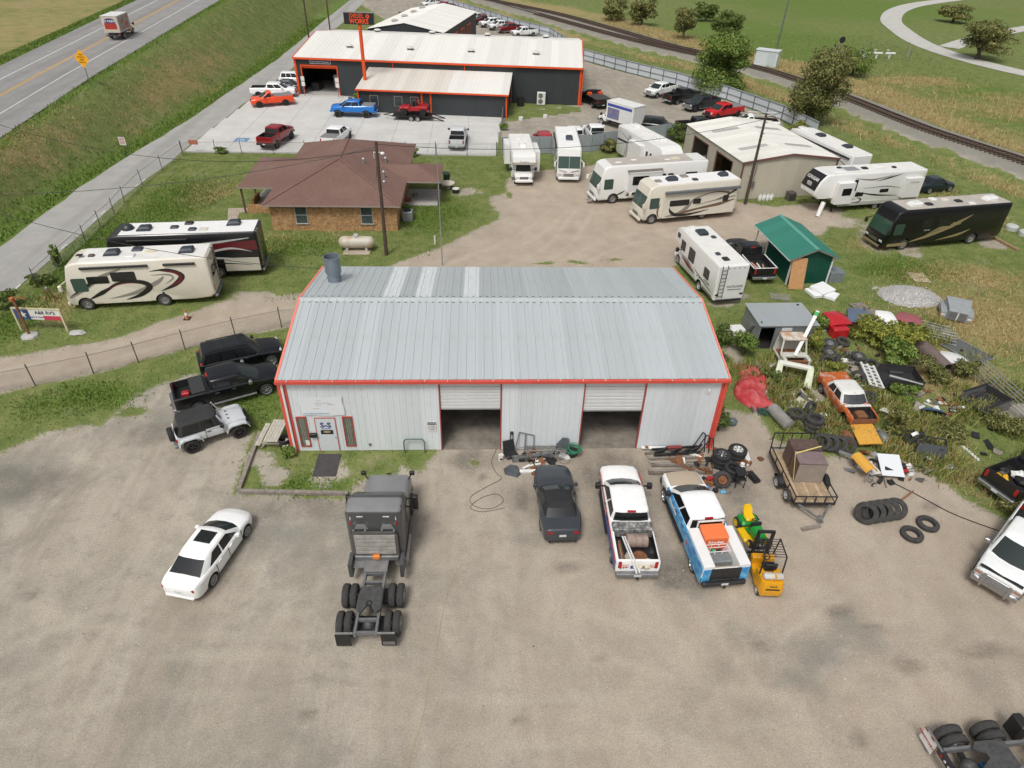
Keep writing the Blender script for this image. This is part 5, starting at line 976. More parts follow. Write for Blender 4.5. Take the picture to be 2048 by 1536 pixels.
# --- truck yard along the white fence
pickup('white_pickup','white crew cab pickup with black guard by the white sheet fence',(37.8,81.2),R(-140),'#e8eae9',4.0,'crew','open',rim='steel',far=True)
pickup('black_pickup','black dual wheel pickup backed out of the fence row',(40.3,77.6),R(32),'#101114',4.2,'crew','open',rim='steel',dually=True,far=True,r=.38)
pickup('charcoal_pickup','charcoal crew cab pickup between the black and the red fence pickups',(42.0,73.3),R(-148),'#22262a',3.9,'crew','open',rim='black',far=True)
pickup('red_pickup','bright red crew cab pickup with black front guard along the white fence',(44.0,69.2),R(-150),'#c0121c',4.2,'crew','cover',rim='black',bump=BLK,far=True,front='b')
v,d = pickup('flatbed_truck','black flatbed pickup with two orange boxes beside the workshop corner',(26.6,75.3),R(108),'#15171a',4.1,'reg','none',rim='steel',dually=True,far=True,bump=BLK,r=.4)
MB().bbox(d['xt'] - .1,d['xc'] - .1,-1.2,1.2,1.37,1.46,.02).build('flat_bed',M('flatbed_deck',(.05,.05,.05),.7,var=.2),v); MB().box(d['xc'] - .16,d['xc'] - .1,-1.1,1.1,1.46,1.95).build('headache_rack',BLKM,v)
for s in (-1,1): MB().bbox(d['xc'] - .7,d['xc'] - .2,s * .85 - .3,s * .85 + .3,1.46,1.75,.03).build('tool_box',ORANGE,v)
car('red_car','red car roof showing over the grey sheet fence',(17.7,54.9),R(95),'#a3202a','suv',2.6,far=True)
pickup('white_pickup','white pickup cab behind the grey fence next to the red car',(21.6,56.2),R(94),'#eceeee',3.9,'crew','open',rim='steel',far=True,bigm=.08)
pickup('white_pickup','white pickup cab behind the grey fence next to the box truck',(24.4,57.4),R(94),'#eceeee',3.9,'crew','open',rim='steel',far=True,bigm=.08)
car('black_suv','black SUV behind the white box truck in the truck yard',(33.4,61.5),R(-20),'#101216','suv',2.9,far=True,cat='SUV')
pickup('black_pickup','black pickup bed behind the beige shed',(38.6,61.6),R(10),'#15161a',3.9,'crew','open',rim='steel',far=True)
v,d = pickup('white_truck','white ladder rack truck behind the beige shed roof',(46.3,63.2),R(172),'#eef0ef',4.1,'reg','open',rim='steel',far=True)
m = MB()
for y in (-.8,.8): m.tube([(d['xt'] + .2,y,1.36),(d['xt'] + .2,y,2.05),(d['xwb'] - .8,y,2.05)],.03)
m.build('ladder_rack',WHITE,v)
# box truck in the yard
def box_truck(name,label,loc,rz,cabc,z=0.,L=4.6,H=2.3,boxm=WHITE,group=None):
 root = thing(name,label,'box truck',(*loc,z),rz,group); c = paint(cabc); xw = 2.0
 MB().bbox(-L / 2 - 1.0,L / 2 - 1.0,-1.15,1.15,.95,.95 + H,.04).build('cargo_box',boxm,root); MB().box(-L / 2 - .99,L / 2 - 1.0,-.45,.45,.55,.95).build('frame',BLKM,root)
 MB().box(-L / 2 - 1.05,L / 2 - .95,-1.18,1.18,.9 + H,.955 + H).build('roof_cap',WPLASTIC,root)
 st = [(L / 2 - .98,.95,.5,1.25,1.27),(xw - .1,.96,.48,1.2,1.24),(xw + .3,.95,.48,1.08,1.2),(xw + .75,.86,.55,.95,1.05),(xw + .85,.7,.62,.8,.86)]
 cut = MB(); arch(cut,xw + .15,.96,.48); me = body_mesh(('bt',L),st,cut); me.materials[0] = c; ob('body',me,root)
 cabin(root,dict(xf=xw + .1,xr=L / 2 - .98,xtf=xw - .45,xtr=L / 2 - .95,wb=.92,wt=.78,z0=1.18,z1=1.95,win=[(0,.9)],cp=.02),c)
 for s in (-1,1): wheel(root,xw + .15,s * .82,.4,.24,'dual'); wheel(root,-xw + .1,s * .88,.4,.42,'dual')
 MB().bbox(-L / 2 - 1.15,-L / 2 - .95,-1.0,1.0,.45,.6,.03).build('rear_bumper',BLKM,root); MB().bbox(xw + .8,xw + .95,-.9,.9,.5,.68,.03).build('front_bumper',BLKM,root)
 for s in (-1,1): MB().box(-L / 2 - 1.02,-L / 2 - .99,s * .8 - .1,s * .8 + .1,.68,.8).build('tail_light',RED,root)
 mirrors(root,xw + .0,.95,1.45,BLK,.15); return root
v = box_truck('box_truck','white box truck with blue advertising panel in the truck yard',(28.3,63.5),R(128),'#eceeee')
ad = MB().box(-3.1,1.1,1.152,1.165,1.1,3.0).build('advert_panel',WPLASTIC,v); MB().box(-3.1,1.1,1.166,1.17,2.65,3.0).build('print',M('advert_blue',(.05,.08,.35),.5),ad); MB().box(-1.0,1.0,1.166,1.17,1.2,2.5).build('print',M('advert_photo',(.25,.2,.2),.5,col2=(.1,.15,.4),thr=.5,scale=3),ad)
MB().box(-3.312,-3.3,-1.0,1.0,1.1,3.1).build('roller_door',WPLASTIC,v)
v = box_truck('box_truck','yellow cab box truck driving along the highway',(-44.7,89.3),R(93.2),'#e8a312',float(hw_z(89.3)) + .03,4.4,2.2,M('wrapped_box',(.55,.5,.45),.5,var=.2,scale=1.5))
ad = MB().box(-3.22,-3.2,-.98,.98,1.15,2.95).build('advert_panel',M('advert_cream',(.6,.52,.4),.5),v); MB().sphere((-3.225,0,2.45),.008,.85,.4,16,6).build('print',M('advert_navy',(.03,.04,.16),.5),ad); MB().box(-3.235,-3.222,-.85,.85,1.4,2.2).build('print',M('advert_red',(.4,.04,.03),.5,var=.3,scale=5),ad); lettering('RV PAINT',.42,WPLASTIC,ad,(-3.24,0,2.45),(R(90),0,R(-90)),.01)
MB().box(-2.9,.8,-1.165,-1.152,1.2,2.9).build('advert_panel',M('advert_side',(.42,.36,.33),.5,col2=(.45,.06,.04),thr=.55,scale=1.1),v)
# --- rows stored behind the workshop
cols = ['#e9ebea','#7a1218','#e9ebea','#eceeee','#5c1018','#e8e8e6','#1a1c20','#6d1720','#20242a','#8c1a20','#eceeee']
lab = ['white pickup at the near end of the storage row behind the workshop','maroon pickup second in the storage row behind the workshop','white pickup third in the storage row along the far fence','white pickup fourth in the storage row along the far fence','maroon pickup in the middle of the storage row along the far fence','cream pickup sixth in the storage row along the far fence','black pickup seventh in the storage row along the far fence','wine red pickup eighth in the storage row along the far fence','dark pickup ninth in the storage row along the far fence','red pickup tenth in the storage row along the far fence','white pickup at the top end of the storage row']
for k in range(11):
 x,y = ((19.4,131.5),(16.6,136),(14.6,139.6),(12.7,143.2),(10.9,146.8),(9.1,150.4),(7.2,154.2),(5.4,158),(3.4,162),(.8,168),(-2.4,173))[k]
 pickup(lab[k].split()[0].replace('wine','dark_red') + '_pickup',lab[k],(x,y),R(205),cols[k],3.7,'crew' if k % 2 else 'ext','open',rim='steel',far=True,group='trucks stored behind the workshop')
car('black_car','dark car at the top of the frame behind the rear workshop',(-8,150),R(120),'#15171b','suv',2.8,far=True); car('white_van','white van at the top of the frame behind the rear workshop',(-4.0,152),R(200),'#e9ebea','suv',2.9,far=True,cat='van')
car('dark_sedan','dark teal sedan parked behind the white travel trailer',(58.6,41.0),R(15),'#16262b','sedan',2.7,far=True)
dv,d = pickup('black_pickup','black dual wheel pickup with scrap wood beside the white motorhome',(32.3,22.6),R(94),'#0f1116',4.2,'ext','open',rim='steel',dually=True,r=.39,bedrail=1)
for s in (-1,1): MB().box(d['xt'] + .05,d['xc'] - .1,s * .94 - .05,s * .94 + .05,d['zr'] + .005,d['zr'] + .03).build('bed_rail_cap',WPLASTIC,dv)
MB().box(d['xt'],d['xt'] + .1,-.98,.98,d['zr'] + .005,d['zr'] + .03).build('gate_cap',WPLASTIC,dv)
for k in range(4): m = MB(); m.bar((0,0,0),(1.1,.3 * k - .3,.1),.12,.04); solo('scrap_board',m,[WOOD,WPLASTIC,M('salmon_board',(.62,.27,.2),.7),WOODG][k],['brown board in the dual wheel pickup bed','white board in the dual wheel pickup bed','salmon board in the dual wheel pickup bed','grey board in the dual wheel pickup bed'][k],'board',(*at(dv,d['xt'] + .5 + .1 * k,-.2 + .15 * k),.86 + .03 * k),dv.rotation_euler.z)
# ================================================================ motorhomes and trailers
def profile_body(prof,W,bev=.1,mats=None,cut=None,name='body'):
 """side profile (x,z) swept across the width with rounded edges"""
 xs = [p[0] for p in prof]; zs = [p[1] for p in prof]; cx,cz = (min(xs) + max(xs)) / 2,(min(zs) + max(zs)) / 2; sx,sz = 1 - 2 * bev / (max(xs) - min(xs)),1 - 2 * bev / (max(zs) - min(zs))
 ins = [(cx + (x - cx) * sx,cz + (z - cz) * sz) for x,z in prof]; mid = [(cx + (x - cx) * (1 + sx) / 2 ,cz + (z - cz) * (.3 + .7 * (1 + sz) / 2 if 0 else (1 + sz) / 2)) for x,z in prof]
 rr = [[(x,-W / 2,z) for x,z in ins],[(x,-W / 2 + bev * .3,z) for x,z in mid],[(x,-W / 2 + bev,z) for x,z in prof],[(x,W / 2 - bev,z) for x,z in prof],[(x,W / 2 - bev * .3,z) for x,z in mid],[(x,W / 2,z) for x,z in ins]]
 m = MB(); m.loft(rr); me = m.mesh(name,mats)
 bm = bmesh.new(); bm.from_mesh(me); bmesh.ops.recalc_face_normals(bm,faces=bm.faces); bm.to_mesh(me); bm.free()
 if cut: me = bool_cut(me,cut,name)
 me.shade_smooth(); me.set_sharp_from_angle(angle=R(32)); return me
def swoosh(root,W,side,pts,wds,mat,off=.012,n=8,name='stripe'):
 """flat painted band on a side; pts (x,z), tapering widths"""
 P_ = smooth_pts([(a,b) for a,b in pts],n); ws = np.interp(np.linspace(0,1,len(P_)),np.linspace(0,1,len(wds)),wds); up,lo = [],[]
 for k,p in enumerate(P_):
  a,b = Vector(P_[max(0,k - 1)]),Vector(P_[min(len(P_) - 1,k + 1)]); d = (b - a).normalized(); nn = Vector((-d.y,d.x)); q = Vector(p); up.append(q + nn * ws[k] / 2); lo.append(q - nn * ws[k] / 2)
 y = side * (W / 2 + off); m = MB(); N = len(P_); m.add([(p.x,y,p.y) for p in up] + [(p.x,y,p.y) for p in lo],[(k,k + 1,N + k + 1,N + k) if side < 0 else (k + 1,k,N + k,N + k + 1) for k in range(N - 1)]); return m.build(name,mat,root)
def sidewin(root,W,side,x0,x1,z0,z1,mat=GLASS,name='side_window',frame=BLK):
 y = side * W / 2; m = MB(); b = .07; y0_,y1_ = sorted((y - side * .02,y + side * .022))
 m.prism([(x0 + b,z0),(x1 - b,z0),(x1,z0 + b),(x1,z1 - b),(x1 - b,z1),(x0 + b,z1),(x0,z1 - b),(x0,z0 + b)],y0_,y1_,'y'); o = m.build(name,mat,root); return o
def roof_ac(root,x,y,z,mat,L=1.0,name='roof_air_conditioner'):
 m = MB(); m.loft([[(x - L / 2,y - .36,z),(x + L / 2,y - .36,z),(x + L / 2,y + .36,z),(x - L / 2,y + .36,z)],[(x - L / 2,y - .36,z + .2),(x + L / 2 - .1,y - .36,z + .16),(x + L / 2 - .1,y + .36,z + .16),(x - L / 2,y + .36,z + .2)],[(x - L / 2 + .06,y - .28,z + .32),(x + L / 2 - .3,y - .26,z + .3),(x + L / 2 - .3,y + .26,z + .3),(x - L / 2 + .06,y + .28,z + .32)]]); o = m.build(name,mat,root)
 MB().box(x - L / 2 - .008,x - L / 2,y - .25,y + .25,z + .06,z + .2).build('grille',BLK,o); return o
def roof_vent(root,x,y,z,mat=WPLASTIC,s=.3): return MB().bbox(x - s,x + s,y - s * .9,y + s * .9,z,z + .12,.05).build('roof_vent',mat,root)
DOMEM = M('dark_dome',(.03,.035,.04),.4)
def ladder(root,x,y0_,z0_,z1_,mat=BLKM):
 m = MB()
 for s in (-.2,.2): m.tube([(x,y0_ + s,z0_),(x,y0_ + s,z1_),(x + .35,y0_ + s,z1_ + .03)],.022)
 n = int((z1_ - z0_) / .3)
 for k in range(n): m.cyl((x,y0_ - .2,z0_ + .15 + k * .3),(x,y0_ + .2,z0_ + .15 + k * .3),.018)
 m.build('ladder',mat,root)
RVW = M('rv_white',(.74,.74,.72),.3,var=.03,coat=.3); RVC = M('rv_cream',(.66,.62,.53),.3,var=.03,coat=.3); RVROOF = M('rv_roof',(.72,.71,.68),.6,var=.06,scale=1.2); RVTAN = M('rv_roof_worn',(.42,.39,.35),.8,var=.12,scale=1); RVK = paint('#0c0d10')
ACD = M('ac_dark',(.035,.045,.06),.5); S_BLK = M('decal_black',(.018,.017,.018),.35); S_GRY = M('decal_grey',(.25,.23,.2),.4); S_BRN = M('decal_brown',(.16,.1,.06),.4); S_RED = M('decal_maroon',(.13,.012,.02),.4); S_TAN = M('decal_gold',(.25,.2,.1),.4); S_SIL = M('decal_silver',(.42,.42,.4),.4)
def class_a(name,label,loc,rz,wb,fo,ro,body,roofm,H=3.65,W=2.5,wr=.46,skirt=.42,glass=M('rv_windscreen',(.05,.085,.072),.1,spec=.4),rim='truck',tandem=False,group=None,blackfront=False):
 root = thing(name,label,'motorhome',(*loc,0),rz,group); xf,xr = wb / 2 + fo,-wb / 2 - ro
 prof = [(xr,skirt + .35),(xr + .35,skirt + .1),(xr + 1.4,skirt),(xf - .25,skirt - .02),(xf - .02,skirt + .2),(xf + .05,1.0),(xf - .06,1.42),(xf - .42,2.72),(xf - .62,H - .26),(xf - 1.0,H - .06),(xf - 1.5,H),(xr + .12,H),(xr,H - .12)]
 cut = MB(); arch(cut,wb / 2,W / 2,wr + .1,.34); arch(cut,-wb / 2,W / 2,wr + .1,.34)
 ob('body',profile_body(prof,W,.12,[body,BLK],cut),root)
 MB().bbox(xr + .15,xf - 1.45,-W / 2 + .16,W / 2 - .16,H - .02,H + .012,.01).build('roof',roofm,root)
 for s in (-1,1):
  wheel(root,wb / 2,s * (W / 2 - .18),wr,.28,rim); wheel(root,-wb / 2,s * (W / 2 - .18),wr,.28,rim)
  # windscreen halves, following the raked front
  m = MB(); y0_,y1_ = (s * .012,s * (W / 2 - .1)); yy = sorted((y0_,y1_)); f = lambda z: xf - .06 - (z - 1.42) * .277 + .012
  v = [(f(1.5),yy[0],1.5),(f(1.5),yy[1],1.5),(f(2.66),yy[1],2.66),(f(2.66),yy[0],2.66)]; m.add(v,[(0,1,2,3)]); m.build('windscreen',glass,root)
  sidewin(root,W - .06 * 0,s,xf - 1.62,xf - .68,1.5,2.5,glass,'cab_window')
  m = MB(); m.bbox(xf - .1,xf + .15,s * (W / 2 + .26) - .1,s * (W / 2 + .26) + .1,1.75,2.15,.04); m.bar((xf - .35,s * (W / 2 - .05),2.35),(xf,s * (W / 2 + .24),2.15),.06,.06); m.build('mirror',body if not blackfront else BLK,root)
  MB().bbox(xf - .06,xf + .07,s * (W / 2 - .35) - .2,s * (W / 2 - .35) + .2,.84,1.02,.03).build('headlight',LAMP,root)
  MB().box(xr - .01,xr + .03,s * (W / 2 - .2) - .07,s * (W / 2 - .2) + .07,1.0,1.5).build('tail_light',RED,root)
  for k in range(5): x0_ = xr + ro + .8 + k * (wb - 1.9) / 5; MB().box(x0_ + .02,x0_ + (wb - 1.9) / 5 - .03,s * W / 2 - .008,s * W / 2 + .008,skirt + .08,skirt + .62).build('locker_door',body,root)
 for k in range(5): MB().box(xf + .04,xf + .075,-.55,.55,.72 + k * .06,.75 + k * .06).build('grille_bar',CHROME,root)
 MB().bbox(xf - .05,xf + .16,-W / 2 + .15,W / 2 - .15,.4,.62,.05).build('front_bumper',body,root); MB().bbox(xr - .12,xr + .1,-W / 2 + .15,W / 2 - .15,.5,.68,.03).build('rear_bumper',STEEL,root)
 MB().box(xr - .012,xr + .01,-.75,.75,1.9,2.7).build('rear_window',GLASS,root)
 return root,dict(xf=xf,xr=xr,W=W,H=H,wb=wb)
# beige motorhome by the sign
v,d = class_a('beige_motorhome','cream motorhome with dark swoosh graphics parked beside the drive',(-15.25,16.65),R(-173.0),5.15,1.15,3.55,RVC,RVROOF)
W = d['W']
for s in (1,-1):
 sidewin(v,W,s,.6,2.0,2.05,2.6); sidewin(v,W,s,-1.2,.4,2.15,2.85)
 MB().bbox(-2.2,2.2,s * (W / 2 + .06) - .07,s * (W / 2 + .06) + .07,3.2,3.34,.02).build('awning',BLK,v); MB().bbox(-5.3,-3.2,s * (W / 2 + .06) - .07,s * (W / 2 + .06) + .07,3.2,3.34,.02).build('awning',BLK,v)
 swoosh(v,W,s,[(3.5,1.05),(2.4,1.7),(1.0,2.55),(-.4,3.1)],[.1,.34,.3,.06],S_GRY); swoosh(v,W,s,[(3.4,1.2),(2.2,1.85),(1.5,2.3)],[.02,.2,.16],S_BLK,.016)
 swoosh(v,W,s,[(2.2,.9),(1.3,1.35),(.1,2.0)],[.06,.3,.02],S_BLK,.016); swoosh(v,W,s,[(1.3,1.35),(.1,2.0),(-1.3,2.05),(-1.9,1.65),(-1.2,1.05),(-.1,.7)],[.02,.18,.3,.42,.28,.02],S_BLK,.018); swoosh(v,W,s,[(1.0,1.5),(.0,1.95),(-1.2,2.0)],[.02,.08,.02],S_RED,.02)
 swoosh(v,W,s,[(.9,.85),(-.8,1.2),(-2.4,1.9),(-3.0,2.35)],[.02,.26,.3,.08],S_GRY,.014); swoosh(v,W,s,[(-2.2,2.8),(-3.4,2.85),(-4.2,2.35),(-3.6,1.7),(-2.6,1.25)],[.02,.2,.42,.3,.02],S_BLK,.016); swoosh(v,W,s,[(-2.9,2.8),(-3.9,2.6),(-4.1,2.1),(-3.3,1.55)],[.02,.2,.2,.02],S_RED,.02); swoosh(v,W,s,[(-2.2,2.5),(-3.3,2.5),(-3.6,2.2),(-3.0,1.8)],[.02,.12,.12,.02],S_GRY,.018)
 MB().box(-2.75,-2.6,s * W / 2 - .02,s * W / 2 + .02,.95,1.15).build('fuel_cap',BLK,v)
roof_ac(v,.35,.0,3.66,ACD); roof_ac(v,-4.6,.1,3.66,ACD,1.0); roof_vent(v,-1.2,-.55,3.66,ACD,.35); roof_vent(v,-1.0,.5,3.66); roof_vent(v,1.6,.2,3.66,M('brown_vent',(.1,.07,.06),.6),.2)
m = MB(); m.cyl((2.3,.3,3.66),(2.3,.3,3.8),.03); m.box(2.1,2.5,.15,.45,3.8,3.84); m.build('antenna',BLK,v); MB().sphere((-2.2,-.1,3.66),.45,.3,.08,12,4,lo=0).build('roof_patch',M('yellowed_plastic',(.6,.55,.4),.6),v); ladder(v,d['xr'] - .05,-.7,.9,3.6)
# burgundy motorhome behind it
v,d = class_a('burgundy_motorhome','black and burgundy motorhome with silver swooshes behind the cream motorhome',(-13.25,20.95),R(-174.5),6.3,1.6,3.3,paint('#121216'),M('rv_roof_bright',(.78,.78,.77),.55,var=.03),3.75,2.5)
W = d['W']; LOWC = M('rv_lower_tan',(.5,.47,.4),.35,coat=.3)
for s in (1,-1):
 MB().box(d['xr'] + .14,-d['wb'] / 2 - .6,s * W / 2 - .006,s * W / 2 + .008,.62,1.7).build('lower_panel',LOWC,v); MB().box(-d['wb'] / 2 + .6,d['wb'] / 2 - .6,s * W / 2 - .006,s * W / 2 + .008,.5,1.45).build('lower_panel',LOWC,v)
 swoosh(v,W,s,[(2.5,2.95),(0,2.6),(-2.6,2.9),(-5.9,3.3)],[.02,.1,.24,.05],S_SIL); swoosh(v,W,s,[(-1,2.35),(-3,2.6),(-6.35,2.72)],[.02,.55,.8],M('deep_burgundy',(.11,.01,.016),.25,coat=.3),.014); swoosh(v,W,s,[(0,1.8),(-2.4,2.15),(-4.4,2.5),(-5.9,2.2)],[.02,.18,.16,.02],S_SIL,.018); swoosh(v,W,s,[(-.5,1.55),(-3,1.75),(-5.6,1.55)],[.02,.16,.03],S_SIL,.016); swoosh(v,W,s,[(-1.5,1.2),(-3.5,1.3),(-5.8,1.1)],[.02,.1,.02],S_BLK,.016)
 for x0_,x1_ in ((2.3,3.0),(1.0,1.7),(-.6,.1)): sidewin(v,W,s,x0_,x1_,2.0,2.65,M('pale_glass',(.2,.2,.18),.15))  # pale grey panes
 MB().bbox(-1.5,2.8,s * (W / 2 + .05) - .06,s * (W / 2 + .05) + .06,3.28,3.4,.02).build('awning',BLK,v)
roof_ac(v,1.7,.2,3.76,ACD); roof_ac(v,-4.6,-.35,3.76,ACD); MB().sphere((2.9,0,3.76),.45,.45,.42,16,6,lo=0).build('satellite_dome',DOMEM,v,40); roof_vent(v,-.4,.0,3.76,ACD,.28); roof_vent(v,-1.8,.5,3.76,ACD,.28); roof_vent(v,-1.3,-.7,3.76,BLK,.3); MB().box(-2.9,-2.3,.2,.8,3.77,3.81).build('roof_patch',RVC,v); ladder(v,d['xr'] - .05,.75,.9,3.7,CHROME)
# white motorhomes on the dirt lot
v,d = class_a('cream_motorhome','white and cream motorhome with brown swirls and grey awning',(28.3,33.05),R(-165.9),5.3,1.1,3.5,RVC,M('rv_roof_bright',(.78,.78,.77),.55,var=.03),3.65)
W = d['W']
for s in (1,-1):
 MB().box(-5.7,1.75,s * (W / 2 + .14) - .15,s * (W / 2 + .14) + .15,.62,2.95).build('slide_out',RVC,v); W2 = W + .58; MB().bbox(-5.9,1.85,s * (W2 / 2 + .1) - .13,s * (W2 / 2 + .1) + .13,2.93,3.16,.03).build('awning',M('awning_grey',(.13,.14,.15),.6),v)
 sidewin(v,W2,s,-.8,1.2,1.7,2.25); sidewin(v,W2,s,-2.0,-1.2,1.75,2.25); sidewin(v,W2,s,-4.9,-4.3,1.75,2.35)
 swoosh(v,W2,s,[(1.5,.75),(.2,.95),(-.6,1.45),(-1.3,2.2),(-3,2.75)],[.06,.34,.4,.22,.02],S_GRY); swoosh(v,W2,s,[(.9,.8),(-.5,1.05),(-2,1.3),(-4,1.55),(-5.6,1.9)],[.02,.24,.18,.3,.06],S_BRN,.016); swoosh(v,W2,s,[(1.2,1.6),(1.0,1.2),(.4,.85),(-1,.8),(-3,1.1)],[.02,.24,.3,.22,.02],S_BLK,.018); swoosh(v,W2,s,[(-2.2,2.6),(-3.6,2.75),(-4.8,2.55),(-4.6,2.2)],[.02,.1,.2,.1],S_BRN,.016); swoosh(v,W2,s,[(-3.2,1.9),(-4.6,2.3),(-5.6,2.85)],[.02,.12,.2],S_BLK,.018); swoosh(v,W2,s,[(-1.5,1.6),(-3.5,1.95),(-5.6,2.2)],[.02,.1,.14],S_GRY,.02)
 swoosh(v,W,s,[(2.0,.6),(2.2,1.2),(2.0,1.9)],[.04,.2,.04],S_BRN)
roof_ac(v,.6,.1,3.66,ACD); roof_ac(v,-4.8,.0,3.66,ACD,.8); roof_vent(v,2.0,.2,3.66,S_GRY,.3); roof_vent(v,-1.0,-.5,3.66,S_GRY,.35); roof_vent(v,-1.6,.55,3.66,ACD,.26)
v,d = class_a('white_motorhome','long white motorhome with worn tan roof and open slide-out',(26.45,38.25),R(-167.5),7.2,1.75,2.7,RVW,RVTAN,3.75,2.5,.48)
W = d['W']
for s in (1,-1):
 MB().box(-1.2,2.3,s * (W / 2 + .2) - .22,s * (W / 2 + .2) + .22,1.2,3.1).build('slide_out',RVW,v); W2 = W + .84; MB().add([(-1.3,s * (W2 / 2 + .02),3.02),(2.4,s * (W2 / 2 + .02),3.02),(2.4,s * (W / 2 - .05),3.3),(-1.3,s * (W / 2 - .05),3.3)],[(0,1,2,3),(3,2,1,0)]).build('slide_awning',M('awning_tan',(.3,.27,.24),.7),v)
 sidewin(v,W2,s,.2,1.9,1.9,2.75); sidewin(v,W,s,-2.6,-2.0,1.95,2.7); sidewin(v,W,s,-5.2,-3.9,2.1,2.7); sidewin(v,W,s,-1.8,-1.3,2,2.7)
 swoosh(v,W,s,[(3.6,.8),(2.8,1.05),(2.4,1.3)],[.03,.16,.02],S_BLK); swoosh(v,W,s,[(2.3,.8),(0,.95),(-2.5,.9)],[.1,.22,.1],S_BLK,.03)
for x,y in ((3.0,.2),(1.2,-.2),(-2.2,.3)): MB().sphere((x,y,3.76),.35,.2,.05,10,3,lo=0).build('roof_patch',RVROOF,v)
MB().bbox(-3.6,-2.7,-.4,.4,3.762,3.775,.004).build('roof_patch',M('yellowed_plastic',(.6,.55,.4),.6),v); MB().bbox(d['xr'] + .2,d['xr'] + 1.6,-1.05,1.05,3.765,3.8,.01).build('rear_deck',RVW,v); MB().bbox(d['xf'] + .2,d['xf'] + .7,.4,.9,.35,.42,.02).build('step',ALU,v)
v,d = class_a('black_motorhome','long black motorhome with gold swooshes on the grass',(50.55,27.75),R(-169.0),7.15,2.2,2.95,RVK,RVTAN,3.7,2.5,.5,glass=M('green_glass',(.03,.07,.05),.08),blackfront=True)
W = d['W']
for s in (1,-1):
 swoosh(v,W,s,[(3.2,.75),(1.4,1.2),(-.8,2.0),(-2.6,2.9)],[.03,.3,.42,.03],S_TAN); swoosh(v,W,s,[(1.6,1.3),(.3,1.9),(-1.6,2.15),(-.7,2.3)],[.02,.2,.16,.02],S_TAN,.016); swoosh(v,W,s,[(.4,.7),(-1.8,1.1),(-3.0,1.55)],[.02,.26,.02],S_TAN,.016)
 MB().box(3.4,5.3,s * W / 2 - .01,s * W / 2 + .01,.45,.72).build('lower_panel',S_TAN,v); sidewin(v,W,s,1.4,2.4,2.0,2.75); sidewin(v,W,s,-.6,.8,2.0,2.75); lettering('ENCORE',.16,S_SIL,v,(1.7,s * (W / 2 + .012),1.75),(R(90),0,0 if s < 0 else math.pi))
MB().bbox(d['xf'] - .02,d['xf'] + .17,-W / 2 + .2,W / 2 - .2,.38,.6,.04).build('front_apron',S_TAN,v)
for x,y,c in ((3.0,.2,RVW),(-4.8,.2,RVW)): roof_ac(v,x,y,3.71,c,1.1)
roof_vent(v,1.6,.3,3.71,BLK,.3); roof_vent(v,-1.6,.1,3.71,BLK,.3); roof_vent(v,.4,-.7,3.71); roof_vent(v,-2.4,.8,3.71,RVW,.25); roof_vent(v,-.6,-.4,3.71,RVC,.3)
v,d = class_a('white_motorhome','white motorhome facing the dirt lot in front of the grey fence',(19.55,45.9),R(-92),5.2,1.2,1.7,RVW,M('rv_roof_bright',(.78,.78,.77),.55,var=.03),3.6)
W = d['W']; roof_ac(v,.6,.1,3.61,ACD); roof_vent(v,-1.4,-.4,3.61,RVROOF); roof_vent(v,-2.2,.4,3.61,RVROOF)
for s in (1,-1):
 swoosh(v,W,s,[(3.4,1.0),(1,1.6),(-3,1.5)],[.1,.3,.1],S_BLK); sidewin(v,W,s,-1.2,1.2,2,2.6); MB().bbox(-3.2,2.2,s * (W / 2 + .06) - .07,s * (W / 2 + .06) + .07,3.1,3.26,.02).build('awning',BLK,v)
for s in (-1,1): MB().bar((d['xf'] + .04,s * .2,1.15),(d['xf'] + .02,s * 1.05,1.35),.05,.03).build('nose_trim',S_BRN,v)
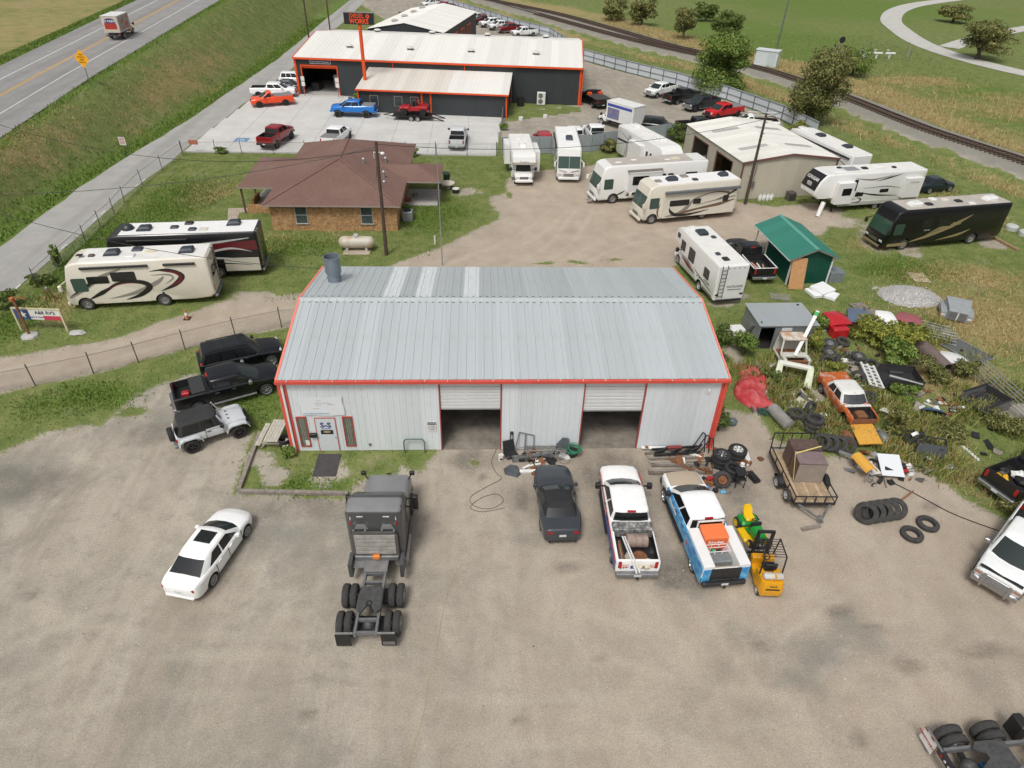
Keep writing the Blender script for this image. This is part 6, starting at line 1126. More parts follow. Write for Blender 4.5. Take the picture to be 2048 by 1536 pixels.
def class_c(name,label,loc,rz,wb,ro,H=3.3,W=2.45,slide=0):
 root = thing(name,label,'motorhome',(*loc,0),rz); xw = wb / 2; xr = -xw - ro; xc = xw - .75
 prof = [(xr,.5),(xc,.42),(xc,1.95),(xc + .35,1.95),(xc + 1.35,2.15),(xc + 1.55,2.45),(xc + 1.4,2.95),(xc + .8,H - .02),(xc,H),(xr + .1,H),(xr,H - .1)]
 cut = MB(); arch(cut,-xw,W / 2,.52,.34); ob('body',profile_body(prof,W,.1,[RVW,BLK],cut),root)
 MB().bbox(xr + .15,xc + .6,-W / 2 + .15,W / 2 - .15,H - .02,H + .012,.008).build('roof',RVROOF,root)
 st = [(xc - .05,.98,.45,1.3,1.32),(xw - .15,.98,.45,1.22,1.26),(xw + .25,.96,.48,1.1,1.2),(xw + .75,.88,.55,.98,1.08),(xw + .85,.72,.62,.82,.88)]; cut = MB(); arch(cut,xw + .05,.98,.47); me = body_mesh(('cc',wb),st,cut); me.materials[0] = WHITE; ob('cab_body',me,root)
 cabin(root,dict(xf=xw + .05,xr=xc - .04,xtf=xw - .55,xtr=xc - .02,wb=.92,wt=.8,z0=1.22,z1=1.96,win=[(0,.9)],cp=.02),WHITE)
 for s in (-1,1): wheel(root,xw + .05,s * .84,.4,.25,'chrome'); wheel(root,-xw,s * (W / 2 - .22),.4,.4,'dual'); MB().bbox(xw + .74,xw + .87,s * .66 - .16,s * .66 + .16,.78,.96,.03).build('headlight',LAMP,root); MB().box(xr - .012,xr + .02,s * (W / 2 - .25) - .13,s * (W / 2 - .25) + .13,.85,1.0).build('tail_light',S_BLK,root)
 MB().bbox(xw + .8,xw + .98,-.92,.92,.45,.68,.04).build('front_bumper',WHITE,root); g_ = MB().box(xw + .8,xw + .87,-.46,.46,.72,.98).build('grille',CHROME,root)
 for k in range(3): MB().box(xw + .87,xw + .878,-.42,.42,.76 + k * .08,.79 + k * .08).build('grille_bar',BLK,g_)
 MB().bbox(xr - .1,xr + .05,-W / 2 + .15,W / 2 - .15,.42,.55,.03).build('rear_bumper',BLK,root); mirrors(root,xw - .2,.98,1.45,BLK,.15); return root,dict(xr=xr,xc=xc,xw=xw,W=W,H=H)
v,d = class_c('white_motorhome','white overcab motorhome with rear ladder beside the green shed',(27.85,20.75),R(99),4.6,2.5)
W = d['W']
for s in (1,-1):
 sidewin(v,W,s,.9,1.7,1.75,2.55); sidewin(v,W,s,-.9,.2,1.55,2.6); sidewin(v,W,s,-3.6,-2.7,1.5,2.3); sidewin(v,W,s,2.1,2.6,2.4,2.8)
 swoosh(v,W,s,[(1.2,1.25),(.0,1.1),(-1.4,.95)],[.04,.36,.02],S_RED); swoosh(v,W,s,[(1.6,1.35),(.2,1.4),(-1.2,1.1)],[.02,.1,.02],S_BLK,.016); swoosh(v,W,s,[(-1.0,1.35),(-2.6,1.15),(-4.4,.95)],[.02,.1,.03],S_BLK,.016); MB().box(-4.5,-2.9,s * W / 2 - .01,s * W / 2 + .01,.62,.7).build('stripe',S_BLK,v)
 for k in range(4): MB().box(-1.9 - k * .4,-1.7 - k * .4,s * W / 2 - .01,s * W / 2 + .012,1.02 + .02 * k,1.1 + .02 * k).build('dash',S_BLK,v)
 lettering('OUTLOOK',.2,S_BLK,v,(-3.4,s * (W / 2 + .012),1.3),(R(90),0,0 if s < 0 else math.pi))
ladder(v,d['xr'] - .06,.75,.7,3.25); lettering('OUTLOOK',.26,S_BLK,v,(d['xr'] - .012,-.35,1.55),(R(90),0,R(-90))); MB().box(d['xr'] - .008,d['xr'],-.9,.2,1.28,1.33).build('stripe',S_BLK,v); roof_ac(v,.9,.1,3.31,ACD); roof_vent(v,.0,-.5,3.31,ACD,.2); roof_vent(v,-2.9,.5,3.31,ACD,.2); roof_vent(v,-3.8,.3,3.31,BLK,.26); roof_vent(v,1.9,.4,3.31)
for y in (-.8,-.4,0,.4): MB().box(d['xr'] - .012,d['xr'],y - .04,y + .04,3.02,3.08).build('marker_light',BLK,v)
v,d = class_c('white_motorhome','white overcab motorhome facing the lot beside the concrete parking',(14.55,44.0),R(-88),4.4,2.2,3.25)
W = d['W']
for s in (1,-1): sidewin(v,W,s,-.8,.3,1.7,2.5); sidewin(v,W,s,-2.9,-2.0,1.7,2.3)
MB().box(-2.0,1.3,W / 2,W / 2 + .55,.95,3.0).build('slide_out',RVW,v); MB().box(-3.4,-1.2,-W / 2 - .55,-W / 2,.95,3.0).build('slide_out',RVW,v); lettering('Freedom',.26,S_GRY,v,(d['xc'] + 1.56,0,2.5),(R(80),0,R(90))); roof_ac(v,.3,.0,3.26,RVROOF); roof_vent(v,-1.6,.5,3.26); roof_vent(v,-2.6,-.2,3.26)
def fifth_wheel(name,label,loc,rz,L,body,H=3.85,W=2.5,nose='black'):
 """x forward; raised nose over the tow bed"""
 root = thing(name,label,'travel trailer',(*loc,0),rz); xf,xr = L / 2,-L / 2
 prof = [(xr,.75),(xr + .3,.6),(xf - 3.3,.55),(xf - 2.9,.8),(xf - 2.5,1.45),(xf - .5,1.5),(xf - .05,1.85),(xf,2.3),(xf - .35,3.2),(xf - .9,H - .1),(xf - 1.6,H),(xr + .1,H - .08),(xr,H - .2)]
 cut = MB(); arch(cut,-1.3,W / 2,.44,.32); arch(cut,-2.25,W / 2,.44,.32); ob('body',profile_body(prof,W,.12,[body,BLK],cut),root)
 MB().add([(xr + .2,-W / 2 + .15,H - .068),(xf - 1.6,-W / 2 + .15,H + .012),(xf - 1.6,W / 2 - .15,H + .012),(xr + .2,W / 2 - .15,H - .068)],[(0,1,2,3)]).build('roof',RVROOF,root)
 for x in (-1.3,-2.25):
  for s in (-1,1): wheel(root,x,s * (W / 2 - .18),.36,.22,'alloy')
 for s in (-1,1): MB().box(xf - 2.75,xf - 2.63,s * .9 - .06,s * .9 + .06,.02,1.2).build('landing_leg',BLKM,root); MB().box(xr - .01,xr + .02,s * (W / 2 - .2) - .08,s * (W / 2 - .2) + .08,1.1,1.4).build('tail_light',RED,root)
 MB().box(xf - 1.1,xf - .9,-.1,.1,1.05,1.5).build('hitch_pin',BLKM,root); MB().bbox(xr - .1,xr + .05,-1.0,1.0,.55,.68,.03).build('rear_bumper',BLKM,root)
 if nose:
  nm = S_BLK if nose == 'black' else RVW
  m = MB(); P_ = [(xf + .012,2.3),(xf - .34,3.2),(xf - .88,H - .09)]; ys_ = W / 2 - .13; v_ = []
  for x,z in P_: v_ += [(x + .012,-ys_,z + .01),(x + .012,ys_,z + .01)]
  m.add(v_,[(0,1,3,2),(2,3,5,4)]); m.build('nose_cap',nm,root)
 return root,dict(xf=xf,xr=xr,W=W,H=H)
v,d = fifth_wheel('travel_trailer','white travel trailer with black nose and grey swooshes near the beige shed',(47.9,36.3),R(-168.5),12.2,RVW)
W = d['W']
for s in (1,-1):
 MB().box(2.2,4.0,s * (W / 2 + .25) - .28,s * (W / 2 + .25) + .28,1.05,3.1).build('slide_out',RVW,v); sidewin(v,W + 1.05,s,2.5,3.5,1.9,2.6); MB().box(-5.6,-3.7,s * (W / 2 + .2) - .22,s * (W / 2 + .2) + .22,1.2,3.1).build('slide_out',RVW,v); sidewin(v,W,s,.6,1.5,1.5,1.9); sidewin(v,W,s,-2.2,-1.2,1.75,2.1)
 MB().box(-6.0,3.2,s * W / 2 - .008,s * W / 2 + .01,.62,.95).build('lower_panel',S_SIL,v); MB().box(1.6,2.0,s * W / 2 - .012,s * W / 2 + .014,2.1,3.2).build('black_panel',S_BLK,v)
 swoosh(v,W,s,[(2.0,3.35),(.0,3.1),(-2.2,3.45)],[.02,.16,.02],S_GRY); swoosh(v,W,s,[(-.5,2.9),(-1.8,3.2),(-3.2,3.5)],[.02,.16,.02],S_BLK,.016); swoosh(v,W,s,[(1.6,2.0),(-.8,1.55),(-3.4,1.35)],[.02,.16,.02],S_BLK,.016); swoosh(v,W,s,[(.8,2.3),(-1.8,2.35),(-3.6,2.1)],[.02,.1,.02],S_GRY,.018); swoosh(v,W,s,[(1.2,1.4),(.7,1.2),(.9,.95),(1.5,.9)],[.02,.14,.14,.02],S_BLK,.02); swoosh(v,W,s,[(4.6,1.6),(3.0,1.35),(1.2,1.25)],[.02,.1,.02],S_GRY,.016)
 lettering('COUGAR',.24,S_GRY,v,(-4.6,s * (W / 2 + .425),2.7),(R(90),0,0 if s < 0 else math.pi))
lettering('COUGAR',.42,WPLASTIC,v,(d['xf'] - .3,0,3.22),(R(58),0,R(90)),.01); MB().bbox(d['xf'] - .1,d['xf'] + .02,-.3,.3,2.55,2.9,.01,mat=None).build('badge',S_SIL,v)
roof_ac(v,-1.0,.2,3.84,RVW,1.1); MB().box(1.2,2.6,-.5,.5,3.86,3.89).build('solar_panel',M('solar_grey',(.25,.26,.28),.3),v); roof_vent(v,.4,.1,3.84,BLK,.28); roof_vent(v,3.3,.4,3.84,RVW,.45); roof_vent(v,-2.8,.3,3.82,BLK,.2); roof_vent(v,2.9,-.4,3.85,BLK,.2)
v,d = fifth_wheel('travel_trailer','white travel trailer with black awning arms behind the beige shed',(48.1,45.9),R(105),11.2,RVW,3.85,2.5,None)
W = d['W']; lettering('Ex-TREME',.5,S_BLK,v,(d['xr'] - .012,0,2.5),(R(90),0,R(-90)),.01); MB().box(d['xr'] - .01,d['xr'],-.7,.6,2.15,2.2).build('stripe',S_BLK,v); roof_ac(v,-2.9,-.1,3.78,ACD); roof_ac(v,1.2,.1,3.82,ACD); roof_vent(v,4.2,.2,3.86,RVW,.4)
for s in (1,-1):
 MB().bbox(-5.2,4.2,s * (W / 2 + .05) - .07,s * (W / 2 + .05) + .07,3.3,3.42,.02).build('awning',BLK,v); sidewin(v,W,s,1.6,3.0,2.0,2.6); swoosh(v,W,s,[(3.4,2.9),(1.0,3.1),(-.6,3.25)],[.02,.1,.02],S_BLK); swoosh(v,W,s,[(-1.5,2.6),(-3.4,1.9),(-4.4,1.2),(-3.4,1.0)],[.04,.14,.2,.04],S_BLK); swoosh(v,W,s,[(-3.2,2.9),(-4.8,2.6),(-5.3,1.8)],[.04,.1,.03],S_GRY,.016)
 m = MB(); m.bar((-3.6,s * (W / 2 + .04),.9),(-2.2,s * (W / 2 + .04),3.2),.06,.08); m.build('awning_arm',S_BLK,v); MB().box(-2.7,-1.9,s * (W / 2 + .1) - .1,s * (W / 2 + .1) + .1,2.0,2.5).build('tv_bracket',S_BLK,v)
MB().box(2.6,4.2,W / 2,W / 2 + .6,1.6,3.2).build('slide_out',RVW,v)
v,d = fifth_wheel('travel_trailer','white travel trailer with side ladder against the grey fence',(28.7,46.6),R(-71),10.2,RVW,3.75,2.5,None)
W = d['W']
for s in (1,-1): sidewin(v,W,s,2.2,2.6,1.9,2.6); sidewin(v,W,s,1.4,1.8,1.9,2.6); sidewin(v,W,s,-.6,0,2.2,2.6); swoosh(v,W,s,[(-1.2,2.4),(-3.2,2.3),(-4.9,2.2)],[.05,.2,.2],S_BLK); swoosh(v,W,s,[(-.6,3.1),(-2.2,2.7),(-4.6,3.2)],[.02,.1,.02],M('decal_teal',(.1,.25,.25),.4))
MB().box(-1.6,1.0,-W / 2 - .5,-W / 2,1.0,3.0).build('slide_out',RVW,v); roof_ac(v,1.8,.2,3.75,RVW); roof_ac(v,-3.4,.0,3.7,RVW); roof_vent(v,-.6,.2,3.72,RVW,.25)
m = MB()
for q in (0,.34): m.bar((-2.0,-W / 2 - .5 - 0 * q,.0),(-2.0,-W / 2 - .12,3.0),.05,.05) if 0 else m.bar((-2.2 + q,-W / 2 - .75,.0),(-2.2 + q,-W / 2 - .1,3.3),.05,.06)
for k in range(9): z = .3 + k * .32; m.cyl((-2.2,-W / 2 - .75 + z * .197,z),(-1.86,-W / 2 - .75 + z * .197,z),.02)
w_ = at(v,0,0); solo('ladder',m,ALU,'aluminium ladder leaning on the side of the white travel trailer','ladder',(w_[0],w_[1],0),v.rotation_euler.z)
# ================================================================ road tractor
def tractor():
 t = thing('road_tractor','dark grey road tractor with tall sleeper and bare rear frame','truck',(5.62,-7.2,0),R(89.2)); GP = M('satin_grey',(.075,.077,.08),.38,coat=.2,var=.12,scale=1.5); GP2 = M('satin_grey_skylit',(.22,.225,.23),.32,coat=.2,var=.1,scale=1.5)  # second grey is lightened: sky reflection painted into roof and bonnet
 # local x forward; rear axle -3.9, second -2.55, front axle 2.75
 m = MB(); prof = [(-.85,.95),(1.55,.95),(1.6,1.9),(1.35,2.25),(.95,3.15),(.2,3.72),(-.5,3.82),(-.85,3.72)]
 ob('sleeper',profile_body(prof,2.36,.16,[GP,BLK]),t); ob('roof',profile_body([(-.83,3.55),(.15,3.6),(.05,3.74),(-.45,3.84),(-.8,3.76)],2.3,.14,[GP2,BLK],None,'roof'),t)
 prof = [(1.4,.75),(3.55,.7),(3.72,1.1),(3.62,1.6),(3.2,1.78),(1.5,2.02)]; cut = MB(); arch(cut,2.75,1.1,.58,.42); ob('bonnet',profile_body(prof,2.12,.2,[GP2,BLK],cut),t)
 for s in (-1,1):
  m = MB(); m.add([(1.62,s * .02,2.0),(1.62,s * 1.0,1.98),(1.12,s * .96,2.85),(1.12,s * .02,2.88)],[(0,1,2,3) if s > 0 else (3,2,1,0)]); m.build('windscreen',GLASS,t)
  MB().prism([(.35,1.85),(1.35,1.85),(.95,2.75),(.35,2.75)],s * 1.19 - .012,s * 1.19 + .012,'y').build('side_window',GLASS,t)
  m = MB(); m.bbox(1.2,1.42,s * 1.5 - .12,s * 1.5 + .12,1.75,2.55,.04); m.bar((1.25,s * 1.1,2.4),(1.3,s * 1.5,2.4),.05,.05); m.bar((1.25,s * 1.1,1.85),(1.3,s * 1.5,1.9),.05,.05); m.build('mirror',BLK,t)
  m = MB(); m.tube([(3.2,s * .95,1.7),(3.25,s * 1.15,2.05)],.03); m.bbox(3.18,3.32,s * 1.15 - .12,s * 1.15 + .12,2.0,2.2,.03); m.build('hood_mirror',BLK,t)
  w_ = wheel(t,2.75,s * 1.02,.51,.3,'truck')
  for x in (-3.9,-2.55):
   wheel(t,x,s * 1.14,.51,.27,'truck'); wheel(t,x,s * .8,.51,.27,'truck')
  m = MB(); m.lathe([(.3,0),(.3,1.5)],16,0,Matrix.Translation((-.9,s * 1.0,.62)) @ Matrix.Rotation(R(90),4,'Y'),True); m.build('fuel_tank',ALU,t,40)
  MB().box(-1.6,-.88,s * 1.1 - .08,s * 1.1 + .08,.5,1.3).build('side_fairing',GP,t); MB().box(-.8,1.3,s * 1.17 - .05,s * 1.17 + .05,.35,.95).build('side_skirt',GP,t)
  MB().box(-4.7,1.5,s * .42 - .05,s * .42 + .05,.78,1.02).build('frame_rail',STEEL,t)
  MB().box(-4.72,-4.66,s * .82 - .34,s * .82 + .34,1.0,1.06).build('hanger',ALU,t); fl = MB().box(-4.72,-4.7,s * .9 - .3,s * .9 + .3,.22,.98).build('mud_flap',BLK,t)
  if s < 0: MB().box(-4.73,-4.721,s * .9 - .24,s * .9 + .24,.3,.5).build('flap_plate',STEEL,fl)
 m = MB(); m.box(-2.95,-2.25,-1.0,1.0,.45,.6) ; m.build('axle',BLKM,t); MB().box(-4.3,-3.6,-1.0,1.0,.45,.6).build('axle',BLKM,t); 
 for x in (-2.6,-3.95): MB().sphere((x,0,.55),.3,.26,.28,12,8).build('differential',M('greasy_steel',(.06,.06,.06),.6,var=.4,scale=5),t)
 for x in (-1.75,-2.2,-4.0,-4.6): MB().box(x - .05,x + .05,-.42,.42,.82,.98).build('cross_member',STEEL,t)
 DKM = M('dull_deck',(.2,.2,.195),.6,.2,var=.2); MB().box(-1.75,-1.15,-.5,.5,1.03,1.07).build('deck_plate',DKM,t); MB().box(-1.5,-1.0,.52,1.0,.98,1.02).build('deck_plate',DKM,t)
 m = MB(); m.prism([(-.55,-.5),(.05,-.5),(.5,-.42),(.5,.42),(.05,.5),(-.55,.5),(-.7,.38),(-.78,.3),(-.4,.07),(-.4,-.07),(-.78,-.3),(-.7,-.38)],1.1,1.2); fw = m.build('fifth_wheel_plate',M('greasy_steel',(.06,.06,.06),.6,var=.4,scale=5),t,None,(-3.1,0,0)); MB().lathe([(.14,1.2),(.14,1.206),(.07,1.206),(.07,1.2)],14,0,Matrix.Translation((-.32,0,0))).build('jaw',BLK,fw)
 # cab guard
 g_ = MB(); g_.prism([(-.98,.1),(-.85,0),(.85,0),(.98,.1),(.98,1.42),(.8,1.62),(-.8,1.62),(-.98,1.42)],-1.06,-1.0,'x'); g_.v = [(x,y,z + 1.15) for x,y,z in g_.v]; g_ = g_.build('cab_guard',M('guard_back',(.13,.125,.12),.5,.3,var=.2) if 1 else M('dull_deck',(.2,.2,.195),.6,.2,var=.2),t)
 for k in range(5): MB().prism([(-.86,1.45 + k * .24),(.86,1.45 + k * .24),(.86,1.63 + k * .24),(-.86,1.63 + k * .24)],-1.1,-1.06,'x').build('guard_rib',M('dull_rib',(.45,.43,.4),.45,.3,var=.25),g_)
 MB().bbox(-1.14,-.98,-.95,.95,1.05,1.3,.03).build('guard_tray',STEEL,g_); MB().bbox(-1.25,-1.1,-.16,.16,1.25,1.45,.03).build('beacon',AMB,g_)
 for y in (-.85,-.35,.35,.85): MB().cyl((-1.03,y,2.77),(-1.03,y,2.88),.04).build('post_cap',CHROME,g_)
 # rear wall marks
 for y in (-.95,.95):
  MB().box(-.862,-.852,y - .015,y + .015,3.3,3.5).build('reflector',WPLASTIC,t); MB().box(-.862,-.852,y - .03,y + .03,3.0,3.2).build('reflector',RED,t)
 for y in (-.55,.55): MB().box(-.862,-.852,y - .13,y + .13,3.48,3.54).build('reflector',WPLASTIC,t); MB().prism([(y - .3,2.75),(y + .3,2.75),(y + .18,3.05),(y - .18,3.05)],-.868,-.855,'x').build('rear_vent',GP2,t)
 MB().bbox(3.6,3.8,-1.05,1.05,.45,.8,.06).build('front_bumper',GP,t); MB().box(3.45,3.5,-.12,.12,1.79,1.84).build('bonnet_scoop',BLK,t)
tractor()
def tractor_tail():
 t = thing('truck_chassis','bare rear end of a road tractor with white mud flap at the lower edge','truck',(28.6,-17.15,0),R(4)); # local x forward to the right
 for s in (-1,1):
  for x in (-1.55,-.1): wheel(t,x,s * 1.14 - 0,.51,.27,'truck'); wheel(t,x,s * .8,.51,.27,'truck')
  MB().box(-2.4,3,s * .42 - .05,s * .42 + .05,.8,1.04).build('frame_rail',STEEL,t)
  fl = MB().box(-2.46,-2.44,s * .95 - .33,s * .95 + .33,.25,.95).build('mud_flap',WPLASTIC if s > 0 else BLK,t); MB().box(-2.5,-2.43,s * .8 - .45,s * .8 + .45,.97,1.02).build('hanger',CHROME,t)
  if s > 0:
   for y in (.85,1.2): MB().box(-2.475,-2.462,y - .08,y + .08,.86,.93).build('reflector',RED,fl)
   lettering('KENWORTH',.16,RED,fl,(-2.466,.95,.55),(R(90),0,R(-90)))
  MB().bbox(.75,1.1,s * 1.0 - .3,s * 1.0 + .3,.4,1.25,.05).build('quarter_fender',BLK,t)
 MB().box(-2.5,-2.36,-.5,.5,.72,1.0).build('rear_cross_member',BLKM,t)
 for y in (-.3,-.1,.1,.3): MB().lathe([(.05,0),(.05,.02)],10,0,Matrix.Translation((-2.5,y,.86)) @ Matrix.Rotation(R(-90),4,'Y'),True).build('tail_light',RED if abs(y) > .2 else LAMP,t)
 m = MB(); m.prism([(-.55,-.5),(.05,-.5),(.5,-.42),(.5,.42),(.05,.5),(-.55,.5),(-.7,.38),(-.78,.3),(-.4,.07),(-.4,-.07),(-.78,-.3),(-.7,-.38)],1.1,1.2); m.build('fifth_wheel_plate',M('greasy_steel',(.06,.06,.06),.6,var=.4,scale=5),t,None,(-.7,0,0))
 for x in (-1.55,-.1): MB().box(x - .08,x + .08,-1,1,.44,.6).build('axle',BLKM,t); MB().sphere((x,0,.55),.3,.26,.28,12,8).build('differential',M('greasy_steel',(.06,.06,.06),.6,var=.4,scale=5),t)
 MB().box(.9,2.4,-.36,.36,1.05,1.09).build('deck_plate',M('wood_deck',(.45,.38,.27),.8,var=.2),t); MB().bbox(-1.25,-1.0,-.2,.0,.62,.8,.03).build('air_can',M('blue_can',(.02,.12,.25),.5),t)
 for x in (.55,1.6): MB().bar((x,-.4,.95),(x + .5,.4,.95),.08,.1).build('cross_member',STEEL,t)
 MB().bbox(1.3,2.8,.6,1.15,.7,1.15,.06).build('tank_step',ALU,t)
tractor_tail()
# ================================================================ forklift, mower, flat trailer
YEL = M('forklift_yellow','#d99a14',.45,var=.1,coat=.2)
f = thing('forklift','yellow forklift with gas bottle and black overhead guard','forklift',(22.75,-8.9,0),R(86))
m = MB(); m.loft([[(-1.05,-.42,.25),(-.9,-.5,.25),(-.2,-.52,.25),(-.2,.52,.25),(-.9,.5,.25),(-1.05,.42,.25)],[(-1.12,-.42,.6),(-.95,-.52,.6),(-.2,-.53,.6),(-.2,.53,.6),(-.95,.52,.6),(-1.12,.42,.6)],[(-1.0,-.4,1.05),(-.88,-.48,1.05),(-.2,-.5,1.05),(-.2,.5,1.05),(-.88,.48,1.05),(-1.0,.4,1.05)]]); cwt = m.build('counterweight',YEL,f,30); MB().box(-1.1,-1.07,-.3,.3,.55,.75).build('grille',BLK,cwt); lettering('YALE',.14,BLK,cwt,(-1.07,0,.88),(R(84),0,R(-90)))
m = MB(); m.bbox(-.2,.75,-.5,.5,.3,.55,.04); m.bbox(.45,.75,-.5,.5,.55,.95,.04); m.build('body',YEL,f); MB().bbox(-.35,.1,-.26,.26,1.05,1.2,.05).build('seat',BLK,f); MB().bbox(-.42,-.3,-.25,.25,1.15,1.55,.04).build('backrest',BLK,f)
m = MB(); m.lathe([(.02,-.45),(.14,-.4),(.16,-.34),(.16,.34),(.14,.4),(.02,.45)],14,0,Matrix.Translation((-.75,0,1.22)) @ ROTX,True); gb_ = m.build('gas_bottle',M('bottle_grey',(.5,.48,.44),.5,var=.15),f,40); MB().box(-.93,-.57,-.08,-.03,1.05,1.4).build('strap',YEL,gb_)
m = MB(); 
for s in (-1,1): m.tube([(-.5,s * .48,1.05),(-.42,s * .46,2.08),(.55,s * .46,2.12),(.72,s * .48,.95)],.035)
for k in range(8): x = -.42 + k * .139; m.cyl((x,-.46,2.09),(x,.46,2.09),.016)
m.cyl((-.42,0,2.1),(.55,0,2.12),.016); m.build('overhead_guard',BLKM,f)
m = MB()
for s in (-1,1): m.box(.95,1.07,s * .32 - .06,s * .32 + .06,.12,2.05)
m.box(.95,1.07,-.38,.38,2.0,2.1); m.box(.97,1.05,-.3,.3,.9,1.0); m.build('mast',BLKM,f)
m = MB(); m.box(1.08,1.14,-.5,.5,.5,.58); m.box(1.08,1.14,-.5,.5,.85,.92)
for k in range(6): m.box(1.09,1.12,-.48 + k * .19,-.45 + k * .19,.9,1.3)
m.build('load_backrest',BLKM,f)
for s in (-1,1): MB().box(1.1,2.1,s * .28 - .06,s * .28 + .06,.06,.11).build('fork',STEEL,f)
for s in (-1,1): wheel(f,.6,s * .5,.3,.2,'steel'); wheel(f,-.75,s * .44,.24,.16,'dual')
m = MB(); m.tube([(.5,0,.95),(.35,0,1.2)],.025); m.lathe([(.17,0),(.17,.03),(.13,.03),(.13,0)],12,0,Matrix.Translation((.33,0,1.2)) @ Matrix.Rotation(R(-25),4,'Y')); m.build('steering_wheel',BLK,f)
GRN = M('mower_green','#1f8a34',.4,coat=.3,var=.08); MY_ = M('mower_yellow','#e9bb12',.45,coat=.2)
f = thing('riding_mower','green riding mower with yellow seat between the service truck and the trailer','mower',(23.1,-6.2,0),R(-82))
m = MB(); m.loft([[(.25,-.3,.45),(.95,-.26,.45),(.95,.26,.45),(.25,.3,.45)],[(.25,-.29,.72),(.95,-.25,.68),(.95,.25,.68),(.25,.29,.72)],[(.3,-.2,.86),(.9,-.16,.78),(.9,.16,.78),(.3,.2,.86)]]); m.build('bonnet',GRN,f,30); m = MB(); m.bbox(-.8,-.1,-.46,.46,.45,.62,.08); m.build('fender',GRN,f); MB().box(-.1,.28,-.3,.3,.3,.36).build('footplate',GRN,f); MB().box(.15,.28,-.24,.24,.5,.98).build('dash',BLK,f)
MB().bbox(-.62,-.18,-.24,.24,.66,.78,.06).build('seat',MY_,f); m = MB(); m.loft([[(-.7,-.2,.72),(-.56,-.22,.72),(-.56,.22,.72),(-.7,.2,.72)],[(-.82,-.22,1.0),(-.72,-.23,1.0),(-.72,.23,1.0),(-.82,.22,1.0)],[(-.84,-.14,1.16),(-.78,-.14,1.16),(-.78,.14,1.16),(-.84,.14,1.16)]]); m.build('backrest',MY_,f,40)
m = MB(); m.cyl((.2,0,.95),(.08,0,1.02),.025); m.lathe([(.18,0),(.18,.03),(.14,.03),(.14,0)],14,0,Matrix.Translation((.06,0,1.03)) @ Matrix.Rotation(R(-35),4,'Y')); m.build('steering_wheel',BLK,f); MB().bbox(-.25,.6,-.62,.62,.12,.28,.06).build('mower_deck',MY_,f)
for s in (-1,1): wheel(f,-.55,s * .44,.27,.24,'yellow'); wheel(f,.75,s * .42,.2,.16,'yellow')
MB().box(.955,.975,-.2,.2,.5,.66).build('grille',BLK,f)
t = thing('utility_trailer','black frame utility trailer with plank deck carrying a metal cabinet','trailer',(26.75,-2.9,0),R(-91.5))
for k in range(10):
 y = -.98 + k * .198; MB().box(-1.9,1.85,y,y + .188,.55,.59).build('deck_plank',M('deck_plank_%d' % (k % 3),[(.36,.26,.16),(.42,.31,.2),(.31,.23,.15)][k % 3],.8,var=.25,scale=4),t)
m = MB()
for s in (-1,1):
 m.bar((-1.9,s * 1.03,.52),(1.9,s * 1.03,.52),.06,.1); m.bar((-1.9,s * 1.03,.98),(1.9,s * 1.03,.98),.05,.05)
 for x in (-1.88,-.95,0,.95,1.88): m.bar((x,s * 1.03,.5),(x,s * 1.03,.98),.045,.045)
m.bar((1.88,-1.03,.98),(1.88,1.03,.98),.05,.05); m.bar((1.9,-1.03,.5),(1.9,1.03,.5),.08,.1); m.bar((-1.9,-1.03,.5),(-1.9,1.03,.5),.08,.1)
for y in (-.5,0,.5): m.bar((1.88,y,.5),(1.88,y,.98),.045,.045)
m.build('frame',BLKM,t); m = MB(); m.bar((1.9,-.8,.48),(2.9,0,.42),.08,.08); m.bar((1.9,.8,.48),(2.9,0,.42),.08,.08); m.bar((2.6,0,.42),(3.05,0,.42),.09,.09); m.cyl((2.75,.12,.1),(2.75,.12,.95),.035); m.build('drawbar',STEEL,t)
m = MB()
for y in (-1.0,1.0): m.bar((-1.9,y,.55),(-2.05,y,1.75),.05,.05)
m.bar((-2.05,-1,1.75),(-2.05,1,1.75),.05,.05); m.bar((-1.93,-1,.8),(-1.93,1,.8),.05,.05)
for y in (-.5,0,.5): m.bar((-1.92,y,.7),(-2.05,y,1.75),.04,.04)
m.build('ramp_gate',BLKM,t)
for s in (-1,1):
 wheel(t,.2,s * 1.2,.34,.22,'dual'); m = MB(); m.lathe([(.44,-.13),(.44,.13)],20,0,Matrix.Translation((.2,s * 1.2,.36)) @ ROTX); m.v = [(a,b,max(c_,.5)) for a,b,c_ in m.v]; m.build('mudguard',BLKM,t)
w_ = wheel(t,1.35,-1.17,.33,.2,'dual','spare_wheel',.55)
m = MB(); m.box(-.5,.5,-.08,.08,0,.14); solo('timber_block',m,WOODG,'grey timber block under the trailer drawbar','timber',(26.2,-5.95,0),R(12))
cb_ = thing('metal_cabinet','tall brown metal cabinet strapped on the utility trailer','cabinet',(26.95,-2.4,.592),R(-4)); BRC = M('brown_cabinet',(.13,.085,.07),.45,.2,var=.2); GRC = M('cabinet_front',(.34,.3,.26),.4,.3,var=.12,scale=2)
m = MB(); m.box(-.72,.72,-.98,-.05,0,1.25); m.build('front_section',BRC,cb_); MB().box(-.7,.7,-1.0,-.98,.02,1.2).build('front_panel',GRC,cb_); MB().box(-.72,.72,.05,.92,0,1.3).build('rear_section',BRC,cb_); MB().box(-.72,.72,-.99,-.03,1.25,1.28).build('top_panel',M('cabinet_top',(.2,.15,.15),.5,var=.2),cb_)
m = MB(); m.bar((-.75,-1.0,.1),(-.75,-.3,1.34),.015,.07); m.bar((-.75,-.3,1.34),(.75,.25,1.42),.07,.015); m.build('strap',M('yellow_strap',(.68,.55,.2),.7),cb_)
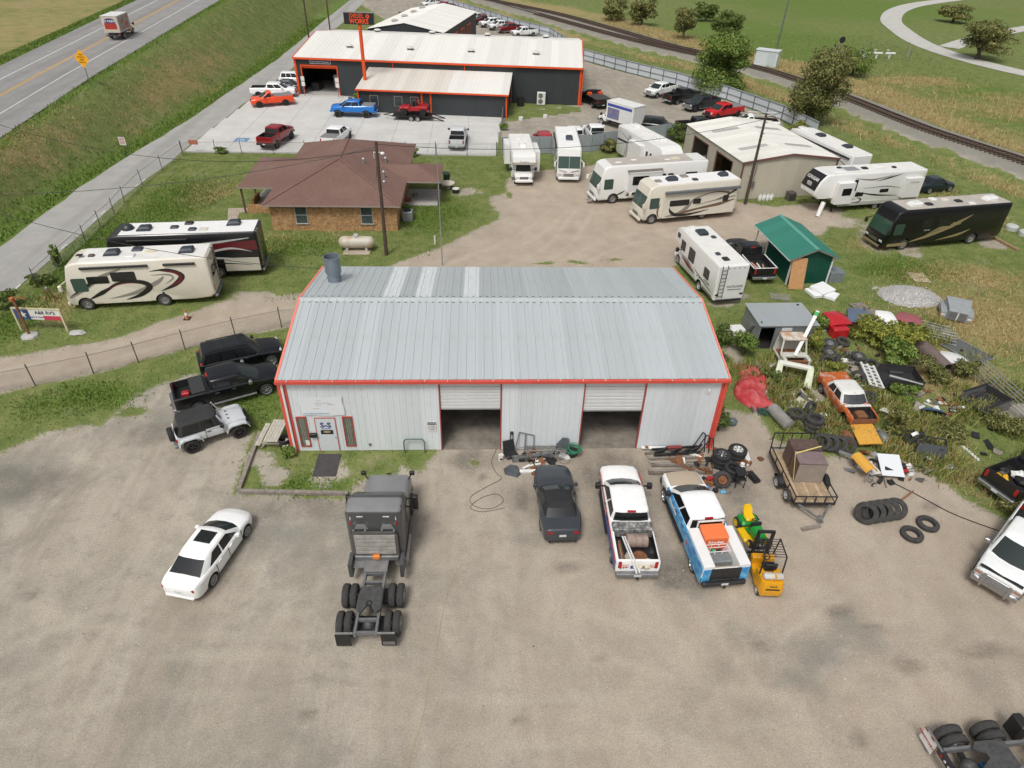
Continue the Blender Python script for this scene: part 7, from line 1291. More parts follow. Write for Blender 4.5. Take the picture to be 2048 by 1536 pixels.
# ================================================================ tyres and scrap
TY = {}
def tyre_mesh(r,wd,mat=RUBD):
 k = (r,wd,mat.name)
 if k not in TY:
  h = wd / 2; ri = r * .57; m = MB(); m.lathe([(ri,-h * .75),(ri + .03,-h),(r * .86,-h),(r - .02,-h * .7),(r,-h * .55),(r - .008,-h * .2),(r,-h * .18),(r,h * .18),(r - .008,h * .2),(r,h * .55),(r - .02,h * .7),(r * .86,h),(ri + .03,h),(ri,h * .75),(ri + .02,0),(ri,-h * .75)],26); TY[k] = m.mesh('tyre',mat,45)
 return TY[k]
def tyre(label,x,y,z=0.,r=.5,wd=.27,rot=(0,0,0),group='loose tyres in the yard',rim=None,mat=RUBD):
 """lies flat by default; z is its underside"""
 t = tag(ob('tyre',tyre_mesh(r,wd,mat),None,(x,y,z + wd / 2),rot),label,'tyre',group)
 if rim is not None:
  m = MB(); m.lathe([(r * .57,.1),(r * .57,-.1),(r * .5,.06),(r * .3,.03),(r * .15,.09),(.001,.09)],18); o = m.build('rim',rim,t,40)
  if rim is ALU or rim is WPLASTIC:
   for q in range(6): MB().box(-.03,.03,r * .2,r * .5,.07,.1,0,Matrix.Rotation(q * math.pi / 3,4,'Z')).build('spoke',ALU if rim is WPLASTIC else BLK,t)
 return t
ORD = ['first','second','third','fourth','fifth','sixth']
tyre('tyre lying flat on the gravel nearest the truck frame',30.95,-6.5,0,.52,.24); tyre('tyre lying flat on the gravel beside the trailing hose',32.1,-5.85,0,.52,.24)
for k in range(5):
 a = R(62 - k * 4); r = .56; tyre('%s tyre from the trailer in the leaning row on open gravel' % ORD[k],29.05 + k * .42,-5.45 + k * .09,r * math.cos(R(28 + k * 5)) + .02 - .14,r,.26,(a,0,R(-42)))
for k in range(4):
 r = .5; tyre('%s tyre from the stacked pair in the leaning row by the yellow bonnet' % ORD[k],29.05 + k * .44,-.1 - k * .1,r * .88 - .1,r,.26,(R(58),0,R(-40)))
for k in range(2): tyre(['lower','upper'][k] + ' tyre of the low stack beside the steel tank',28.6 + .05 * k,2.55 - .08 * k,k * .27,.5,.27)
for k in range(3): tyre(['bottom','middle','top'][k] + ' tyre of the tall stack by the steel tank',29.25 + .04 * k,1.5 + .05 * k,k * .28,.52,.28)
tyre('tyre standing upright behind the two stacks',29.75,3.1,.28,.4,.24,(R(80),0,R(20)))
tyre('tyre lying flat behind the rusty orange car',33.75,4.2,.02,.55,.3); tyre('second tyre under the flat one behind the rusty car',34.05,4.35,0,.5,.28,(R(14),0,0))
for lb,x,y,z,r,rot,rm_ in (('tyre with grey disc at the back of the weed pile',34.1,10.3,.1,.5,(R(8),0,0),STEEL),('tyre half sunk in weeds behind the grey disc wheel',35.15,10.6,.05,.48,(R(12),R(10),0),None),('tyre lying on the pile beside the wrecked cab',33.4,8.9,.3,.5,(R(10),R(8),0),STEEL),('bottom tyre of the pile beside the wrecked cab',33.45,8.85,0,.52,(0,0,0),None),('leaning tyre in front of the cab pile',32.85,7.9,.22,.5,(R(60),0,R(-20)),None),('upright tyre touching the cab pile',33.5,7.85,.3,.48,(R(78),0,R(60)),None),('lower tyre of the pair on bare earth',35.1,8.4,0,.52,(0,0,0),None),('upper tyre of the pair on bare earth',35.2,8.45,.28,.48,(R(5),R(5),0),STEEL),('tyre lying behind the white grille panel',35.75,7.75,.1,.46,(R(16),R(-10),0),None),('wheel with white disc beside the slatted frame',33.65,6.8,.1,.42,(R(10),0,0),WPLASTIC),('tyre leaning on the white grille panel',34.05,6.1,.22,.5,(R(66),0,R(-50)),None)): tyre(lb,x,y,z,r,.27,rot,rim=rm_)
for k in range(2): tyre(['lower wheel of the pair by the corner bush','upper wheel with silver spokes by the corner bush'][k],24.1 + .03 * k,-.75,k * .3,.5,.3,rim=WPLASTIC if k else None,mat=RUB)
for k in range(3): tyre(['bottom','middle','silver alloy wheel on top'][k] + (' tyre of the stack near the lumber' if k < 2 else ' of the stack near the lumber'),23.0,-1.45 + .02 * k,k * .29,.47,.29,rim=ALU if k == 2 else None,mat=RUB)
for k in range(3): tyre(['bottom','middle','top'][k] + ' tyre of the slumped stack next to the gas bottles',23.25 + .03 * k,-2.35,k * .26,.44,.26,(R(4 * k),0,0),mat=RUB)
tyre('rusty steel wheel leaning on the slumped tyre stack',22.62,-2.95,.3,.46,.24,(R(56),0,R(-8)),rim=RUST)
# junk cars and body parts
RUSTP = M('rusty_orange_paint','#b35a1e',.7,col2=(.5,.5,.47),thr=.63,scale=2.2); WRP = M('white_rusty_roof',(.68,.68,.66),.5,col2=(.42,.24,.1),thr=.68,scale=1.6)
jc = thing('wrecked_car','rusty orange and white wrecked car with open engine bay','car',(32.15,3.6,0),R(-88))
st = [(-2.35,.75,.5,.98,.93),(-2.2,.88,.38,1.06,.95),(-1.4,.93,.3,.98,.93),(-.6,.93,.28,.9,.9),(.9,.92,.28,.88,.9),(1.2,.9,.3,.9,.92),(1.9,.88,.32,.86,.88),(2.1,.84,.4,.8,.82)]
cut = MB(); arch(cut,-1.45,.93,.4); arch(cut,1.45,.92,.4); cut.box(1.15,2.2,-.7,.7,.55,1.2,1); me = body_mesh(('junk',),st,cut); me.materials[0] = RUSTP; me.materials[1] = DARKIN; ob('body',me,jc)
cabin(jc,dict(xf=1.0,xr=-1.35,xtf=.4,xtr=-.95,wb=.84,wt=.68,z0=.88,z1=1.36,crown=.05,win=[(0,.46),(.52,.92)]),WRP,DARKIN,M('dusty_windscreen',(.05,.055,.06),.25,var=.3)); MB().box(.98,1.16,-.8,.8,.9,.94).build('cowl',WRP,jc)
wheel(jc,-1.45,-.82,.32,.2,'steel'); wheel(jc,-1.45,.82,.32,.2,'steel'); MB().bbox(1.3,1.9,-.3,.3,.5,.8,.06).build('engine',RUST,jc); MB().box(2.05,2.12,-.75,.75,.42,.7).build('radiator_support',RUST,jc)
m = MB(); n = 6; v_ = [(31.15 + i * .33 + .06 * j,-.3 + j * .34 ,.42 + .05 * math.sin(i * .6) - .05 * j * .3) for j in range(7) for i in range(5)]; m.add(v_,[(j * 5 + i,j * 5 + i + 1,(j + 1) * 5 + i + 1,(j + 1) * 5 + i) for j in range(6) for i in range(4)]); m.add([(a,b,c_ - .05) for a,b,c_ in v_],[(j * 5 + i,(j + 1) * 5 + i,(j + 1) * 5 + i + 1,j * 5 + i + 1) for j in range(6) for i in range(4)]); o = solo('yellow_bonnet',m,M('rusty_yellow','#d8a243',.6,col2=(.5,.26,.09),thr=.68,scale=1.8),'rusty yellow car bonnet lying in front of the wrecked car','bonnet',smooth=40)
for x,lb in ((30.95,'rust brown round fender left of the yellow bonnet'),(33.0,'grey round fender right of the yellow bonnet')): m = MB(); m.sphere((0,0,.1),.34,.55,.38,12,6,lo=-.2); solo('fender',m,RUST if x < 31 else STEEL,lb,'fender',(x,.65,0),R(5),smooth=50)
cw = thing('wrecked_cab','white rusty truck cab shell without doors','truck cab',(30.55,8.3,0),R(-92)); WC_ = M('dirty_white_cab',(.52,.52,.46),.6,col2=(.3,.2,.12),thr=.68,scale=2.5)
for s in (-1,1):
 m = MB(); m.bar((.1,s * .82,.9),(-.2,s * .72,1.72),.1,.07); m.bar((-1.05,s * .84,.5),(-.95,s * .72,1.72),.16,.07); m.bar((-1.0,s * .84,.45),(.5,s * .84,.45),.1,.12); m.bar((.1,s * .82,.9),(.5,s * .84,.45),.1,.08); m.build('pillar',WC_,cw); MB().bbox(.3,1.0,s * .78 - .12,s * .78 + .12,.45,.92,.06).build('front_fender',WC_,cw)
MB().bbox(-1.05,-.12,-.8,.8,1.68,1.82,.06).build('roof',M('rusty_white_roof',(.6,.6,.56),.6,col2=(.45,.2,.07),thr=.52,scale=1.6),cw); MB().box(-1.08,-1.0,-.82,.82,.45,1.3).build('rear_panel',WC_,cw); MB().bbox(.1,.55,-.8,.8,.8,.95,.04).build('cowl',WC_,cw); MB().box(.85,1.0,-.7,.7,.42,.8).build('front_panel',RUST,cw); MB().box(-1,.4,-.8,.8,.4,.46).build('floor',RUST,cw)
m = MB(); m.bar((30.45,7.75,.95),(32.3,10.0,2.95),.22,.12); pl_ = solo('white_post',m,WPLASTIC,'long white post with green tip leaning over the wrecked cab','post'); MB().bar((32.1,9.76,2.74),(32.25,9.94,2.9),.25,.15).build('green_tip',M('green_tape',(.03,.35,.08),.5),pl_)
hf = thing('hood_frame','pale green white truck front frame standing on two legs','truck part',(29.9,6.3,0),R(-22)); HFM = M('pale_green_fibreglass',(.6,.64,.48),.5,var=.15,scale=2)
m = MB(); m.bbox(-1.0,1.0,.1,.42,1.02,1.16,.04); m.bar((-.9,.05,1.05),(.9,.05,1.05),.06,.12); m.build('cross_panel',M('white_fibreglass',(.66,.67,.6),.5),hf)
for s in (-1,1): m = MB(); m.loft([[(s * .72,-.6,0),(s * 1.15,-.75,0),(s * 1.1,-.3,0),(s * .78,-.25,0)],[(s * .72,-.3,.6),(s * 1.12,-.4,.6),(s * 1.1,.1,.6),(s * .76,.12,.6)],[(s * .74,.02,1.1),(s * 1.08,.0,1.12),(s * 1.06,.45,1.1),(s * .76,.45,1.08)]]); m.build('leg',HFM,hf,40)
m = MB(); m.box(-.72,.72,-1.0,1.0,.03,.07); b_ = solo('white_board',m,M('pale_board',(.55,.5,.42),.8,var=.1),'pale plywood sheet with notched edge lying in the grass','board',(29.45,4.4,0),R(-3))
for k in range(6): MB().box(-.86,-.72,-.95 + k * .33,-.78 + k * .33,.02,.06).build('tooth',WOODG,b_)
m = MB(); m.lathe([(.02,-.86),(.3,-.85),(.36,-.8),(.36,.8),(.3,.85),(.02,.86)],22,0,None,True); o = solo('steel_tank',m,M('tank_steel',(.36,.35,.33),.45,.4,var=.12,scale=2),'grey steel cylinder tank lying beside the tyres','tank',(27.62,2.25,.36),smooth=40); o.rotation_euler = (R(90),0,R(14)); MB().lathe([(.05,.0),(.05,.02)],8,0,Matrix.Translation((0,.355,.1)) @ ROTX,True).build('bung',BLK,o)
# red tarpaulin heap
def tarp():
 n,q = 30,46; v_ = []; rs = random.Random(5); ph = [(rs.uniform(-4.5,4.5),rs.uniform(-3,3),rs.uniform(0,6.3),rs.uniform(.03,.075)) for _ in range(16)]
 for j in range(q + 1):
  t = j / q; yy = 3.1 + 5.1 * t; wl = 26.7 - 1.2 * math.sin(3.14 * min(1,t * 1.4)) * (1 - t * .6); wr_ = 28.3 - .5 * math.sin(t * 6.3) - .3 * t
  for i in range(n + 1):
   s = i / n; x = wl + (wr_ - wl) * s; e = (math.sin(3.14159 * s) ** .45) * (math.sin(3.14159 * min(1,max(0,t))) ** .6); hh = e * (.42 + .18 * math.sin(4 * t + 1))
   for a,b,c,k in ph: hh += e * k * (1 - abs(math.sin(a * x + b * yy + c)) * 1.5)
   hole = math.exp(-(((x - 27.6) / .32) ** 2 + ((yy - 6.95) / .2) ** 2)); v_.append((x,yy,min(.95,max(.012 + .004 * (i % 2),hh - .35 * hole * 1.6))))
 m = MB(); m.add(v_,[(j * (n + 1) + i,j * (n + 1) + i + 1,(j + 1) * (n + 1) + i + 1,(j + 1) * (n + 1) + i) for j in range(q) for i in range(n)]); solo('red_tarpaulin',m,M('red_tarp',(.42,.035,.04),.75,col2=(.5,.12,.12),thr=.55,scale=1.6),'crumpled red tarpaulin heaped beside the shop wall','tarpaulin',smooth=38)
tarp()
m = MB()
for k in range(26): a = [rnd.uniform(-.4,.4),rnd.uniform(-.45,.45),rnd.uniform(.02,.45)]; b = [rnd.uniform(-.45,.45),rnd.uniform(-.45,.45),rnd.uniform(.02,.4)]; m.cyl(a,b,.022,5)
solo('green_netting',m,M('green_net',(.02,.1,.08),.7),'tangle of dark green netting in front of the red tarpaulin','netting',(26.95,2.95,0))
def bonnet(label,x,y,rz,mat,w_=1.5,l=1.4,tilt=35,z=.5,name='truck_bonnet'):
 """pressed bonnet panel with turned-down sides"""
 m = MB(); rows = []
 for j in range(5):
  yy = l * j / 4; sc = 1 - .08 * j; zz = -.35 * (j / 4) ** 3; rows.append([(-w_ / 2 * sc,yy,zz - .3),(-w_ / 2 * sc,yy,zz - .05),(-w_ * .42 * sc,yy,zz + .03),(-w_ * .15 * sc,yy,zz + .07),(w_ * .15 * sc,yy,zz + .07),(w_ * .42 * sc,yy,zz + .03),(w_ / 2 * sc,yy,zz - .05),(w_ / 2 * sc,yy,zz - .3)])
 m.loft(rows,cap=False,closed=False); m.loft([[(a * .97,b,c_ - .03) for a,b,c_ in r_] for r_ in rows][::-1],cap=False,closed=False)
 return solo(name,m,mat,label,'bonnet',(x,y,z),smooth=35,rot=(R(-tilt),0,rz))
bonnet('bright red truck bonnet rising from the weeds behind the galvanised shed',35.5,11.9,R(8),paint('#b3202a'),1.8,1.5,-20,.75); MB
m = MB(); m.bbox(-.6,.6,-.35,.35,0,.7,.08); solo('red_truck_front',m,paint('#b3202a'),'red truck front panel below the bright red bonnet','truck part',(35.3,11.7,0),R(8))
bonnet('slate blue truck bonnet beside the white bonnet',37.3,12.6,R(-8),paint('#59677a'),1.9,1.5,-25,.5); bonnet('white truck bonnet between the blue and the maroon bonnets',38.9,12.1,R(-14),WHITE,1.7,1.5,-24,.6); bonnet('faded maroon truck bonnet at the end of the bonnet row',40.6,12.4,R(-30),M('faded_maroon',(.3,.09,.1),.5,var=.12),2.0,1.5,-18,.45)
m = MB(); pr = [(1.0 * math.cos(a),1.0 * math.sin(a)) for a in np.linspace(.1,3.0,16)]; m.loft([[(p[0] * q,y,p[1] * q) for q,y in ((1,-.2),(1,.2),(.86,.2),(.86,-.2))] for p in pr]); solo('fender_liner',m,BLK,'big black plastic fender arch standing in the weeds','truck part',(40.5,11.6,0),R(-60),smooth=40)
for k in range(3):
 m = MB()
 for q in range(5): m.box(-.55,.55,-.5 + q * .22,-.36 + q * .22,.1,.13)
 for q in (-.45,0,.4): m.box(q,q + .1,-.5,.52,0,.1)
 solo('pallet',m,WOODG,['grey wooden pallet nearest the gravel heap','grey wooden pallet half sunk behind the blue bonnet','broken pallet in the dry grass behind the white bonnet'][k],'pallet',((38.7,39.2,40.0)[k],(15.6,14.8,14.4)[k],.02),R((12,-25,5)[k]))
tn = thing('truck_nose','grey truck nose with grille and orange marker lying on the grass','truck part',(45.4,14.4,0),R(-118)); GN = M('faded_grey_body',(.28,.3,.31),.5,var=.12,scale=2)
m = MB(); m.loft([[(.9,-.62,.1),(.9,.62,.1),(.95,.62,.8),(.95,-.62,.8)],[(.3,-.72,.1),(.3,.72,.1),(.3,.72,1.0),(.3,-.72,1.0)],[(-.9,-.85,.4),(-.9,.85,.4),(-.9,.85,1.1),(-.9,-.85,1.1)]]); m.build('bonnet',GN,tn,30); g_ = MB().box(.955,.99,-.55,.55,.14,.76).build('grille',STEEL,tn); MB().box(.99,1.0,-.04,.04,.14,.76).build('grille_bar',WPLASTIC,g_)
for s in (-1,1): m = MB(); m.loft([[(.75,s * .6,.05),(.75,s * 1.05,.05),(.7,s * 1.05,.5),(.7,s * .6,.55)],[(.0,s * .7,.3),(.0,s * 1.1,.3),(.0,s * 1.1,.62),(.0,s * .7,.7)],[(-.9,s * .8,.1),(-.9,s * 1.15,.1),(-.9,s * 1.1,.5),(-.9,s * .8,.55)]]); m.build('fender',GN,tn,30); MB().bbox(.72,.78,s * .85 - .15,s * .85 + .15,.22,.38,.02).build('headlight',LAMP,tn); MB().bbox(.7,.77,s * 1.0 - .06,s * 1.0 + .06,.18,.36,.02).build('marker',AMB,tn)
# fence panels, pipe, beds
def tube_gate(label,p,q,h_,nb,lean=0.,name='tube_gate',mat=GALV,z0=.05):
 m = MB(); P_,Q_ = Vector(p),Vector(q); d_ = (Q_ - P_); up = Vector((lean,0,h_)) if isinstance(lean,(int,float)) else Vector(lean)
 for k in range(nb): f_ = k / (nb - 1); m.cyl(P_ + up * f_,Q_ + up * f_,.025,6)
 for f_ in (0,.33,.66,1): m.cyl(P_ + d_ * f_,P_ + d_ * f_ + up,.022,6)
 return solo(name,m,mat,label,'gate')
tube_gate('galvanised gate panel on top of the pile by the truck nose',(42.2,13.4,.25),(43.9,12.5,.2),.1,6,(-.9,-2.1,.1)); tube_gate('lower galvanised gate panel in the same pile',(42.6,12.9,.08),(44.1,11.8,.08),.1,5,(-1.1,-1.6,.06)); tube_gate('long tube gate leaning over the black truck bed',(41.9,6.5,.3),(42.1,1.8,.3),1.1,7,(.35,0,1.1))
m = MB(); m.box(-.9,.9,-1.3,1.3,.1,.12); fr_ = solo('wire_screen',m,M('dark_mesh',(.1,.11,.11),.8,var=.3,scale=8),'flat dark wire screen in a pipe frame on the dry grass','screen',(43.4,9.5,.02),R(25))
mm = MB(); mm.tube([(-.95,-1.35,.13),(.95,-1.35,.13),(.95,1.35,.13),(-.95,1.35,.13),(-.95,-1.35,.13)],.025); mm.build('frame',GALV,fr_)
m = MB(); m.lathe([(.45,-1.7),(.47,-1.7),(.47,1.7),(.45,1.7),(.42,1.7),(.42,-1.7)],22,0,None,False); o = solo('culvert_pipe',m,M('brown_pipe',(.16,.12,.11),.6,var=.2),'brown culvert pipe lying between the weeds','pipe',(40.15,8.5,.47),smooth=40); o.rotation_euler = (R(90),0,R(4))
bonnet('white curved panel lying against the brown pipe',41.5,7.3,R(-8),WHITE,1.7,2.3,4,.55,'curved_bodywork')
def truck_bed(label,x,y,rz,side,tilt=0):
 t = thing('truck_bed',label,'truck bed',(x,y,0),rz); t.rotation_euler = (R(tilt),0,rz); L_,W_ = 2.2,1.7
 m = MB()
 for k in range(9): m.box(-L_ / 2,L_ / 2,-W_ / 2 + k * .19,-W_ / 2 + k * .19 + .12,.3,.33)
 m.box(-L_ / 2,L_ / 2,-W_ / 2,W_ / 2,.26,.3); m.build('floor',M('bed_black',(.035,.035,.036),.6,var=.3),t)
 for s in (-1,1): MB().box(-L_ / 2,L_ / 2,s * W_ / 2 - .03,s * W_ / 2 + .03,.05,.82).build('side',side,t); MB().bbox(-L_ / 2,L_ / 2,s * W_ / 2 - .06,s * W_ / 2 + .06,.82,.86,.01).build('rail',BLK if side is not WHITE else side,t); MB().bbox(-.45,.45,s * (W_ / 2 - .18) - .14,s * (W_ / 2 - .18) + .14,.3,.52,.06).build('wheel_hump',M('bed_black',(.035,.035,.036),.6),t)
 MB().box(L_ / 2 - .04,L_ / 2,-W_ / 2,W_ / 2,.05,.8).build('front_wall',M('bed_black',(.035,.035,.036),.6),t); return t
truck_bed('black pickup bed shell lying behind the white grille panel',36.7,5.95,R(-8),M('bed_black',(.035,.035,.036),.6)); truck_bed('black pickup bed shell with silver side by the long tube gate',40.85,3.6,R(22),STEEL)
m = MB(); m.cyl((35.6,5.5,.95),(37.4,4.75,.8),.1,10,.06); solo('silver_bumper',m,ALU,'silver bumper lying across the near side of the pickup bed shell','bumper',smooth=50)
gp = thing('grille_panel','white slotted truck grille panel leaning by the tyres','truck part',(35.05,6.4,.15),0,rot=(R(12),0,R(78)))
for y in (-.42,0,.42): MB().bbox(-1.25,1.25,y - .07,y + .07,.2,.3,.02).build('bar',WPLASTIC,gp)
for k in range(7): MB().box(-1.2 + k * .38,-1.12 + k * .38,-.45,.45,.16,.22).build('slat',WPLASTIC,gp)
MB().box(-1.2,1.2,-.45,.45,.05,.1).build('backing',STEEL,gp)
rk = thing('slatted_frame','flat grey slatted metal frame lying in the grass','rack',(32.95,6.15,.08),R(-48))
for k in range(9): MB().box(-.75 + k * .18,-.66 + k * .18,-.5,.5,.06,.09).build('slat',M('pale_metal',(.48,.47,.44),.5,.2),rk)
for y in (-.52,0,.52): MB().box(-.85,.85,y - .03,y + .03,0,.06).build('rail',STEEL,rk)
bonnet('white curved fender lying beside the rusty car',34.0,2.6,R(-40),M('white_fibreglass',(.66,.67,.6),.5),.6,1.1,5,.35,'white_fender'); bonnet('dusty blue car door panel in the brush',37.1,2.6,R(-20),M('dusty_blue',(.06,.12,.22),.5,var=.2),1.3,.8,10,.4,'blue_door_scrap')
# motorcycle heap and door panels
mb_ = thing('motorcycle_scrap','heap of black motorcycle parts with white wheel arch','scrap heap',(34.4,.1,0))
m = MB()
for k in range(34): c_ = Vector((rnd.uniform(-.7,.8),rnd.uniform(-.5,.6),rnd.uniform(.05,.7))); m.cyl(c_,c_ + Vector((rnd.uniform(-.5,.5),rnd.uniform(-.4,.4),rnd.uniform(-.2,.3))),rnd.uniform(.02,.045),6)
m.build('tangled_tubes',BLKM,mb_)
for k in range(5): MB().bbox(-.3 + k * .2,.0 + k * .2,-.3 + .12 * k,-.05 + .12 * k,.1,.3 + .08 * k,.04).build('engine_block',M('greasy_black',(.025,.025,.026),.5,var=.4),mb_)
m = MB(); pr = [(.42 * math.cos(a),.42 * math.sin(a)) for a in np.linspace(-.8,2.6,14)]; m.loft([[(p[0] * q,y,p[1] * q) for q,y in ((1,-.09),(1,.09),(.86,.09),(.86,-.09))] for p in pr]); m.build('white_mudguard',WPLASTIC,mb_,40,(-.05,.1,.5),(R(20),R(20),R(30)))
tyre('motorcycle tyre inside the black scrap heap',34.2,.15,.3,.34,.14,(R(65),0,R(30)))
dp = thing('loose_car_door_piece','grey car door panel leaning against the motorcycle scrap','car door',(34.85,-1.05,0),R(-14),rot=(R(-24),0,R(-16))); DG = M('door_grey',(.06,.068,.075),.5,var=.12)
m = MB(); m.prism([(-.75,0),(.72,.0),(.78,.35),(.74,.82),(-.68,.82),(-.78,.3)],-.07,.07,'y'); m.build('skin',DG,dp); m = MB(); m.bar((-.66,0,.82),(-.3,0,1.2),.07,.07); m.bar((-.3,0,1.2),(.6,0,1.22),.07,.07); m.bar((.6,0,1.22),(.72,0,.82),.09,.07); m.build('window_frame',BLK,dp); MB().box(.4,.62,-.09,-.07,.58,.66).build('handle',BLK,dp)
m = MB(); m.add([(0,0,.04),(.55,-.1,.06),(.5,.45,.12),(.05,.5,.05),(.28,.2,.18)],[(0,1,4),(1,2,4),(2,3,4),(3,0,4)]); solo('foil_sheet',m,M('foil',(.6,.6,.64),.25,.4),'crumpled shiny foil sheet beside the grey car door','foil',(35.35,-1.9,0))
m = MB(); m.bar((33.9,-1.4,.08),(34.7,-2.5,.05),.12,.08); solo('metal_strip',m,M('green_grey_pipe',(.14,.2,.19),.5,.3),'grey green metal strip on the gravel edge below the car door','strip')
for k in range(5): MB
m = MB()
for k in range(6): m.box(-.06,.06,-.55 + k * .2,-.43 + k * .2,.02,.1)
m.box(-.05,.05,-.6,.65,0,.03); solo('reflector_strip',m,WPLASTIC,'black and white strip lying in the weeds near the scrap filled pickup','strip',(37.45,-.7,0),R(12))
ms = thing('red_mower','small red push mower behind the white sheet','mower',(32.75,-2.0,0),R(-10)); MB().bbox(-.3,.3,-.26,.26,.08,.28,.06).build('deck',paint('#9c1420'),ms); MB().bbox(-.15,.15,-.15,.15,.28,.48,.04).build('engine',BLK,ms); m = MB(); m.tube([(.3,.2,.2),(1.1,.16,.35),(1.1,-.16,.35),(.3,-.2,.2)],.015); m.build('handle',BLK,ms)
for s in (-1,1):
 for x in (-.26,.26): wheel(ms,x,s * .28,.1,.06,'dual')
m = MB(); m.box(-.55,.55,-.75,.75,0,.03); solo('white_sheet',m,M('white_laminate',(.7,.73,.76),.4),'white sheet propped over scrap on the gravel','sheet',(32.1,-1.95,.38),rot=(R(10),R(-6),R(-14))); m = MB(); m.bbox(-.35,.35,-.4,.4,0,.36,.05); solo('black_tub',m,BLK,'black plastic tub under the white sheet','tub',(32.1,-1.95,0),R(-14))
dr = thing('yellow_roller','rusty yellow curved guard on a small wheeled frame','machine',(30.4,-2.2,0),R(10)); m = MB(); pr = [(.36 * math.cos(a),.36 * math.sin(a)) for a in np.linspace(.3,2.84,12)]; m.loft([[(p[0] * q,y,p[1] * q + .62) for q,y in ((1,-.65),(1,.65),(.92,.65),(.92,-.65))] for p in pr]); m.build('guard',M('rusty_yellow','#d8a243',.6),dr,40); m = MB(); m.bar((0,-.5,.75),(-.2,-.7,.1),.05,.05); m.bar((.1,-.5,.7),(.1,-.95,.2),.04,.04); m.bar((0,.5,.75),(.1,.7,.0),.05,.05); m.build('frame',STEEL,dr); wheel(dr,.12,-.98,.13,.07,'dual'); MB().box(.2,.85,-.5,.35,.35,.38).build('white_tray',M('stained_white',(.6,.58,.54),.6,var=.15,scale=5),dr)
m = MB(); m.bar((29.7,-.9,.45),(30.8,-1.6,.45),.16,.1); b_ = solo('silver_beam',m,ALU,'silver metal beam on thin legs beside the yellow guard','beam'); mm = MB()
for q in ((29.8,-.98),(30.6,-1.5)): mm.bar((*q,.4),(q[0],q[1] - .15,0),.03,.03)
mm.build('leg',STEEL,b_)
m = MB(); m.bar((32.6,.3,.1),(33.0,-.75,.12),.2,.07); m.bar((33.0,-.75,.12),(33.5,-1.0,.1),.2,.07); solo('yellow_rail',m,M('rusty_yellow_rail',(.45,.2,.03),.6,var=.3),'bent rusty yellow rail on the gravel edge','rail'); m = MB(); m.bar((33.2,.6,.1),(33.5,.2,.15),.22,.05); solo('orange_strip',m,M('rust_orange',(.42,.13,.04),.7,var=.3),'short rust orange strip near the yellow rail','strip')
m = MB(); P_ = smooth_pts([(31.4,-2.4),(32.7,-3.8),(33.6,-4.9),(34.3,-5.5),(35.2,-6.1),(35.7,-6.4),(36.2,-6.6)],5); m.tube([(a,b,.025) for a,b in P_],.025,6); solo('black_hose',m,BLK,'black hose trailing across the gravel towards the white pickup','hose')
# ---------------------------------------------------------------- along the shop wall
m = MB(); m.lathe([(.13,0),(.15,.36),(.155,.36),(.14,.36),(.12,.05),(.001,.05)],16); bk_ = solo('bucket',m,WPLASTIC,'white plastic bucket beside the first roller door','bucket',(11.2,-.85,0),smooth=40); MB().lathe([(.14,.3),(.001,.3)],12).build('lid',M('stained_white',(.6,.58,.54),.6),bk_); MB().box(-.05,.06,-.152,-.14,.1,.22).build('print',BLK,bk_)
sc_ = thing('seat_shell','black plastic seat shell tipped against the wall','seat',(11.75,-.55,0),R(20)); MB().bbox(-.35,.35,-.3,.3,.12,.24,.06).build('seat',BLK,sc_); m = MB(); m.loft([[(-.33,.2,.2),(.33,.2,.2),(.33,.32,.2),(-.33,.32,.2)],[(-.3,.42,.75),(.3,.42,.75),(.3,.5,.75),(-.3,.5,.75)]]); m.build('backrest',BLK,sc_,40)
m = MB(); m.tube([(11.75,-.12,.1),(11.72,-.06,1.2),(11.85,-.06,1.2),(11.9,-.12,.1)],.025); m.bbox(11.7,11.88,-.12,-.02,1.18,1.32,.02); solo('black_prop',m,BLK,'thin black prop with knob against the wall behind the seat shell','prop')
m = MB(); m.tube([(11.95,-.35,.05),(12.2,-.08,1.28),(13.0,-.06,1.05),(13.0,-.3,.05)],.03); m.tube([(12.55,-.08,1.18),(12.5,-.4,.1)],.035); m.tube([(12.0,-.3,.35),(13,-.22,.4)],.02); solo('bent_pipes',m,STEEL,'grey bent pipe frame leaning on the wall between the roller doors','frame')
m = MB()
for y in (-.5,-.12): m.bar((12.5,y,.3),(14.8,y - .05,.34),.05,.06)
for k in range(8): m.bar((12.6 + k * .28,-.12,.32),(12.6 + k * .28,-.52,.32),.03,.03)
solo('step_ladder',m,M('dull_metal',(.24,.24,.23),.5,.3),'dull metal ladder lying along the wall base','ladder')
bm_ = thing('truck_bumper','dusty dark truck bumper lying between the wall and the coupe','bumper',(12.9,-.85,0),R(7)); m = MB(); m.loft([[(x,-.12 + .1 * abs(x) ** 1.5 * .2,.02),(x,.12 + .05 * abs(x),.02),(x,.1 + .05 * abs(x),.3),(x,-.1 + .05 * abs(x),.33)] for x in np.linspace(-1.1,1.1,9)]); m.build('bar',M('dusty_black',(.07,.075,.08),.7,col2=(.2,.2,.19),thr=.55,scale=3),bm_,40)
for x in (-.6,.6): MB().bbox(x - .16,x + .16,-.17,-.1,.1,.25,.02).build('lamp_hole',BLK,bm_)
m = MB(); m.loft([[(-.42,-.1,.02),(.1,-.55,.02),(.4,-.35,.02),(.45,.2,.02),(.05,.45,.02),(-.35,.3,.02)],[(-.3,-.08,.2),(.1,-.42,.16),(.3,-.28,.16),(.33,.14,.2),(.05,.32,.22),(-.25,.22,.2)]]); solo('fender_liner',m,M('dusty_liner',(.07,.08,.09),.7,var=.3),'dusty black fender liner lying flat on the gravel','truck part',(11.75,-1.75,0),R(20),smooth=40)
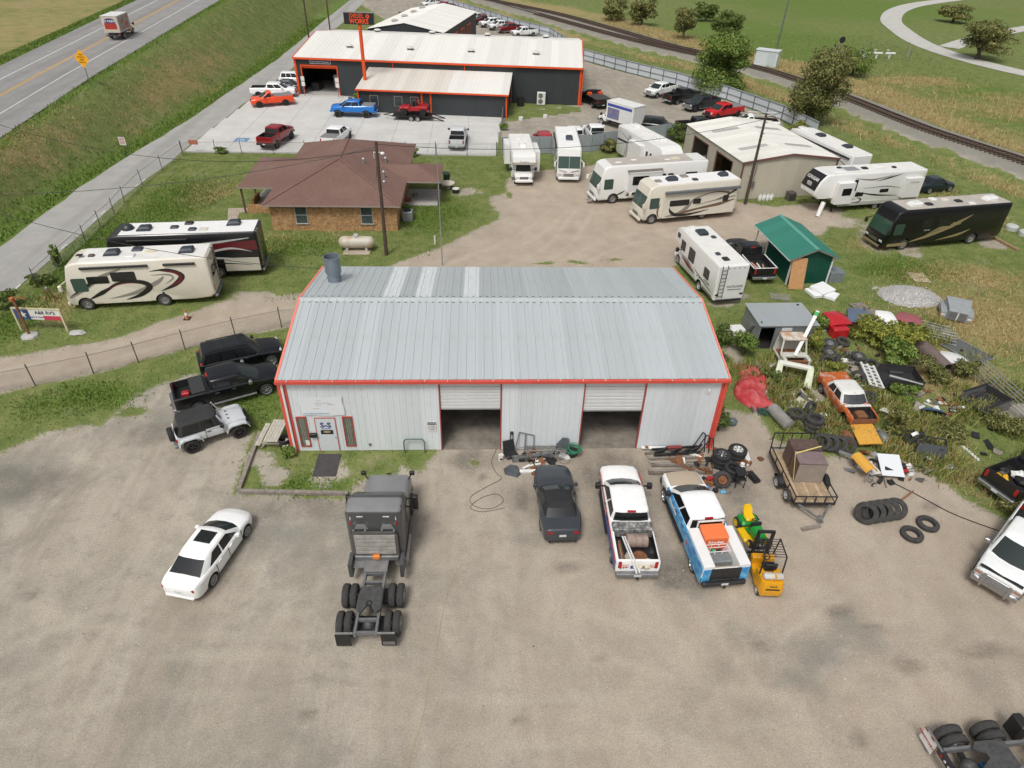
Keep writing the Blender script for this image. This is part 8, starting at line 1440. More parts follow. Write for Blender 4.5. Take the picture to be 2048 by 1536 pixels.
wpn = thing('white_trim_pile','broken white bumper trim lying before the coupe','car part',(12.95,-1.6,0),R(5))
for k,(a,b,w_,h_) in enumerate((((-.8,-.15,.06),(.6,-.25,.06),.2,.1),((-.4,.15,.08),(.4,.28,.1),.1,.08),((-.6,.0,.12),(-.2,.22,.12),.12,.06),((.2,-.2,.1),(1.0,.1,.06),.12,.08))): MB().bar(a,b,w_,h_).build('trim',WPLASTIC,wpn)
m = MB()
for k in range(12):
 a0 = rnd.uniform(0,6.3); c_ = Vector((14.2 + rnd.uniform(-.35,.35),-.75 + rnd.uniform(-.25,.25),.3)); rr_ = rnd.uniform(.25,.45); tl = rnd.uniform(-.5,.5); m.tube([c_ + Vector((rr_ * math.cos(a0 + q * .7),rr_ * math.sin(a0 + q * .7) * .7,.25 * math.sin(q * .7 + tl) )) for q in range(9)],.016,5)
solo('wire_coils',m,M('dull_metal',(.24,.24,.23),.5,.3),'tangled coils of grey wire beside the dark bumper','wire')
m = MB(); m.loft([[(-.35,-.2,0),(.35,-.2,0),(.35,.2,0),(-.35,.2,0)],[(-.3,-.1,.5),(.35,-.1,.5),(.35,.15,.5),(-.3,.15,.5)],[(.0,.05,.95),(.35,.05,.9),(.35,.15,.9),(.0,.15,.95)]]); solo('black_cover',m,M('dusty_liner',(.07,.08,.09),.7),'black plastic cover standing against the wall beside the hose reel','car part',(14.55,-.3,0),smooth=40)
hr = thing('garden_hose','coil of green hose on a black pot by the second roller door','hose',(15.1,-.55,0)); MB().lathe([(.22,0),(.3,.3),(.3,.35),(.001,.35)],16).build('pot',BLK,hr,40); m = MB()
for k in range(7): rr_ = .3 + .035 * (k % 4); m.tube([(rr_ * math.cos(q * .52) + .02 * k,rr_ * math.sin(q * .52),.38 + .03 * k + .05 * math.sin(q * .52 + k)) for q in range(13)],.018,5)
m.build('coil',M('hose_green',(.02,.2,.1),.5),hr)
# lumber stack
for k in range(11):
 x0_,y,L_ = 19.0 + rnd.uniform(0,.5),-.35 - k * .17,rnd.uniform(2.4,3.4); m = MB(); m.box(0,L_,-.075,.075,0,rnd.uniform(.05,.12)); solo('lumber',m,[WOODG,M('dark_lumber',(.14,.12,.1),.9,var=.3),M('light_lumber',(.3,.26,.21),.9,var=.25)][k % 3],'%s grey board from the wall in the lumber laid before the shop' % (['first','second','third','fourth','fifth','sixth','seventh','eighth','ninth','tenth','eleventh'][k]),'board',(x0_,y,.02 + (.02 if k % 2 else 0)),R(rnd.uniform(-2.5,2.5)),'lumber before the shop wall')
m = MB(); m.box(0,1.75,-.1,.1,0,.04); wl_ = solo('white_plank',m,WPLASTIC,'white plank with rusty end resting on the lumber','plank',(18.95,-.18,.2),R(-3)); MB().box(.2,.4,-.102,.102,.041,.045).build('rust_patch',RUST,wl_)
bf = thing('frame_scrap','black plastic truck frame pieces heaped on the lumber','truck part',(20.9,-.55,.14),R(3))
for k in range(7): MB().bar((-1.3 + k * .35,rnd.uniform(-.25,.1),.05),(-.9 + k * .38,rnd.uniform(-.1,.3),.3),.1,.12).build('frame_piece',BLKM,bf)
for y in (-.22,.25): MB().bar((-1.4,y,.1),(1.2,y + .05,.14),.09,.1).build('rail',BLKM,bf)
MB().bbox(-.6,.2,.0,.2,.28,.4,.03).build('red_panel',M('dull_red',(.2,.03,.03),.5),bf)
m = MB()
for k in range(3): y = -.28 - .1 * k; x = 21.7 + .22 * k; m.tube([(x,y,.1),(x + .5,y + .12,1.25 - .1 * k),(x + .62,y + .05,1.2 - .1 * k),(x + .72,y - .15,.1)],.032)
solo('black_brackets',m,BLKM,'three black bent tube brackets standing against the wall','bracket')
# gas bottles and stand
for k,(x,y,lb) in enumerate(((23.95,-2.0,'white gas bottle behind the metal stand'),(23.85,-2.75,'white gas bottle in front of the metal stand'))): m = MB(); m.lathe([(.13,0),(.16,.04),(.16,.42),(.13,.52),(.06,.56),(.06,.62),(.11,.62),(.11,.66),(.02,.66)],14,0,None,True); solo('gas_bottle',m,WPLASTIC,lb,'gas bottle',(x,y,0),smooth=40)
m = MB()
for x,y in ((23.3,-2.6),(23.75,-2.6),(23.3,-3.15),(23.75,-3.15)): m.bar((x,y,0),(x,y,.95),.04,.04)
m.box(23.26,23.79,-3.19,-2.56,.55,.58); m.box(23.26,23.79,-3.19,-2.56,.9,.93); solo('metal_stand',m,BLKM,'rusty black metal stand beside the tyre stack','stand'); m = MB(); m.bbox(-.18,.18,-.12,.12,0,.2,.03); solo('red_box',m,M('fuel_red',(.4,.02,.025),.4),'small red box between the rusty wheel and the service truck','box',(22.15,-2.55,0)); m = MB(); m.bbox(-.22,.22,-.1,.1,0,.12,.03); solo('blue_bottle',m,M('bottle_blue',(.12,.4,.6),.35),'light blue jug lying by the rusty wheel','jug',(22.65,-3.45,0),R(10))
m = MB(); m.lathe([(.3,0),(.32,.7),(.3,.72),(.28,.72),(.26,.1),(.001,.1)],16); solo('black_bin',m,BLK,'black plastic bin behind the shop corner trim','bin',(-.45,.25,0),smooth=40)
# cords on the gravel
def cord(name,label,pts,r,mat,k=6): m = MB(); P_ = smooth_pts(pts,k); m.tube([(a,b,r + .003) for a,b in P_],r,5); solo(name,m,mat,label,'cord')
cord('extension_cord','dark extension cord running out of the first roller door',[(11.2,.6),(10.85,-.4),(10.7,-1.1),(10.95,-1.9),(11.2,-2.3),(10.4,-2.9),(9.6,-3.6),(9.8,-4.2),(10.6,-4.4),(11.25,-3.9),(10.9,-3.4),(10.1,-3.7),(9.6,-4.3),(10.2,-4.6),(11.3,-4.35)],.013,M('dusty_cord',(.06,.055,.045),.8))
cord('yellow_rope','thin yellow rope lying along the gravel towards the camera',[(9.2,-7.8),(8.7,-9.2),(8.5,-10.4),(8.3,-12.3),(8.5,-12.7),(8.1,-13.2),(8.0,-14.5),(7.75,-15.6),(7.5,-16.8)],.008,M('rope_yellow',(.45,.36,.16),.8),5)
# picnic table, timbers
pt = thing('picnic_table','weathered pale wooden picnic table with bench by the shop corner','picnic table',(-1.05,.85,0),R(86)); PWD = M('weathered_pale_wood',(.46,.43,.37),.85,var=.2,scale=4)
for k in range(5): MB().box(-.92,.92,-.38 + k * .155,-.24 + k * .155,.72,.76).build('top_plank',PWD,pt)
for s in (-1,1):
 for q in (0,1): MB().box(-.92,.92,s * (.68 + q * .14) - .065,s * (.68 + q * .14) + .065,.42,.46).build('bench_plank',PWD,pt)
for x in (-.65,.65):
 m = MB(); m.bar((x,-.72,.0),(x,-.2,.72),.05,.1); m.bar((x,.72,.0),(x,.2,.72),.05,.1); m.bar((x,-.75,.38),(x,.75,.38),.05,.1); m.build('leg_frame',PWD,pt)
for k,(a,b,lb) in enumerate((((-2.15,1.45),(-2.05,-3.05),'long grey timber edging the grass beside the picnic table'),((-2.0,-3.1),(3.45,-3.35),'long grey timber edging the grass before the office door'))):
 a,b = Vector((*a,.1)),Vector((*b,.1)); m = MB(); d_ = b - a
 for q in range(3): m.bar(a + d_ * (q / 3),a + d_ * ((q + .995) / 3) + Vector((0,jit(.04),0)),.2,.2)
 solo('timber_edging',m,WOODG,lb,'timber')
# gravel heap and oddments on the far grass
def heap():
 rs = np.random.RandomState(2); m = MB(); n = 22; v_ = []
 for j in range(n + 1):
  for i in range(n + 1):
   x,y = -1 + 2 * i / n,-1 + 2 * j / n; d_ = math.hypot(x,y); v_.append((x * 2.35,y * 1.75,max(-.05,.75 * (1 - d_) ** .9 if d_ < 1 else -.05) + rs.rand() * .06))
 m.add(v_,[(j * (n + 1) + i,j * (n + 1) + i + 1,(j + 1) * (n + 1) + i + 1,(j + 1) * (n + 1) + i) for j in range(n) for i in range(n)])
 for k in range(1500):
  a,d_ = rs.rand() * 6.283,math.sqrt(rs.rand()) * 1.03; x,y = d_ * math.cos(a) * 2.35,d_ * math.sin(a) * 1.75; z = max(0,.75 * max(0,1 - d_) ** .9) + .03; s = .03 + rs.rand() * .06
  m.add([(x + s,y,z),(x - s * .5,y + s,z),(x - s * .6,y - s * .8,z),(x,y,z + s),(x,y,z - s)],[(0,1,3),(1,2,3),(2,0,3),(1,0,4),(2,1,4),(0,2,4)])
 o = solo('gravel',m,M('heap_stone',(.42,.41,.4),.85,var=.3,scale=9),'heap of pale grey gravel on the grass beyond the junk','gravel heap',(43.55,17.4,0)); o['kind'] = 'stuff'; del o['category']
heap()
m = MB(); m.box(-.62,.62,-.02,.02,0,2.45); solo('plywood_sheet',m,M('osb',(.5,.28,.13),.8,col2=(.4,.2,.07),thr=.55,scale=5),'tan chipboard sheet leaning on the green shed','board',(34.9,18.55,0),rot=(R(-17),R(3),R(4)))
for k,(x,y,z,s,a,tl,lb) in enumerate(((36.75,17.95,.28,1.0,30,6,'white foam slab on top before the green shed'),(36.35,17.75,.05,1.0,12,0,'lower white foam slab before the green shed'),(37.2,17.3,.03,.75,50,0,'small white foam slab poking out of the stack'))): m = MB(); m.bbox(-s * .75,s * .75,-s * .65,s * .65,0,.22,.02); solo('foam_slab',m,M('foam_white',(.75,.76,.77),.7),lb,'slab',(x,y,z),rot=(R(tl),0,R(a)))
m = MB(); m.bbox(-.62,.62,-.6,.6,0,.85,.02); solo('metal_box',m,M('grey_blue_box',(.2,.23,.25),.5,.2,var=.12),'grey metal box beside the green shed wall','box',(38.6,20.3,0),R(4))
m = MB(); m.box(-.65,.65,-.85,.85,.0,.03); solo('flat_board',m,M('pale_ply',(.5,.4,.3),.8,var=.12),'pale plywood board lying flat on the grass beyond the gravel heap','board',(46.05,20.6,.03),R(-6)); m = MB(); m.box(-.75,.75,-.5,.5,.0,.03); solo('flat_slab',m,M('mossy_slab',(.2,.2,.15),.9,var=.2),'mossy grey slab flat in the grass behind the galvanised shed','slab',(33.2,17.25,.02),R(-14))
m = MB(); m.bar((57.4,28.5,.12),(57.9,25.7,.12),.25,.2); solo('timber_beam',m,WOOD,'brown timber beam on the grass behind the black motorhome','timber')
for k,(x,y) in enumerate(((60.5,30.6),(60.9,29.3))): m = MB(); m.lathe([(.55,0),(.55,.35),(.45,.45),(.001,.48)],18); solo('septic_lid',m,M('pale_grey',(.45,.47,.46),.7),['round pale lid furthest from the black motorhome','round pale lid nearest the black motorhome'][k],'tank lid',(x,y,0),smooth=40)
m = MB(); m.cyl((42.85,33.4,0),(43.3,33.9,1.25),.22,14); solo('white_tube',m,WPLASTIC,'white plastic tube leaning by the travel trailer nose','tube',smooth=50)
for k in range(4): m = MB(); m.lathe([(.17,0),(.19,.05),(.19,.42),(.16,.5),(.06,.52),(.06,.58),(.1,.58),(.1,.63),(.001,.63)],14); solo('gas_bottle',m,WPLASTIC,'%s white gas bottle from the pole along the beige shed' % ORD[k],'gas bottle',(38.5 + k * .42,37.5 + k * .07,0),0,'gas bottles along the beige shed',smooth=40)
ac = thing('air_conditioner','dark louvred air conditioner beside the beige shed','air conditioner',(41.75,37.75,0),R(10)); m = MB(); m.lathe([(.52,0),(.52,.8),(.5,.85),(.42,.85),(.4,.8),(.001,.8)],4,0,Matrix.Rotation(R(45),4,'Z')); m.build('case',M('ac_brown',(.09,.08,.075),.6,var=.2),ac)
for k in range(6): MB().box(-.375,.375,-.385,-.37,.1 + k * .11,.14 + k * .11).build('louvre',BLK,ac)
# lawn items
pk = thing('propane_tank','rusty white propane tank on the lawn before the brick house','tank',(-.25,25.3,0)); m = MB(); m.lathe([(.02,-1.5),(.28,-1.44),(.47,-1.25),(.5,-1.05),(.5,1.05),(.47,1.25),(.28,1.44),(.02,1.5)],22,0,Matrix.Translation((0,0,.72)) @ Matrix.Rotation(R(90),4,'Y'),True); m.build('vessel',M('tank_white_rust',(.5,.47,.4),.5,col2=(.38,.2,.09),thr=.58,scale=1.4),pk,40); m = MB(); m.lathe([(.22,0),(.22,.16),(.18,.22),(.001,.22)],14,0,Matrix.Translation((0,0,1.2))); m.build('valve_dome',M('dome_grey',(.42,.45,.46),.5),pk,40)
for x in (-.8,.8): MB().box(x - .1,x + .1,-.4,.4,.05,.35).build('saddle',CONC,pk)
MB().box(-1.1,1.1,-.95,.5,0,.06).build('slab',M('path_slab',(.42,.35,.28),.9),pk)
wb_ = thing('wheelie_bin','dark green wheelie bin on the lawn beside the house patio','bin',(6.6,41.6,0),R(10)); m = MB(); m.loft([[(-.26,-.28,.05),(.26,-.28,.05),(.26,.28,.05),(-.26,.28,.05)],[(-.33,-.36,1.02),(.33,-.36,1.02),(.33,.36,1.02),(-.33,.36,1.02)]]); m.build('body',M('bin_green',(.015,.03,.025),.5),wb_); MB().bbox(-.36,.36,-.4,.4,1.02,1.12,.03).build('lid',M('bin_green',(.015,.03,.025),.5),wb_)
tb = thing('garden_table','round pale stone table on the lawn','table',(6.8,40.0,0)); MB().lathe([(.001,.55),(.72,.55),(.72,.65),(.001,.65)],22).build('top',M('pale_stone',(.58,.53,.44),.8,var=.1),tb); MB().lathe([(.2,0),(.16,.55)],12).build('pedestal',CONC,tb); st_ = thing('garden_stool','low round stool with white top beside the stone table','stool',(7.65,38.9,0)); MB().lathe([(.34,0),(.36,.4),(.001,.4)],16).build('drum',BLK,st_,40); MB().lathe([(.36,.4),(.36,.46),(.001,.46)],16).build('top',WPLASTIC,st_)
for k,(x,y,c,lb) in enumerate(((3.1,36.2,RUST,'rusty box on the patio slab by the house wall'),(3.7,37.4,STEEL,'grey crate on the patio slab'))): m = MB(); m.bbox(-.25,.25,-.2,.2,0,.35,.04); solo('patio_box',m,c,lb,'box',(x,y,.1),.3 * k)
m = MB(); m.cyl((6.2,26.6,0),(6.2,26.6,.75),.07); solo('marker_post',m,WPLASTIC,'short white marker post on the lawn edge','post')
# RV sales sign, rusty pole, cone, pump
rs_ = thing('roadside_sign','white sign board with blue star panel on pale posts by the drive','sign',(-19.3,12.3,0),R(-4.5)); CRM = M('cream_post',(.55,.5,.33),.7,var=.2)
for x in (-1.6,1.6): MB().box(x - .06,x + .06,-.06,.06,0,1.75).build('post',CRM,rs_)
MB().box(-1.66,1.66,-.05,.05,1.68,1.78).build('top_rail',CRM,rs_); b_ = MB().box(-1.52,1.52,-.03,.03,.92,1.66).build('board',WPLASTIC,rs_); MB().box(-1.52,-.55,-.036,-.03,.92,1.66).build('blue_panel',M('star_blue',(.05,.09,.22),.5),b_); MB().box(.35,1.52,-.036,-.03,.92,1.24).build('red_panel',M('sign_red',(.5,.05,.09),.5),b_)
m = MB(); pts = [((.3 if k % 2 == 0 else .12) * math.cos(R(90 + 36 * k)) - 1.0,(.3 if k % 2 == 0 else .12) * math.sin(R(90 + 36 * k)) + 1.28) for k in range(10)]; m.prism(pts,-.042,-.037,'y'); m.build('star',WPLASTIC,b_); lettering("A&R RV'S",.34,M('dark_print',(.03,.04,.06),.5),b_,(.55,-.036,1.45),(R(90),0,0),.006); lettering('paint & repair',.16,M('sign_purple',(.15,.08,.25),.5),b_,(-.1,-.036,1.12),(R(90),0,0),.002)
rp = thing('rusty_post','rusty leaning steel post with lamp head in a stone footing','post',(-19.95,11.65,0)); MB().cyl((0,0,0),(-.25,.35,2.7),.085,10).build('pole',RUST,rp); MB().lathe([(.55,0),(.5,.12),(.2,.2),(.001,.2)],9).build('footing',CONC,rp); m = MB(); m.tube([(-.25,.35,2.6),(.1,.4,2.75),(.5,.4,2.6)],.03); m.bbox(-.45,-.2,.2,.5,2.5,2.75,.04); m.build('lamp_arm',M('rust_orange',(.42,.13,.04),.7),rp)
cn = thing('traffic_cone','faded orange traffic cone at the edge of the dirt drive','cone',(-10.45,13.95,0)); MB().lathe([(.15,.04),(.11,.3)],14).build('lower',M('faded_orange',(.5,.16,.08),.6),cn,60); MB().lathe([(.11,.3),(.075,.52)],14).build('band',WPLASTIC,cn,60); MB().lathe([(.075,.52),(.035,.75),(.001,.76)],14).build('upper',M('faded_orange',(.5,.16,.08),.6),cn,60); MB().box(-.22,.22,-.22,.22,0,.04).build('base',BLK,cn)
pm_ = thing('iron_frame','small rusty iron frame standing on the dry grass','frame',(-20.9,16.4,0)); m = MB(); m.tube([(-.3,-.1,0),(-.2,0,.9),(.2,0,.9),(.3,-.1,0)],.035); m.tube([(-.25,.3,0),(-.1,0,.8)],.03); m.tube([(.25,.3,0),(.1,0,.8)],.03); m.build('legs',RUST,pm_); MB().bbox(-.12,.12,-.1,.1,.9,1.15,.04).build('head',STEEL,pm_)
m = MB(); m.sphere((0,0,.05),.55,.35,.2,8,4); m.v = [(a + jit(.1),b + jit(.1),max(0,c_ + jit(.06))) for a,b,c_ in m.v]; solo('rock',m,CONC,'pale rock beside the roadside sign post','rock',(-17.0,12.0,0))
m = MB(); m.bbox(-.5,.5,-.4,.4,0,.75,.05); solo('white_appliance',m,WPLASTIC,'white appliance hidden in the bush beside the galvanised shed','appliance',(27.9,11.6,0),R(8)); m = MB(); m.sphere((0,0,.2),.35,.28,.25,8,5); solo('dark_bin',m,M('grey_lump',(.1,.13,.14),.4),'dark tub beside the corner bush','tub',(24.7,2.0,0),smooth=40)
tyre('tyre half hidden by the bush at the shop wall',26.0,8.6,.05,.48,.27,(R(10),R(8),0))
# ================================================================ fences, poles, wires
def chain_fence(name,label,posts,h_=1.35,tall=None,mesh_step=.16,post_mat=M('fence_post',(.1,.1,.095),.6,.3,var=.3),top=True):
 t = thing(name,label,'fence'); pm_ = MB().lathe([(.035,0),(.035,h_ + .25),(.001,h_ + .27)],7).mesh('post',post_mat,40); wm = M('fence_wire',(.24,.24,.23),.5,.4)
 for x,y in posts: ob('post',pm_,t,(x,y,0),(R(jit(5)),R(jit(5)),0))
 m = MB(); tr_ = MB()
 for (ax,ay),(bx,by) in zip(posts[:-1],posts[1:]):
  L = math.hypot(bx - ax,by - ay); n = max(2,int(L / mesh_step)); dx,dy = (bx - ax) / L,(by - ay) / L; tr_.cyl((ax,ay,h_),(bx,by,h_),.018,5)
  for k in range(-int(h_ / mesh_step),n):
   for s in (0,1):
    a,b = k * mesh_step,k * mesh_step + h_; za,zb = (0.05,h_) if s == 0 else (h_,.05)
    if a < 0: za += (zb - za) * (-a / h_); a = 0
    if b > L: zb = za + (zb - za) * ((L - a) / (b - a)); b = L
    p,q = Vector((ax + dx * a,ay + dy * a,za)),Vector((ax + dx * b,ay + dy * b,zb)); nn = Vector((-dy,dx,0)) * .004; m.add([p - nn,p + nn,q + nn,q - nn],[(0,1,2,3)]); up = Vector((0,0,.004)); m.add([p - up,p + up,q + up,q - up],[(0,1,2,3)])
 w_ = m.build('wire_mesh',wm,t); w_['kind'] = 'stuff'
 if top: tr_.build('top_rail',wm,t)
 return t
chain_fence('wire_fence','chain link fence between the dirt drive and the parked black vehicles',[(-22.6,3.7),(-19.6,4.9),(-16.7,6.05),(-13.85,7.3),(-11.6,8.5),(-9.2,9.95),(-6.4,11.5),(-3.65,12.8),(-.3,13.1)])
chain_fence('wire_fence','chain link fence along the frontage road beside the house lawn',[(-23.0,18.5),(-23.1,22.5),(-23.15,26.5),(-23.3,29.6),(-23.35,32.5),(-23.7,35.5),(-23.9,40.2),(-23.65,44.8),(-23.3,49.9)])
chain_fence('wire_fence','chain link fence along the front kerb of the concrete lot',[(-23.3,49.9),(-19.8,50.3),(-16.9,50.4),(-13.4,50.5),(-9.8,50.5),(-6,50.5),(-2.2,50.6),(1.6,50.6),(5,50.65),(8.6,50.7),(12,50.9)])
def sheet_fence(name,label,pts,h_,mat,seg,postm,rails=False,posth=.0):
 t = thing(name,label,'fence'); acc = 0
 for (ax,ay),(bx,by) in zip(pts[:-1],pts[1:]):
  L = math.hypot(bx - ax,by - ay); n = max(1,round(L / seg)); wd = L / n; a = math.atan2(by - ay,bx - ax); me = rib_panel(wd - .02,h_,[wd * (k + .5) / 5 for k in range(5)],.025,.08,.04).mesh('panel',mat)
  for i in range(n):
   x,y = ax + (bx - ax) * i / n,ay + (by - ay) * i / n; ob('panel',me,t,(x,y,.05 + jit(.03)),(R(90),0,a)); ob('panel',me,t,(x + math.cos(a) * wd,y + math.sin(a) * wd,.05),(R(90),0,a + math.pi)) if rails else None
   MB().box(-.045,.045,-.12,-.03,0,h_ + posth).build('post',postm,t,None,(x,y,0),a)
   if rails:
    for z in (.12,h_ * .5,h_ - .05): MB().box(0,wd,-.09,-.03,z - .03,z + .03).build('rail',postm,t,None,(x,y,0),a)
 return t
FNM = sheet_mat('pale_fence_sheet',(.6,.65,.69),.5,.2,.06,(.4,.4,.38),.2,(2,2,.2)); FNG = sheet_mat('grey_fence_sheet',(.36,.4,.43),.5,.25,.1,(.3,.28,.24),.35,(2,2,.2)); FP_ = M('fence_steel',(.12,.13,.14),.5)
wf = sheet_fence('sheet_fence','long pale steel sheet fence with dark posts beside the railway',[(-26,224),(-5.2,187),(8.9,160.8),(19,139.7),(25,130.8),(29.2,107),(35.4,97.3),(42.0,88.4),(47.6,79),(52.1,68.1),(53.6,60)],1.9,FNM,3.1,FP_,True)
# the fence boards face the yard: posts stand on the yard side
gf = sheet_fence('sheet_fence','grey ribbed steel fence between the motorhomes and the truck yard',[(12.6,51.3),(18.3,51.9),(23.2,52.8),(28,55.4),(34.6,58.4)],1.95,FNG,1.6,FNG)
PW = M('pole_wood',(.075,.052,.04),.9,var=.25,scale=3)
def pole(label,x,y,h_,r=.14,lean=(0,0),arm=False,mat=PW,cat='utility pole'):
 t = thing('utility_pole',label,cat,(x,y,0)); MB().cyl((0,0,0),(lean[0],lean[1],h_),r,12,r * .7).build('shaft',mat,t,50)
 if arm: MB().bar((lean[0] - .9,lean[1],h_ - .4),(lean[0] + .9,lean[1],h_ - .4),.1,.12).build('cross_arm',mat,t); MB().lathe([(.28,0),(.28,.8),(.2,.9),(.001,.9)],14,0,Matrix.Translation((lean[0] + .4,lean[1] - .1,h_ - 2.6)),True).build('transformer',STEEL,t,40); MB().lathe([(.28,0),(.28,.8),(.2,.9),(.001,.9)],14,0,Matrix.Translation((lean[0] - .4,lean[1] - .1,h_ - 2.6)),True).build('transformer',STEEL,t,40)
 for z in (.92,.8): MB().lathe([(.05,0),(.05,.12)],8,0,Matrix.Translation((lean[0] * z + r,lean[1] * z,h_ * z)) @ Matrix.Rotation(R(90),4,'Y'),True).build('insulator',STEEL,t)
 return t
pole('dark wooden utility pole rising in front of the brick house',2.28,24.36,9.3,.16); pole('dark wooden utility pole beside the beige shed',36.7,36.5,8.6,.16); pole('wooden utility pole with twin transformers on the far road verge',-24.6,125.2,9.5,.17,arm=True); pole('bare wooden utility pole just beyond the transformer pole',-22,134.6,10,.16)
m = MB(); m.cyl((0,0,0),(-.1,.1,9.7),.055,8,.03); o = solo('antenna_mast',m,GALV,'thin tall grey mast standing behind the shop roof','mast',(7.02,22.5,0))
m = MB(); m.cyl((0,0,0),(.2,0,11.5),.16,10,.1); solo('light_mast',m,M('mast_grey',(.16,.17,.18),.5,.3),'tall grey steel mast beside the railway cabinet','mast',(70.4,120.5,0))
def wire(label,a,b,sag,r=.022):
 a,b = Vector(a),Vector(b); m = MB(); n = 14; P_ = [a + (b - a) * (k / n) - Vector((0,0,sag * 4 * (k / n) * (1 - k / n))) for k in range(n + 1)]; m.tube(P_,r,5); return solo('power_line',m,BLK,label,'power line')
wire('cable from the house pole down to the brick house roof',(2.28,24.36,9.0),(.6,33.4,3.3),.5); wire('cable from the house pole across the frontage road',(2.28,24.36,8.9),(-46,16,9.5),2.6); wire('cable from the house pole to the beige shed pole',(2.28,24.36,9.1),(36.7,36.5,8.2),1.3); wire('cable from the beige shed pole to the yard fence',(36.7,36.5,8.3),(58,66,7),.8); wire('low cable from the shop corner to the frontage road',(.0,11.8,5.0),(-34,21.5,8.2),1.6,.02); wire('cable from the house pole across the lawn towards the road',(2.28,24.36,8.7),(-42,40,8.5),3.0)
# road signs
def post_sign(name,label,loc,rz,h_):
 t = thing(name,label,'sign',loc,rz); MB().box(-.035,.035,-.03,.03,0,h_).build('post',STEEL,t); return t
_y = 62.3; _x = -37.6; _z = tz(_x,_y)
t = post_sign('warning_sign','yellow diamond road sign on the highway embankment',(_x,_y,_z - .05),R(-18),2.7); m = MB(); m.box(-.72,.72,-.045,-.03,-.72,.72,0,Matrix.Translation((0,0,3.0)) @ Matrix.Rotation(R(45),4,'Y')); dm_ = m.build('plate',M('sign_yellow','#f2a900',.5),t)
for k,s_ in enumerate(('ROAD','MAY BE ICY','WHEN','BELOW 32')): lettering(s_,.2,BLK,dm_,(0,-.05,3.45 - k * .28),(R(90),0,0),.004)
_x,_y = -30.6,52.0; _z = tz(_x,_y)
t = post_sign('small_sign','small white and red sign in the ditch grass by the frontage road',(_x,_y,_z),R(-10),.9); b_ = MB().box(-.4,.4,-.04,-.02,.6,1.5).build('plate',WPLASTIC,t)
for k in range(5): MB().box(-.32,.32,-.045,-.04,.72 + k * .15,.79 + k * .15).build('print',M('sign_red',(.5,.05,.09),.5),b_)
m = MB(); m.box(-.5,.5,-.02,.02,.7,1.2); o = solo('orange_sign',m,M('faded_orange',(.5,.16,.08),.6),'faded orange panel on the fence corner by the frontage road','sign',(-22.2,50.75,.2),R(5))
# signs and units at the dark workshop
for k,(x,y) in enumerate(((-15.4,77.9),(-10.4,77.2))):
 t = post_sign('bay_sign',['pair of white notices on a post left of the workshop bay','pair of white notices on a post right of the workshop bay'][k],(x,y - .6,0),R(-6),2.6)
 for z in (1.4,2.1): MB().box(-.25,.25,-.05,-.03,z,z + .6).build('plate',WPLASTIC,t)
for k,(x,lb) in enumerate(((16.6,'dark bin against the charcoal workshop wall'),)): m = MB(); m.lathe([(.5,0),(.55,1.1),(.5,1.1),(.45,.2),(.001,.2)],14); solo('trash_barrel',m,BLK,lb,'barrel',(15.9,73.6,0),smooth=40)
hp = thing('heat_pump','white twin fan heat pump against the charcoal workshop wall','air conditioner',(18.9,74.3,0),R(-5.6)); MB().bbox(-.6,.6,-.25,.25,.1,1.75,.03).build('case',WPLASTIC,hp)
for z in (.55,1.3): m = MB(); m.lathe([(.34,0),(.34,.02),(.001,.02)],16,0,Matrix.Translation((-.08,-.25,z)) @ ROTX); m.build('fan',STEEL,hp)
m = MB(); m.box(-.05,.05,-3,3,.35,.45); m.box(-.04,.04,-3,-2.9,0,1.5)
for k in range(4):
 t = thing('gate_rail','%s steel railing section at the end of the concrete lot' % ORD[k],'railing',(12.9 + .1 * k,62.5 + k * 1.6,0),R(85),'railings at the lot end'); m = MB()
 for q in range(4): m.bar((q * .4,0,0),(q * .4,0,1.5),.06,.06)
 m.bar((0,0,1.45),(1.4,0,1.45),.07,.07); m.bar((0,0,.4),(1.4,0,.4),.07,.07); m.build('bars',STEEL,t)
for k,(x,y,c,lb) in enumerate(((15.6,66.2,WPLASTIC,'white topped pot on the grass before the workshop wall'),(19.0,67.6,WPLASTIC,'white lid on the grass before the workshop wall'),(-8.6,75.6,STEEL,'grey stone by the workshop office corner'))): m = MB(); m.lathe([(.3,0),(.3,.4),(.001,.4)],10); solo('pot',m,c,lb,'pot',(x,y,0))
# railway things
cb_ = thing('signal_cabinet','white steel railway cabinet beside the track','cabinet',(62.6,104.6,0),R(-33)); MB().bbox(-2.0,2.0,-1.1,1.1,.15,2.7,.05).build('case',M('cabinet_white',(.58,.63,.63),.5,var=.06),cb_); MB().box(-2.1,2.1,-1.2,1.2,2.7,2.85).build('roof',M('cabinet_white',(.58,.63,.63),.5),cb_)
for x in (.2,.95): MB().box(x,x + .7,-1.13,-1.1,.3,2.5).build('door',M('cabinet_door',(.5,.56,.57),.5),cb_)
m = MB(); m.bbox(-.5,.5,-.5,.5,0,1.8,.06); solo('signal_box',m,M('cabinet_white',(.58,.63,.63),.5),'small white railway box behind the bushy tree','cabinet',(55.5,112.5,0))
sg_ = thing('rail_signal','railway signal mast with two black heads behind the trees','signal',(74.4,102.5,0)); MB().cyl((0,0,0),(0,0,5.6),.09,8).build('mast',GALV,sg_)
for z in (2.6,5.0): MB().lathe([(.55,0),(.5,.1),(.001,.1)],14,0,Matrix.Translation((.1,-.2,z)) @ ROTX,True).build('signal_head',BLK,sg_)
chain_fence('wire_fence','wire enclosure round the white pipes in the far field',[(77.5,110.5),(85.5,111.2),(93.5,112),(97,119.5),(89,119),(81,118),(77.5,110.5)],2.0,mesh_step=.4,top=False)
